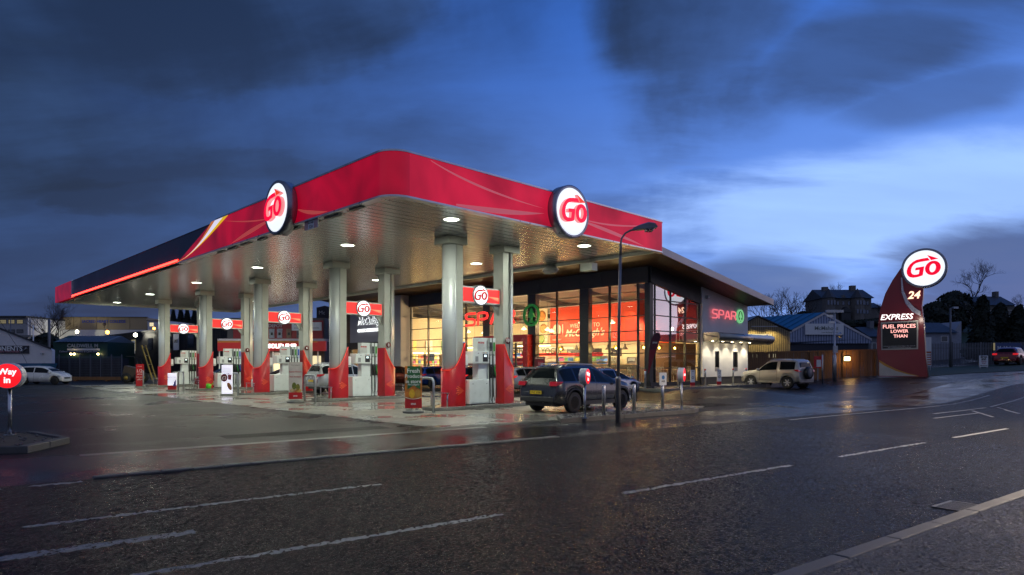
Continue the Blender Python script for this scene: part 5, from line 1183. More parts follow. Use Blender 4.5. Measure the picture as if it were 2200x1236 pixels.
def b3(t, z0, w_, h, th):
    pnl(t, w_, z0, z0+h, th-.002, M('white_print', (.15, .15, .18), .5))
    for sd in (-1, 1):
        y = sd*(th/2); ob('price_roundel', flat_shape([ell(-.13, z0+.82, .16, .20, n=24)], .005), M('maroon_print', (.13, .01, .02), .4), t, (0, y+sd*.002, 0)); ob('lettering', text_mesh('£2', h=.16, ext=.004, bold=.01), wt, t, (-.13*(1 if sd < 0 else 1), y+sd*.008, z0+.82), rz=0 if sd < 0 else pi)
        ob('printed_food', flat_shape([ell(.12, z0+.38, .10, .2, -.3, 18)], .004), M('scone', (.25, .09, .03), .5, var=.4, vs_=9), t, (0, y+sd*.003, 0)); ob('printed_cup', MB().prism([(.06, z0+.72), (.2, z0+.72), (.22, z0+.98), (.04, z0+.98)], *sorted((y, y+sd*.005)), 'y'), M('cup', (.2, .02, .03), .5), t)
    two(t, 'Homemade', MT['grey_ink2'], z0+1.30, th+.002, w=.34, shear=.3, bold=.02); two(t, 'Bakery Items', MT['grey_ink2'], z0+1.16, th+.002, w=.44, shear=.3, bold=.02); two(t, '& Coffee', MT['grey_ink2'], z0+1.03, th+.002, w=.32, shear=.3, bold=.02)
def b4(t, z0, w_, h, th):
    pnl(t, w_, z0+.26, z0+h, th-.002, MT['white_print']); pnl(t, w_, z0, z0+.259, th, MT['red_print'])
    for sd in (-1, 1): ob('printed_swirl', MB().prism([(w_*.1, z0+.2), (w_*.48, z0+.2), (w_*.48, z0+.62), (w_*.3, z0+.5)], *sorted((sd*th/2, sd*(th/2+.004))), 'y'), M('navy_print', (.05, .05, .2), .5), t)
    for s, z in (('some', .74), ('everything', .6), ('Pump', .46)): two(t, s, MT['grey_ink2'], z0+z, th+.002, h=.1)
def b5(t, z0, w_, h, th):
    pnl(t, w_, z0, z0+h, th-.002, MT['red_print'])
    for s, z, hh in (('McCullagh', 1.36, .06), ('1/2', 1.05, .22), ('price', .82, .12), ('Half price', .62, .1), ('offers', .46, .1)): two(t, s, wt, z0+z, th+.002, h=hh)
pavement_sign('tall green and red Fresh Produce in store banner on a round base', 3.62, 3.35, .56, 1.40, rad(12), True, b1)
pavement_sign('pale Sunday Dinners Now Available banner with food picture on a round base', 11.7, 3.15, .54, 1.55, rad(14), True, b2)
pavement_sign('white bakery and coffee banner with maroon two pound roundel', 20.0, 3.5, .50, 1.48, rad(14), False, b3)
pavement_sign('short white and red banner standing before the fourth pump', 27.6, 3.2, .46, .98, rad(12), False, b4)
pavement_sign('narrow red offers banner at the farthest island end', 36.0, 3.7, .48, 1.52, rad(16), False, b5)
# feather flag at the shop corner
ff = thing('feather_flag', 'dark red and black feather flag leaning at the shop corner', 'feather flag', (wx(1392, 35.6), 35.6, .36), rad(20))
fl_ = [(.0, .75), (.05, .75), (.35, 1.7), (.58, 2.3), (.72, 2.75), (.70, 2.95), (.55, 3.02), (.38, 2.95), (.2, 2.65), (.08, 2.1)]
ob('banner', flat_shape([[(x*1.1, z) for x, z in fl_]], .015), M('flag_cloth', (.06, .008, .02), .7, var=.5, vs_=2.5), ff)
ob('red_lower', flat_shape([[(.01, .78), (.05, .78), (.38, 1.7), (.52, 2.1), (.1, 2.05), (.05, 1.4)]], .02), M('flag_red', (.16, .006, .015), .7), ff)
ob('pole', MB().tube([(-.02, 0, 0), (0, 0, 1), (.05, 0, 2.1), (.2, 0, 2.72), (.42, 0, 3.0), (.6, 0, 3.07), (.76, 0, 2.98)], .018, 6), black_m, ff)
text('SPAR', wt, ff, (.42, -.02, 2.45), w=.3, ext=.003, shear=.3); ob('base', MB().box(-.25, .25, -.2, .2, 0, .06), black_m, ff)
# totem sign
TX, TY = wx(1940, 44), 44.0; TZ = .71
tt = thing('totem_sign', 'tall curved deep red GO price totem with round white lit head', 'totem sign', (TX, TY, TZ), rad(-38))
k_ = 44/FP
def tp(pts): return [((x-1940)*k_/1.17, (812-y)*k_) for x, y in pts]
outl = tp([(1888, 810), (1887, 780), (1883, 740), (1884, 715), (1887, 690), (1892, 660), (1902, 630), (1918, 602), (1938, 575), (1950, 590), (1985, 605), (1984, 640), (1981, 662), (1984, 684), (1986, 720), (1989, 770), (1994, 810)])
ob('body_panel', flat_shape([outl], .5), M('totem_red', (.13, .006, .012), .35, em=(1, .03, .04), es=.012, coat=.3, var=.12, vs_=.7), tt)
yf = -.252
def pl(nm, pts, m_, d=.02, y=yf): return ob(nm, flat_shape([tp(pts)], d), m_, tt, (0, y-d/2, 0))
pl('white_base', [(1889, 808), (1888.5, 778), (1900, 786), (1925, 797), (1950, 804), (1972, 808)], M('cream_panel', (.5, .47, .42), .5))
pl('gold_curve', [(1888.3, 773), (1905, 783), (1928, 794), (1952, 802), (1976, 808), (1972, 808.4), (1950, 804.4), (1925, 797.4), (1900, 786.4), (1888.4, 778.4)], M('gold_print', (.5, .25, .03), .4), .01)
pl('silver_curve', [(1937.5, 598), (1940, 598), (1943, 625), (1953, 648), (1966, 663), (1979, 672), (1979, 682), (1962, 672), (1948, 655), (1939, 630)], M('silver_blade', (.5, .5, .53), .3, .7), .16)
ob('side_edge', MB().tube([(p[0]+.02, -.24, p[1]) for p in tp([(1985, 684), (1987, 720), (1990, 770), (1995, 810)])], .03, 6), M('chrome_edge', (.7, .6, .5), .3, .6), tt)  # chrome edge strip in its own pale metal colour
ob('screen_frame', flat_shape([tp([(1893, 692), (1974, 690), (1973.5, 751), (1894, 752)])], .06), greyp, tt, (0, yf-.03, 0))
ob('led_screen', flat_shape([tp([(1896, 695), (1971, 693), (1970.5, 748), (1896.5, 749)])], .02), black_m, tt, (0, yf-.07, 0))
led = E('led_text', (1, .45, .4), 1.5)
def tx(s, px, py, wpx, m_, y=yf-.085, **k): 
    p = tp([(px, py)])[0]; text(s, m_, tt, (p[0], y, p[1]), w=wpx*k_/1.17, **k)
tx('FUEL PRICES', 1933, 701.5, 71, led, ext=.01, bold=.012); tx('LOWER', 1934, 712, 38, led, ext=.01, bold=.012); tx('THAN', 1936, 722.5, 30, led, ext=.01, bold=.012)
tx('Fuel prices at participating stores displayed. We reserve the', 1933.5, 745.3-1.2, 70, white_m, ext=.005); tx('right to amend fuel promotions at any time', 1933.5, 747.5-.4, 50, white_m, ext=.005)
tx('EXPRESS', 1928, 681, 72, E('express_white', (1, .93, .9), 1.5), h=12*k_, ext=.03, shear=.25, bold=.012, y=yf-.03); tx('24', 1965, 636, 27, E('orange_numeral', (1, .62, .42), 1.8), ext=.05, shear=.2, bold=.02, y=yf-.04)
go_disc('', (0, 0, 0), 0, 1.245, .42, .02, disc_e, E('totem_red_letter', (1, 0, .03), .85))
d = [o for o in bpy.data.objects if o.name.startswith('round_sign') and o.get('label') is None][-1]
pc = tp([(1986, 581)])[0]
for ch in list(d.children): ch.parent = tt; ch.location = Vector((ch.location.x+pc[0], ch.location.y-.12, ch.location.z+pc[1]))
bpy.data.objects.remove(d)
ob('plinth', MB().box(-1.45, 1.55, -.5, .5, -.8, .0), kerbm, tt)
lamp('POINT', tt, (1.0, -1.2, 3.9), 25, (1, .85, .7), .15)
# ================================================================ BUILDINGS ALL ROUND
def G(px, Y): x = wx(px, Y); return x, Y, hgt(x, Y)
def bldg(name, label, px, Y, rz=0., cat='building'):
    x, y, z = G(px, Y); return thing(name, label, cat, (x, y, 0), rz)
def ribs(t, x0, x1, z0, zt, y, pitch, mat, name='wall_ribs', w=.05, d=.04):
    mb = MB(); x = x0
    while x < x1-w: mb.prism([(x, z0), (x+w, z0), (x+w, zt(x+w)), (x, zt(x))], y-d, y, 'y'); x += pitch
    return ob(name, mb, mat, t, kind='stuff')
def window(t, x0, x1, z0, z1, y, pane, fr=white_m, nx=2, nz=1, d=.06):
    w_ = ob('window', MB().box(x0, x0+.05, y-d, y, z0, z1).box(x1-.05, x1, y-d, y, z0, z1).box(x0+.05, x1-.05, y-d, y, z0, z0+.05).box(x0+.05, x1-.05, y-d, y, z1-.05, z1), fr, t)
    for i in range(nx):
        for j in range(nz):
            a = x0+.05+(x1-x0-.1)*i/nx; b = x0+.05+(x1-x0-.1)*(i+1)/nx; c = z0+.05+(z1-z0-.1)*j/nz; e = z0+.05+(z1-z0-.1)*(j+1)/nz
            ob('pane', MB().box(a+.02, b-.02, y-d*.5, y-d*.4, c+.02, e-.02), pane, w_)
    return w_
pane_d = M('dim_pane', (.03, .035, .045), .1, spec=.8); pane_l = M('dim_lit_pane', (.3, .27, .15), .3, em=(1, .82, .4), es=.16); pane_b = M('lit_pane', (.5, .4, .2), .3, em=(1, .85, .5), es=.9)
# -- tan shed and blue roofed store (right)
tanm = M('tan_cladding', (.30, .24, .14), .5, var=.1); bluec = M('pale_blue_cladding', (.34, .40, .55), .5, var=.1); bluer = M('blue_roof', (.01, .14, .30), .45, var=.15)
Y = 60.; kk = Y/FP
def zz(py): return CAMH+(HOR-py)*kk
t = bldg('tan_shed', 'tan ribbed gable shed with lit shop windows behind the timber fence', 1598, Y)
W_ = 99*kk; xr = (1628-1598)*kk; z0 = zz(757); ze = zz(713); za = zz(681); zl = zz(698)
zt = lambda x: (zl+(za-zl)*min(1, x/xr)) if x < xr else za+(ze-za)*(x-xr)/(W_-xr)
ob('wall', MB().prism([(-3, zt(0)-1.8), (xr, za), (W_, ze), (W_, z0), (-3, z0)], 0, .3, 'y'), tanm, t)
ribs(t, -2, W_-.05, z0, lambda x: zt(x)-.05 if x > 0 else zt(0)+x*.5, 0, .20, M('tan_rib', (.13, .10, .06), .5), w=.07)
ob('side_wall', MB().box(W_-.3, W_, .3, 20, 0, ze), tanm, t); ob('roof', MB().prism([(xr, za+.02), (W_+.15, ze+.02), (W_+.15, ze+.12), (xr, za+.14)], -.15, 20, 'y').prism([(-3, zl-1.6), (xr, za+.02), (xr, za+.14), (-3, zl-1.5)], -.15, 20, 'y'), dark, t)
ob('lower_wall', MB().box(-3, W_-.3, .3, .5, -.2, z0), dark, t)
for a, b in ((1, 10), (19, 23), (25, 32), (52, 62), (64, 78)): window(t, a*kk, b*kk, zz(770), zz(759), .28, pane_b, black_m, 1, 1)
sg = ob('sign_board', MB().box(.0, (1657-1598)*kk, -.14, -.06, zz(735), zz(718)), white_m, t); ob('lettering', text_mesh('Utility Shop', w=1.9, ext=.01, bold=.01), M('sign_ink', (.08, .05, .12), .5), sg, (1.1, -.15, zz(724.5))); ob('sign_stripe', MB().prism([(2.15, zz(734)), (2.3, zz(734)), (2.15, zz(719)), (2.0, zz(719))], -.15, -.14, 'y'), M('sign_blue', (.05, .06, .25), .5), sg)
ob('flood_lamp_rail', MB().box(.5, 2.9, -.5, -.45, zz(703), zz(701.5)), galv, t)
[lamp('SPOT', t, (q, -.9, zz(700)), 330, (1, .78, .3), .1, spot=130) for q in (.8, 2.4)]
Y2 = 80.; k2 = Y2/FP
def z2_(py): return CAMH+(HOR-py)*k2
t = bldg('blue_store', 'pale blue gable warehouse with blue roof and McMahons sign', 1770, Y2)
xl, xr2 = (1640-1770)*k2, (1872-1770)*k2; za, ze = z2_(672), z2_(728); zlft = z2_(740)
f = lambda x: za+(ze-za)*abs(x)/xr2
ob('wall', MB().prism([(xl, f(xl)), (0, za), (xr2, ze), (xr2, z2_(738)), (xl, z2_(738))], 0, .3, 'y'), bluec, t)
ribs(t, xl, xr2, z2_(738), lambda x: f(x)-.06, 0, .32, M('cladding_rib', (.12, .16, .26), .5), w=.1)
for s in (-1, 1): ob('verge_trim', MB().prism([(0, za+.02), (s*xr2*(1.3 if s < 0 else 1), f(xr2*(1.3 if s < 0 else 1))+.02), (s*xr2*(1.3 if s < 0 else 1), f(xr2*(1.3 if s < 0 else 1))-.25), (0, za-.25)], -.1, -.045, 'y'), M('verge_white', (.55, .53, .55), .5), t)
rot_r = 35.
# roof slopes run back and to the left
mb = MB(); bx, by = -22., 40.
mb.add([(0, 0, za+.05), (xl*1.3, 0, f(xl*1.3)+.05), (xl*1.3+bx, by, f(xl*1.3)+.05), (bx, by, za+.05)], [(0, 1, 2, 3)])
mb.add([(0, 0, za+.05), (xr2, 0, ze+.05), (xr2+bx, by, ze+.05), (bx, by, za+.05)], [(0, 1, 2, 3)])
ob('roof', mb, bluer, t, fix=False)
mb = MB()
for i in range(34):
    a = i/34; mb.tube([(xl*1.3+bx*a, by*a, f(xl*1.3)+.08), (bx*a, by*a, za+.08)], .06, 4, False)
ob('roof_ribs', mb, bluer, t, kind='stuff')
ob('roof_light', MB().add([(-1.2+bx*.25, by*.25, f(1.2)+.09), (xl+bx*.25, by*.25, f(xl)+.09), (xl+bx*.29, by*.29, f(xl)+.09), (-1.2+bx*.29, by*.29, f(1.2)+.09)], [(0, 1, 2, 3)]), M('rooflight', (.3, .32, .33), .5), t, fix=False)
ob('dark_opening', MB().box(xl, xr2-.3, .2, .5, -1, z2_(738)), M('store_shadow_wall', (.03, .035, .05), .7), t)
sg = ob('sign_board', MB().box((1728-1770)*k2, (1810-1770)*k2, -.3, -.15, z2_(719.5), z2_(696)), white_m, t)
ob('lettering', text_mesh('McMahons', w=(1798-1748)*k2, ext=.01, bold=.015), M('sign_grey', (.2, .24, .22), .5), sg, ((1773-1770)*k2, -.31, z2_(705.5))); ob('lettering', text_mesh('Your Building Partner', w=(1798-1762)*k2, ext=.01), MT['sign_grey'], sg, ((1780-1770)*k2, -.31, z2_(715)))
for i in range(9): ob('stacked_pack', MB().box(xl+.5+i*1.15, xl+1.2+i*1.15, -1.2, -.6, z2_(759)-1.5, z2_(759)+random.uniform(0, .25)), M('packs', (.2, .21, .24), .5, var=.3), t)
# -- timber fence
fy = 48.; fx0, fx1 = wx(1600, fy), wx(1893, fy)
fn = thing('timber_fence', 'tall brown close boarded timber fence behind the jeep', 'fence', (fx0, fy, 0), 0)
bm_ = MB().box(.010, .140, -.012, .012, 0, 1).mesh('board'); n = int((fx1-fx0)/.15)
for i in range(n):
    x = i*.15; g0 = hgt(fx0+x, fy)-.1; ztp = CAMH+(HOR-(757-7*i/n))*fy/FP
    o = ob('board', bm_, plank_m, fn, (x, random.uniform(-.03, .03), g0), fix=False); o.scale = (1, 1, ztp-g0)
for i in range(0, n, 16): ob('fence_post', MB().box(i*.15-.05, i*.15+.05, -.10, -.02, 0, 2.5), plank_m, fn)
ob('top_rail', MB().prism([(0, wz(757.5, fy)-.1), (fx1-fx0, wz(750.5, fy)-.1), (fx1-fx0, wz(750.5, fy)), (0, wz(757.5, fy))], -.045, -.02, 'y'), plank_m, fn)
wl = thing('wall_lamp', 'square glowing warm bulkhead lamp on the timber fence', 'wall lamp', (wx(1820, 47.8), 47.85, wz(771, 47.8)), 0)
ob('diffuser', MB().box(-.2, .2, -.12, -.02, -.14, .14), E('bulkhead', (1, .72, .3), 9), wl, bev=.03); ob('housing', MB().box(-.23, .23, -.02, .03, -.17, .17), greyp, wl)
lamp('POINT', wl, (0, -.35, 0), 24, (1, .50, .12), .05)
# cctv pole
cx_, cy_, cz_ = G(1793, 45.5)
cc = thing('camera_pole', 'grey pole with security cameras and crossbar before the timber fence', 'camera pole', (cx_, cy_, cz_), 0)
H = wz(670, cy_)-cz_
ob('pole', MB().tube([(0, 0, 0), (0, 0, 1.7), (0, 0, 1.75), (0, 0, H)], [.12, .12, .07, .06], 12), galv, cc); ob('crossbar', MB().box(-.62, .6, -.08, .08, H-.06, H+.12), galv, cc)
for z, x in ((H-.3, -.25), (H-.75, -.15)): ob('camera', MB().box(x-.3, x+.1, -.12, .05, z-.07, z+.07), white_m, cc); 
ob('horn_speaker', MB().lathe([(.04, 0), (.08, .2), (.2, .4)], 12, c=(0, 0, H-1.62), axis='x'), galv, cc); ob('junction_box', MB().box(-.15, .15, -.16, -.06, 1.9, 2.4), galv, cc)
for px, Yy, h in ((1767, 44., 1.9), (1655, 47., 1.6)): x, y, z = G(px, Yy); o = ob('marker_post', MB().lathe([(.05, 0), (.05, h), (0, h+.02)], 10), galv, None, (x, y, z)); tag(o, f'slim grey post {("right behind the jeep", "left behind the jeep bonnet")[px < 1700]}', 'post')
rs = thing('red_notice', 'red notice board behind the back of the jeep', 'notice board', (wx(1757, 46.5), 46.5, hgt(wx(1757, 46.5), 46.5)), 0)
ob('board', MB().box(-.28, .28, -.02, .02, .9, 1.75), red_m, rs); ob('white_sheet', MB().box(-.1, .22, -.026, -.02, 1.0, 1.5), white_m, rs); ob('leg', MB().box(-.03, .03, -.02, .02, 0, .9), galv, rs)
# palisade fence right
py_ = 57.; a0, a1 = wx(1985, py_), wx(2290, py_)
pf = thing('palisade_fence', 'grey steel palisade fence right of the totem', 'fence', (a0, py_, 0), 0)
pm = MB().prism([(0, 0), (.07, 0), (.07, .96), (.035, 1), (0, .96)], 0, .02, 'y').mesh('pale'); fixn(pm); n = min(290, int((a1-a0)/.14)); pgal = M('dull_palisade', (.13, .14, .16), .5, .4, var=.1)
for i in range(n):
    x = i*.14; g0 = hgt(a0+x, py_)-.1; zt_ = wz(738-6*i/n, py_)
    o = ob('pale', pm, pgal, pf, (x, 0, g0), fix=False); o.scale = (1, 1, zt_-g0)
for i in range(0, n, 18): ob('fence_post', MB().box(i*.14-.05, i*.14+.05, .03, .13, 0, wz(735, py_)), pgal, pf)
for z in (1.6, 3.0): ob('rail', MB().box(0, n*.14, .02, .06, z, z+.05), pgal, pf)
t = thing('banner_sign', 'blue McMahons banner hung on the palisade fence', 'banner', (wx(2167, 56.8), 56.85, 0), 0)
ob('banner_sheet', MB().box(-1.15, 1.15, -.02, 0, wz(753, 56.8), wz(737, 56.8)), M('banner_blue', (.04, .07, .18), .5), t); text('McMahons', white_m, t, (.0, -.03, wz(748, 56.8)), w=1.9, ext=.01, bold=.01); ob('edge_strip', MB().box(-1.3, -1.16, -.02, 0, wz(753, 56.8), wz(737, 56.8)), pane_l, t)
t = thing('banner_sign', 'second blue banner at the right edge of the palisade fence', 'banner', (wx(2205, 56.8), 56.85, 0), 0)
ob('banner_sheet', MB().box(-.3, 1.4, -.02, 0, wz(752, 56.8), wz(742, 56.8)), MT['banner_blue'], t); text('Timber', white_m, t, (.3, -.03, wz(748, 56.8)), w=1.0, ext=.01)
x, y, z = G(2113, 50); t = thing('charity_sign', 'white drop inn Charity Shop board with arrow on the verge', 'notice board', (x, y, z), 0)
ob('board', MB().box(-.34, .34, -.03, .03, .12, .98), white_m, t, bev=.02); text('drop', black_m, t, (0, -.04, .87), w=.5, ext=.01, bold=.02); text('inn', black_m, t, (0, -.04, .72), w=.34, ext=.01, bold=.02); text('Charity', M('pink_ink', (.4, .1, .15), .5), t, (0, -.04, .52), w=.42, ext=.01, shear=.3); text('Shop!', MT['pink_ink'], t, (0, -.04, .38), w=.3, ext=.01, shear=.3)
ob('arrow', MB().prism([(-.28, .22), (-.2, .17), (-.2, .205), (.28, .205), (.28, .235), (-.2, .235), (-.2, .27)], -.045, -.031, 'y'), black_m, t); ob('leg', MB().box(-.3, -.25, -.03, .03, 0, .12).box(.25, .3, -.03, .03, 0, .12), galv, t)
x, y, z = G(1991, 50.5); t = thing('opening_board', 'white and orange information board just right of the totem', 'information board', (x, y, z), 0)
ob('board', MB().box(-.2, .35, -.02, .02, .4, 2.6), white_m, t); ob('orange_panel', MB().box(-.18, .33, -.026, -.02, .45, 1.5), M('orange_panel', (.4, .1, .04), .5), t)
for i in range(5): ob('white_row', MB().box(-.14, .29, -.03, -.026, .55+i*.18, .64+i*.18), white_m, t)
ob('leg', MB().box(-.15, -.1, -.02, .02, 0, .4).box(.25, .3, -.02, .02, 0, .4), galv, t)
x, y, z = G(2042, 55); t = thing('street_lamp', 'distant thin grey street lamp before the palisade fence', 'street lamp', (x, y, z), 0)
H = wz(662, 55)-z; ob('pole', MB().tube([(0, 0, 0), (0, 0, H)], [.1, .07], 10), pgal, t); ob('arm', MB().tube([(0, 0, H-.02), (.25, 0, H)], .04, 6), pgal, t); ob('lamp_head', MB().box(.2, .6, -.12, .12, H-.06, H+.1), galv, t)
# -- hill houses
stonew = M('grey_stone_wall', (.13, .125, .12), .8, bump=1, bs=12, var=.25, vs_=2); slate = M('slate_roof', (.035, .038, .045), .6, var=.2, vs_=3)
Yh = 150.; kh = Yh/FP
zh = lambda py: CAMH+(HOR-py)*kh
t = bldg('stone_mansion', 'large dark stone house with two conical bays on the hill', 1820, Yh)
g = zh(697)
X = lambda px: (px-1820)*kh
ob('wall', MB().box(X(1768), X(1868), 0, 9, g-3, zh(641)), stonew, t)
ob('roof', MB().prism([(-.6, zh(641)), (4.5, zh(618)), (9.6, zh(641))], X(1764), X(1876), 'x'), slate, t)
ob('gable_end', MB().prism([(-.0, zh(641)), (4.5, zh(619)), (9.0, zh(641))], X(1868), X(1873), 'x'), stonew, t)
ob('side_wall', MB().box(X(1868), X(1872), 0, 9, g-3, zh(641)), stonew, t)
for px in (1779, 1841):
    bay = ob('bay', MB().lathe([(1.45, g-3), (1.45, zh(640))], 8, c=(X(px), -.2, 0), smooth=False), stonew, t); ob('bay_roof', MB().lathe([(1.75, zh(641)), (0, zh(620))], 8, c=(X(px), -.2, 0), smooth=False), slate, bay)
    for zc in (651, 670):
        for dx in (-.7, .0, .7): ob('pane', MB().box(X(px)+dx-.2, X(px)+dx+.2, -1.72, -1.62, zh(zc+5), zh(zc-4)), M('hill_pane', (.10, .13, .2), .2, spec=.9), bay)
for px in (1792, 1800, 1812, 1824, 1858, 1864):
    for zc in (651, 670): window(t, X(px)-.3, X(px)+.3, zh(zc+5), zh(zc-4), 0, MT['hill_pane'], frame_m, 1, 1)
ob('porch', MB().prism([(X(1800), zh(672)), (X(1812), zh(660)), (X(1824), zh(672))], -1.5, 0, 'y').box(X(1802), X(1822), -1.3, 0, g-3, zh(672)), slate, t)
ob('dormer', MB().prism([(X(1804), zh(643)), (X(1812), zh(633)), (X(1820), zh(643))], -.2, 2, 'y'), stonew, t)
for px, p2 in ((1792, 612), (1853, 609)): ob('chimney', MB().box(X(px)-.6, X(px)+.6, 4, 5, zh(625), zh(p2)), stonew, t)
ob('side_wing', MB().box(X(1873), X(1905), 2, 9, g-3, zh(660)), stonew, t); ob('roof', MB().prism([(1.5, zh(660)), (5.5, zh(646)), (9.5, zh(660))], X(1873), X(1906), 'x'), slate, t, label='lower side roof')
def house(label, px0, px1, Y, pb, pe, pr, wallm, lit=False, ph=None):
    k = Y/FP; t = bldg('hill_house', label, px0, Y); Wd = (px1-px0)*k; z_ = lambda p: CAMH+(HOR-p)*k
    ob('wall', MB().box(0, Wd, 0, 7, z_(pb)-2, z_(pe)), wallm, t); ob('roof', MB().prism([(-.5, z_(pe)-.1), (3.5, z_(pr)), (7.5, z_(pe)-.1)], -.3, Wd-.02, 'x'), slate, t)
    ob('gable_end', MB().prism([(0, z_(pe)), (3.5, z_(pr)-.1), (7, z_(pe))], Wd, Wd+.15, 'x'), wallm, t)
    for i in range(3): window(t, Wd*(.15+.3*i), Wd*(.15+.3*i)+1.0, z_(pe)-2.2, z_(pe)-1.0, 0, pane_l if lit and i == 1 else pane_d, white_m, 1, 1)
    ob('chimney', MB().box(Wd*.8, Wd*.8+.6, 3, 4, z_(pr)-.5, z_(pr)+.9), wallm, t)
house('dark gabled house on the skyline at the far right', 2105, 2180, 120, 690, 655, 633, stonew)
house('low dark house roof between the trees beside the big bare tree', 2055, 2110, 125, 680, 660, 640, stonew)
t = bldg('white_cottage', 'small white gabled cottage behind the palisade fence', 2010, 75); k = 75/FP; z_ = lambda p: CAMH+(HOR-p)*k
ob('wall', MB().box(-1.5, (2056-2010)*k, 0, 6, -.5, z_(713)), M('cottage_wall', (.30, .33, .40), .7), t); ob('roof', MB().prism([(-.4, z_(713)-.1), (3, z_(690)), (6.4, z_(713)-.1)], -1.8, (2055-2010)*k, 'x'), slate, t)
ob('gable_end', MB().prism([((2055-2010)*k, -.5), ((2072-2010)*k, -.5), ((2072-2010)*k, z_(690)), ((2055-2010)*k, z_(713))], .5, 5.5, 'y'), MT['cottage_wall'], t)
window(t, .6, 1.4, z_(735), z_(722), 0, pane_d, white_m, 1, 1)
# low grey roofs behind blue store
house('low grey roofed house behind the blue warehouse', 1868, 1900, 95, 745, 722, 700, M('grey_house_wall', (.15, .16, .18), .8))
# ================================================================ LEFT SIDE
wg = M('white_gable_wall', (.66, .66, .68), .75, var=.06, bump=.2)
Yg = 64.; kg = Yg/FP; zg = lambda p: CAMH+(HOR-p)*kg; Xg = lambda px: (px+110)*kg
t = bldg('white_gable_building', 'white gabled garden machinery building at the left edge', -110, Yg)
ob('wall', MB().prism([(Xg(-330), -.3), (Xg(112), -.3), (Xg(112), zg(752)), (Xg(-110), zg(664)), (Xg(-330), zg(752))], 0, .4, 'y'), wg, t)
def shear_y(mb_): mb_.v = [(x-max(0, y)*.80, y, z) for x, y, z in mb_.v]; return mb_
ob('roof', shear_y(MB().prism([(Xg(-110), zg(664)+.02), (Xg(113), zg(752)+.02), (Xg(113), zg(752)+.2), (Xg(-110), zg(664)+.22)], -.2, 18, 'y').prism([(Xg(-110), zg(664)+.02), (Xg(-331), zg(752)+.02), (Xg(-331), zg(752)+.2), (Xg(-110), zg(664)+.22)], -.2, 18, 'y')), slate, t)
ob('side_wall', shear_y(MB().box(Xg(112)-.3, Xg(112), .4, 18, -.3, zg(752))), wg, t)
sg = ob('sign_board', MB().box(Xg(-45), Xg(63), -.1, -.0, zg(760), zg(743)), M('sign_black', (.02, .02, .03), .4), t)
text_ = ob('lettering', text_mesh('COMPONENTS', w=98*kg, ext=.01, bold=.025), white_m, sg, (Xg(1), -.11, zg(749.5))); ob('lettering', text_mesh('FARM and GARDEN MACHINERY', w=90*kg, ext=.01), M('pinkish_ink', (.5, .2, .25), .5), sg, (Xg(2), -.11, zg(755.5)))
ob('bolt_picture', MB().tube([(Xg(50), -.12, zg(756)), (Xg(57), -.12, zg(750)), (Xg(60), -.12, zg(748))], [.06, .07, .13], 8), galv, sg)
ob('security_light', MB().box(Xg(90), Xg(94), -.25, 0, zg(762), zg(759)), galv, t)
t2 = ob('blue_skip', MB().prism([(-.9, 0), (.9, 0), (1.5, 1.35), (-1.5, 1.35)], -1, 1, 'y'), M('skip_blue', (.02, .10, .22), .5), None, (wx(71, 58), 58, .35)); tag(t2, 'blue metal skip edge behind the small white car', 'skip')
# school block
Ys = 120.; ks = Ys/FP; zs_ = lambda p: CAMH+(HOR-p)*ks; t = bldg('school_block', 'two storey white school block with dim windows at the far left', 0, Ys)
X = lambda px: px*ks
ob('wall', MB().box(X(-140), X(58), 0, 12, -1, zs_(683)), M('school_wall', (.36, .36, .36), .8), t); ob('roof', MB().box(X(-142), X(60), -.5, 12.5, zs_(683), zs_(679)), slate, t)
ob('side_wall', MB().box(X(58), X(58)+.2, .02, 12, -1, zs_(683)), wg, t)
for px in (-40, -18, 0, 18, 36):
    for a, b in ((696, 687), (716, 708)): window(t, X(px), X(px+14), zs_(a), zs_(b), 0, pane_l if a == 696 else pane_d, frame_m, 3, 2)
ob('terrace', MB().box(X(-10), X(80), -2, 0, zs_(726), zs_(721)), M('terrace_wall', (.2, .2, .2), .8), t)
# college hall
Yc = 130.; kc = Yc/FP; zc_ = lambda p: CAMH+(HOR-p)*kc; t = bldg('college_hall', 'long tan Sacred Heart College hall behind the forecourt', 128, Yc); X = lambda px: (px-128)*kc
tanc = M('college_tan', (.34, .26, .15), .6, var=.05)
xs_ = [128, 158, 174, 208, 232, 279, 316]
for a, b in zip(xs_, xs_[1:]): ob('cladding_panel', MB().box(X(a)+.04, X(b)-.04, 0, .3, zc_(708), zc_(682)), tanc, t)
ob('wall', MB().box(X(128), X(316), .3, 20, -1, zc_(683)), tanc, t); ob('lower_wall', MB().box(X(130), X(316), -.4, .29, 0, zc_(709)), wg, t); ob('roof_edge', MB().box(X(127), X(317), -.2, .6, zc_(682), zc_(681)), slate, t)
text('SACRED HEART COLLEGE', M('college_blue', (.03, .07, .40), .5), t, (X(223), -.05, zc_(691)), w=94*kc, ext=.03, bold=.02)
ob('tree_emblem', MB().lathe([(0, -.03), (.35, -.03), (.35, 0)], 10, c=(X(224), 0, zc_(697)), axis='y').box(X(224)-.06, X(224)+.06, -.03, 0, zc_(706), zc_(699)), M('emblem', (.1, .06, .05), .5), t)
t3 = bldg('annex_building', 'pale annexe with one lit window right of the college hall', 317, 128.); k = 128/FP
ob('wall', MB().box(0, 45*k, 0, 8, -1, CAMH+(HOR-690)*k), wg, t3); window(t3, 4*k, 14*k, CAMH+(HOR-702)*k, CAMH+(HOR-693)*k, 0, pane_b, white_m, 2, 2); ob('roof_edge', MB().box(-.2, 45*k, -.2, 8.2, CAMH+(HOR-690)*k, CAMH+(HOR-689)*k), slate, t3)
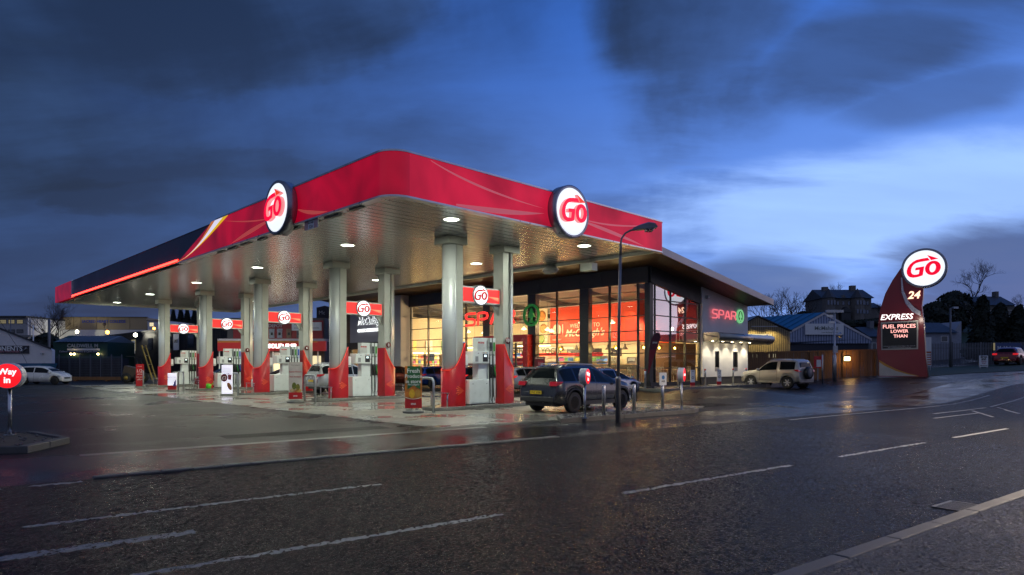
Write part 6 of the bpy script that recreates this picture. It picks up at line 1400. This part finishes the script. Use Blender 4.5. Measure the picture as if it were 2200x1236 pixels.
def small_lamp(label, px, py, Y, col, es, r=.22, e=120):
    x = wx(px, Y); z = wz(py, Y); t = thing('flood_light', label, 'flood light', (x, Y, z), 0)
    ob('lens', MB().lathe([(0, -.12), (r*.8, -.1), (r, 0)], 14, axis='y'), E('lens_%g_%g' % (col[1], es), col, es), t); ob('housing', MB().lathe([(r, 0), (r*1.1, 0), (r*.6, .2), (0, .2)], 14, axis='y'), black_m, t)
    if e: lamp('POINT', t, (0, -.5, 0), e, col, .15)
small_lamp('pale floodlight on the white wall of the college hall', 165.5, 713, 127, (1, .95, .6), 30, .35, 300)
small_lamp('orange street light before the college hall', 231, 714, 118, (1, .35, .03), 40, .32, 200)
small_lamp('white floodlight on the black metal shed', 291, 720, 92, (1, .95, .75), 40, .28, 300)
small_lamp('small orange light above the black shed roof', 331, 706, 118, (1, .35, .03), 30, .22, 60)
# Caldwell unit
Yd = 84.; kd = Yd/FP; zd = lambda p: CAMH+(HOR-p)*kd; X = lambda px: (px-131)*kd
t = bldg('motor_factors_unit', 'green Caldwell motor factors unit with pale ribbed roof', 131, Yd); grw = M('green_cladding', (.02, .07, .055), .5)
ob('wall', MB().box(0, 100*kd, 0, 6, -.5, zd(735)), grw, t); ob('gable_end', MB().prism([(0, -.5), (0, zd(735)), (-.0+3, zd(719)), (6, zd(735)), (6, -.5)], -1.0, -.0, 'x'), grw, t)
ob('roof', MB().prism([(-.3, zd(735)), (3, zd(720)), (6.3, zd(735))], -.6, 100*kd, 'x'), M('pale_metal_roof', (.20, .25, .29), .45, .3), t)
mb = MB()
for i in range(14): mb.tube([(i*.42, -.32, zd(735)+.03), (i*.42, 3, zd(720)+.03)], .035, 4, False)
ob('roof_ribs', mb, pgal, t, kind='stuff')
for a in (27, 57): ob('roof_light', MB().add([(X(131+a), .8, zd(731.2)), (X(131+a+15), .8, zd(731.2)), (X(131+a+15), 2.3, zd(723.8)), (X(131+a), 2.3, zd(723.8))], [(0, 1, 2, 3)]), slate, t, fix=False)
text('CALDWELL M', M('pale_letter', (.45, .5, .52), .5), t, (X(178), -.05, zd(743)), w=66*kd, ext=.04, bold=.025)
ob('name_strip', MB().box(X(145), X(215), -.06, -.01, zd(753), zd(749)), white_m, t)
ob('canopy_board', MB().box(X(131), X(215), -.5, -.4, zd(759), zd(753.5)), black_m, t); text('Caldwell Motor Factors & Cycle Shop', white_m, t, (X(174), -.52, zd(756)), w=82*kd, ext=.01, shear=.3)
for a in (156, 163, 214): ob('lit_shop_lamp', MB().lathe([(0, -.1), (.12, -.08), (.13, 0)], 10, c=(X(a), -.3, zd(761)), axis='y'), warm_e, t)
# stone wall, crates and steel stacks in the yard
t = thing('mesh_fence', 'dark mesh yard fence behind the small white car', 'fence', (wx(104, 66), 66, 0), 0); k = 66/FP
Lf = (262-104)*k; mb = MB(); 
for i in range(60): mb.box(i*Lf/60, i*Lf/60+.025, 0, .02, 0, 2.45)
for j in range(9): mb.box(0, Lf, -.01, .0, .3+j*.25, .32+j*.25)
ob('mesh', mb, pgal, t, kind='stuff')
ob('stacked_goods', MB().box(.3, Lf-.5, .5, 2, 0, 2.2), M('dark_stack', (.025, .024, .026), .8, bump=1, bs=3), t)
for i in range(8): ob('fence_post', MB().box(i*Lf/7-.04, i*Lf/7+.04, -.05, .05, 0, 2.6), pgal, t)
t = thing('timber_baulk', 'long timber baulk lying before the mesh fence', 'timber', (wx(150, 62), 62, 0), 0); ob('beam', MB().box(0, 108*62/FP, 0, .3, .1, .42), plank_m, t); ob('bearer', MB().box(.4, .6, -.1, .4, 0, .1).box(3.4, 3.6, -.1, .4, 0, .1), plank_m, t)
# black metal shed
bs = thing('black_metal_shed', 'long black metal shed behind the far pumps with white name boards', 'shed', LR(56, 18), AR)
H = 6.15; bm2 = M('black_cladding', (.018, .018, .022), .5, .2, var=.15)
ob('wall', MB().box(0, 12, 0, 58, -.2, H), bm2, bs); 
mb = MB(); [mb.box(-.05, 0, i*.5, i*.5+.1, 0, H-.1) for i in range(115)]; ob('wall_ribs', mb, bm2, bs, kind='stuff')
ob('roof_edge', MB().box(-.2, 12, -.2, 58.2, H, H+.15), slate, bs)
for i in range(5): window(bs, 0, 0, 0, 0, 0, pane_d) if False else ob('window', MB().box(-.09, -.05, 12+i*8, 14+i*8, 3.6, 5.2), pane_d if i != 3 else pane_l, bs)
t = thing('name_board', 'white Gormleys name board above the yard machine', 'name board', LR(0, 0, 0), A0)
def on_shed(px): rho = (px-1100)/FP; p = LR(0, 17.85); return (p.x-rho*p.y)/(-Lv.x+rho*Lv.y)
for px, w_, pyc, hpx, lb in ((281, 4.4, 747, 27, 0), (379, 2.0, 735, 35, 1)):
    l = on_shed(px); p = LR(l, 17.85); z = wz(pyc, p.y); hh = hpx*p.y/FP
    if lb == 0: tb = t; tb.location = (p.x, p.y, z)
    else: tb = thing('name_board', 'tall white Gormleys name board between the last two columns', 'name board', (p.x, p.y, z), A0)
    ob('board', MB().box(-w_/2, w_/2, -.06, 0, -hh/2, hh/2), white_m, tb); text('GORMLEYS', black_m, tb, (0, -.08, .1), w=w_*.7, h=hh*(.3 if lb == 0 else .2), ext=.01)
# forklift
fx, fy_, fz = G(298, 58); yel = M('dull_yellow', (.28, .19, .03), .5, var=.3)
t = thing('yard_forklift', 'old yellow forklift with tilted mast in the yard', 'forklift', (fx, fy_, 0), rad(10))
ob('body', MB().prism([(-1.1, .4), (.3, .4), (.3, 1.2), (-.2, 1.3), (-1.0, 1.5), (-1.15, .9)], -.5, .5, 'y'), M('forklift_body', (.07, .05, .03), .5), t, bev=.04)
for s in (-1, 1):
    ob('mast_rail', MB().tube([(1.3, s*.45, .2), (.4, s*.45, 3.3)], .07, 4), yel, t); ob('roof_post', MB().tube([(.2, s*.45, 1.2), (-.1, s*.45, 2.3)], .035, 6), black_m, t)
    for x in (-.8, .2):
        wq = ob('wheel', MB().lathe([(.15, -.12), (.38, -.12), (.42, -.08), (.42, .08), (.38, .12), (.15, .12), (.15, -.12)], 18, c=(x, s*.55, .42), axis='y'), rubber, t); ob('hub', MB().lathe([(0, -.125), (.18, -.12), (.18, .12), (0, .125)], 12, c=(x, s*.55, .42), axis='y'), yel, wq)
for q in range(4): a = .2+q*.25; ob('cross_member', MB().tube([(1.3-.9*a, -.45, .2+3.1*a), (1.3-.9*a, .45, .2+3.1*a)], .04, 4), yel, t)
ob('overhead_guard', MB().box(-.8, .1, -.5, .5, 2.28, 2.34), black_m, t)
# solid fuel depot
Yk = 60.; kk_ = Yk/FP; zk = lambda p: CAMH+(HOR-p)*kk_; X = lambda px: (px-480)*kk_
t = bldg('solid_fuel_depot', 'red solid fuel depot kiosk with lit fascia behind the middle pumps', 480, Yk); dred = M('depot_red', (.30, .02, .025), .5, var=.08)
ob('wall', MB().box(X(480), X(692), .8, 5, -.2, zk(682)), M('depot_wall', (.12, .11, .11), .7), t)
ob('upper_board', MB().box(X(496), X(690), .5, .79, zk(728), zk(688)), dred, t); text('DEPOT', M('pale_grey_letter', (.45, .43, .45), .5), t, (X(588), .46, zk(699.5)), w=30*kk_, ext=.02, bold=.02)
pt_ = ob('name_plate', MB().box(X(624), X(688), .36, .49, zk(710), zk(692)), white_m, t); text("McCullagh's", M('plate_ink', (.05, .05, .08), .5), pt_, (X(646), .34, zk(697.5)), w=34*kk_, ext=.01, shear=.35); ob('lettering', text_mesh('CLASSIC SERVICE STATION', w=54*kk_, ext=.01), MT['plate_ink'], pt_, (X(656), .34, zk(704.5)))
for px, m_ in ((580, (.35, .36, .40)), (597, (.35, .36, .40)), (617, (.22, .12, .07)), (639, (.12, .12, .13)), (540, (.3, .3, .33)), (520, (.2, .1, .05))):
    bg_ = ob('printed_bag', MB().prism([(X(px-5.5), zk(726)), (X(px+5.5), zk(726)), (X(px+5), zk(716)), (X(px+6), zk(706)), (X(px-6), zk(706)), (X(px-5), zk(716))], .44, .495, 'y'), M('bag%d' % px, m_, .5, var=.3, vs_=5), t); ob('bag_mark', MB().box(X(px-2.5), X(px+2.5), .43, .438, zk(720), zk(714)), black_m, bg_)
ob('canopy_top', MB().box(X(480), X(706), -1.2, 1, zk(734), zk(729)), M('lilac_edge', (.42, .38, .45), .5), t)
ob('yellow_stripe', MB().box(X(480), X(690), -1.23, -1.2, zk(737), zk(733.5)), M('orange_stripe', (.45, .16, .02), .4), t)
ob('fascia', MB().box(X(480), X(708), -1.2, -.9, zk(755), zk(734.1)), M('depot_fascia', (.30, .008, .012), .35, em=(1, .02, .02), es=.10), t); text('SOLID FUEL', white_e, t, (X(618), -1.24, zk(744.5)), w=62*kk_, h=9*kk_, ext=.04, bold=.03)
for px in (482, 545, 595, 640, 690): ob('canopy_post', MB().tube([(X(px), -1.0, 0), (X(px), -1.0, zk(755))], .06, 8), white_m, t)
for px in (560, 590, 655, 675): ob('shop_front_pane', MB().box(X(px)-.4, X(px)+.4, .74, .79, .9, 2.4), pane_b, t)
lamp('AREA', t, (X(600), -.1, zk(756)), 90, (1, .9, .7), 1.5)
for i, px in enumerate((500, 520, 620, 650, 668)): ob('fuel_bag_stack', MB().box(X(px)-.5, X(px)+.5, -.4, .5, 0, 1.0+.2*(i % 2)), M('stack%d' % (i % 3), [(.3, .3, .33), (.1, .2, .4), (.3, .1, .05)][i % 3], .5, var=.4, vs_=5), t, bev=.08)
t = bldg('dark_store_block', 'tall plain dark block between the depot and the shop', 680, 66.); k = 66/FP
ob('wall', MB().prism([(0, -.2), (0, CAMH+(HOR-661)*k), (18*k, CAMH+(HOR-657)*k), (55*k, CAMH+(HOR-668)*k), (80*k, CAMH+(HOR-680)*k), (80*k, -.2)], 0, 10, 'y'), M('dark_block_wall', (.018, .016, .02), .7), t); text('Mc', M('faint_letter', (.3, .3, .3), .5), t, (12*k, -.05, CAMH+(HOR-672)*k), w=.6, ext=.02)
ob('roof_edge', MB().box(0, 80*k, -.05, .0, CAMH+(HOR-690)*k, CAMH+(HOR-689)*k), dark, t)
# poles and wires on the left
for px, pt0, Y, lb in ((23, 685, 100, 'thin grey floodlight mast at the far left'), (64.5, 684, 100, 'thin grey mast right of the school block'), (71.5, 699, 90, 'pale flag pole before the school'), (105.5, 686, 90, 'thick grey pole beside the bare tree')):
    x, y, z = G(px, Y); r = .16 if 'thick' in lb else .07; o = ob('mast', MB().tube([(0, 0, z-1), (0, 0, wz(pt0, Y))], r, 8), white_m if 'pale' in lb else pgal, None, (x, y, 0)); tag(o, lb, 'pole')
wq_ = ob('overhead_wire', MB().tube([(wx(-60, 60), 60, wz(560, 60)), (wx(0, 60), 60, wz(690, 60)), (wx(50, 58), 58, wz(765, 58)), (wx(60, 57), 57, wz(785, 57))], .02, 4), black_m); tag(wq_, 'thin dark stay wire slanting down before the white gabled building', 'wire')
# ================================================================ TREES
bark = M('dark_bark', (.035, .028, .022), .9, bump=.6, var=.3); twig = M('dark_twigs', (.03, .024, .02), .9)
def bare_tree(label, px, Y, ptop, seed, spread=.55, depth=6, pbase=None, ivy=False):
    rnd = random.Random(seed); x, y, z = G(px, Y); H = wz(ptop, Y)-z
    t = thing('bare_tree', label, 'tree', (x, y, z-.2), 0)
    tr, br = MB(), MB(); segs_ = []
    def grow(p, d, L_, r, lv):
        pts = [p]; q = p; dd = d.copy(); n = 3
        for i in range(n):
            dd = (dd+Vector((rnd.uniform(-.22, .22), rnd.uniform(-.22, .22), rnd.uniform(-.05, .12)))).normalized(); q = q+dd*(L_/n); pts.append(q)
        rs = [r*(1-.35*i/n) for i in range(n+1)]
        (tr if lv < 2 else br).tube(pts, rs, 6 if lv < 2 else 3, False)
        if lv >= depth: return
        nb_ = rnd.choice((2, 3, 3)) if lv < depth-1 else 3
        for b in range(nb_):
            a = rnd.uniform(0, 2*pi); tilt = rnd.uniform(.35, .9)*spread*1.5
            u = dd.orthogonal().normalized(); v = dd.cross(u); nd = (dd*cos(tilt)+(u*cos(a)+v*sin(a))*sin(tilt)+Vector((0, 0, .10))).normalized()
            st = pts[rnd.choice((2, 3))] if b else pts[3]
            grow(st, nd, L_*rnd.uniform(.66, .86), r*.62, lv+1)
    tot = sum(.76**i for i in range(depth+1)); grow(Vector((0, 0, 0)), Vector((0, 0, 1)), H/tot*1.25, H*.022+.03, 0)
    ob('trunk', tr, bark, t, fix=False); ob('branches', br, twig, t, fix=False)
    if ivy:
        iv = MB(); 
        for i in range(500):
            a = rnd.uniform(0, 2*pi); zz_ = rnd.uniform(0, H*.42); r = H*.045*(1.6-zz_/H*2); c = Vector((cos(a)*r*rnd.random(), sin(a)*r*rnd.random(), zz_)); s = .22
            n_ = Vector((rnd.uniform(-1, 1), rnd.uniform(-1, 1), rnd.uniform(-1, 1))).normalized(); u = n_.orthogonal().normalized()*s; v = n_.cross(u); iv.add([c-u-v, c+u-v, c+v], [(0, 1, 2)])
        ob('ivy', iv, M('ivy_leaf', (.02, .03, .012), .7), t, kind='stuff', fix=False)
bare_tree('gnarled bare tree with ivied trunk left of the stone house', 1704, 118, 622, 5, .75, 6, ivy=True)
bare_tree('round bare tree showing above the roof of the stone house', 1803, 168, 604, 11, .6, 6)
bare_tree('large bare tree on the skyline right of the totem', 2092, 130, 583, 21, .62, 7)
bare_tree('thin bare tree just right of the shop roof', 1668, 100, 640, 31, .5, 6)
bare_tree('small bare tree between the shop roof and the gnarled tree', 1685, 112, 655, 37, .5, 5)
bare_tree('bare spreading tree against the stone house side', 1745, 125, 650, 41, .8, 6)
bare_tree('bare tree left of the totem beside the stone house wing', 1896, 140, 655, 43, .6, 6)
bare_tree('bare tree at the far right edge of the skyline', 2192, 125, 640, 47, .6, 6)
bare_tree('full bare tree beside the college hall', 90, 112, 664, 53, .55, 7)
bare_tree('second smaller bare tree next to the college hall', 118, 118, 674, 59, .5, 6)
leafd = M('dark_evergreen', (.012, .020, .014), .8, var=.4, vs_=.6)
def evergreen(label, px, Y, ptop, wpx, seed, conic=True, pb=None):
    rnd = random.Random(seed); x, y, z = G(px, Y); H = wz(ptop, Y)-z; R = wpx*Y/FP/2
    t = thing('evergreen_tree' if conic else 'dense_tree', label, 'tree', (x, y, z-.2), 0)
    ob('trunk', MB().tube([(0, 0, 0), (0, 0, H*.95)], [.03*H+.05, .02], 6), bark, t)
    mb = MB(); n = 2600
    for i in range(n):
        h = rnd.random()**.8; a = rnd.uniform(0, 2*pi); lump = 1+.22*sin(a*3+seed)+.18*sin(h*17+a*2)
        rr = (R*(1-h)**.75+.15 if conic else R*sqrt(max(0, 1-(2*h-1.0)**2))+.1)*lump*(rnd.random()**.35)
        c = Vector((cos(a)*rr, sin(a)*rr, H*(.06+.94*h))); s = rnd.uniform(.18, .42)*(.6+R*.12)
        n_ = Vector((cos(a)*.6+rnd.uniform(-.6, .6), sin(a)*.6+rnd.uniform(-.6, .6), rnd.uniform(-.2, .8))).normalized(); u = n_.orthogonal().normalized()*s; v = n_.cross(u)
        mb.add([c-u-v*.5, c+u-v*.5, c+v], [(0, 1, 2)])
    ob('crown', mb, leafd, t, fix=False)
ev_l = [('tall dark conifer behind the palisade fence', 2112, 66, 633, 56, True), ('broad dark conifer right of the tall one', 2150, 68, 650, 70, True), ('dark conifer at the right edge', 2190, 66, 655, 66, True), ('dark bushy tree under the round totem head', 2050, 105, 625, 70, False), ('dense dark tree right of the totem', 2010, 100, 648, 70, False), ('rounded dark tree below the skyline house', 2150, 100, 680, 90, False),
 ('dark bushes at the foot of the gnarled tree', 1725, 112, 668, 46, False), ('dark shrub mass left of the gnarled tree', 1690, 110, 676, 50, False), ('dark hedge mass before the stone house', 1800, 130, 690, 120, False), ('dark hedge mass right of the stone house', 1880, 125, 685, 80, False),
 ('dark pointed evergreen behind the last overhead sign', 372, 150, 664, 22, True), ('second pointed evergreen behind the last overhead sign', 388, 150, 660, 22, True), ('third pointed evergreen behind the last overhead sign', 402, 150, 662, 24, True), ('fourth pointed evergreen behind the last overhead sign', 418, 150, 664, 24, True), ('bushes in the bank below the school', 100, 100, 715, 60, False), ('dark conifer standing beyond the right edge of the picture', 2245, 64, 640, 70, True)]
for i, (lb, px, Y, pt_, wp, con) in enumerate(ev_l): evergreen(lb, px, Y, pt_, wp, 100+i*7, con)
# grass bank on the hill and verge
struct_g = M('dark_grass', (.025, .045, .015), .9, var=.4, vs_=2, bump=1, bs=20)
mb = MB(); mb.grid([[(x, y, hgt(x, y)+.06) for x in rng(48, 140, 30)] for y in rng(78, 148, 30)]); struct('grass_bank', mb, struct_g)
mb = MB(); mb.grid([[(x, y, hgt(x, y)+.03) for x in rng(27.5, 60, 40)] for y in rng(43, 56, 12)]); struct('grass_verge', mb, struct_g)
# street lamp added out of view to account for light on near pavement
s2 = thing('street_lamp', 'added lit street lamp on the near pavement, unseen beyond the right edge', 'street lamp', (ED(20, 1.7, .1)), rad(130))
ob('pole', MB().tube([(0, 0, 0), (0, 0, 6.2)], [.09, .06], 12), lm, s2); ob('arm', MB().tube([(0, 0, 6.15), (.5, 0, 6.4), (1.0, 0, 6.45)], .035, 8), lm, s2); ob('lamp_head', MB().box(.8, 1.45, -.14, .14, 6.42, 6.55), lm, s2, bev=.03)
ob('lens', MB().box(.88, 1.38, -.1, .1, 6.40, 6.419), E('sodium_white', (1, .83, .6), 14), s2)
lamp('SPOT', s2, (1.1, 0, 6.36), 9000, (1, .80, .58), .12, spot=150, blend=.4)
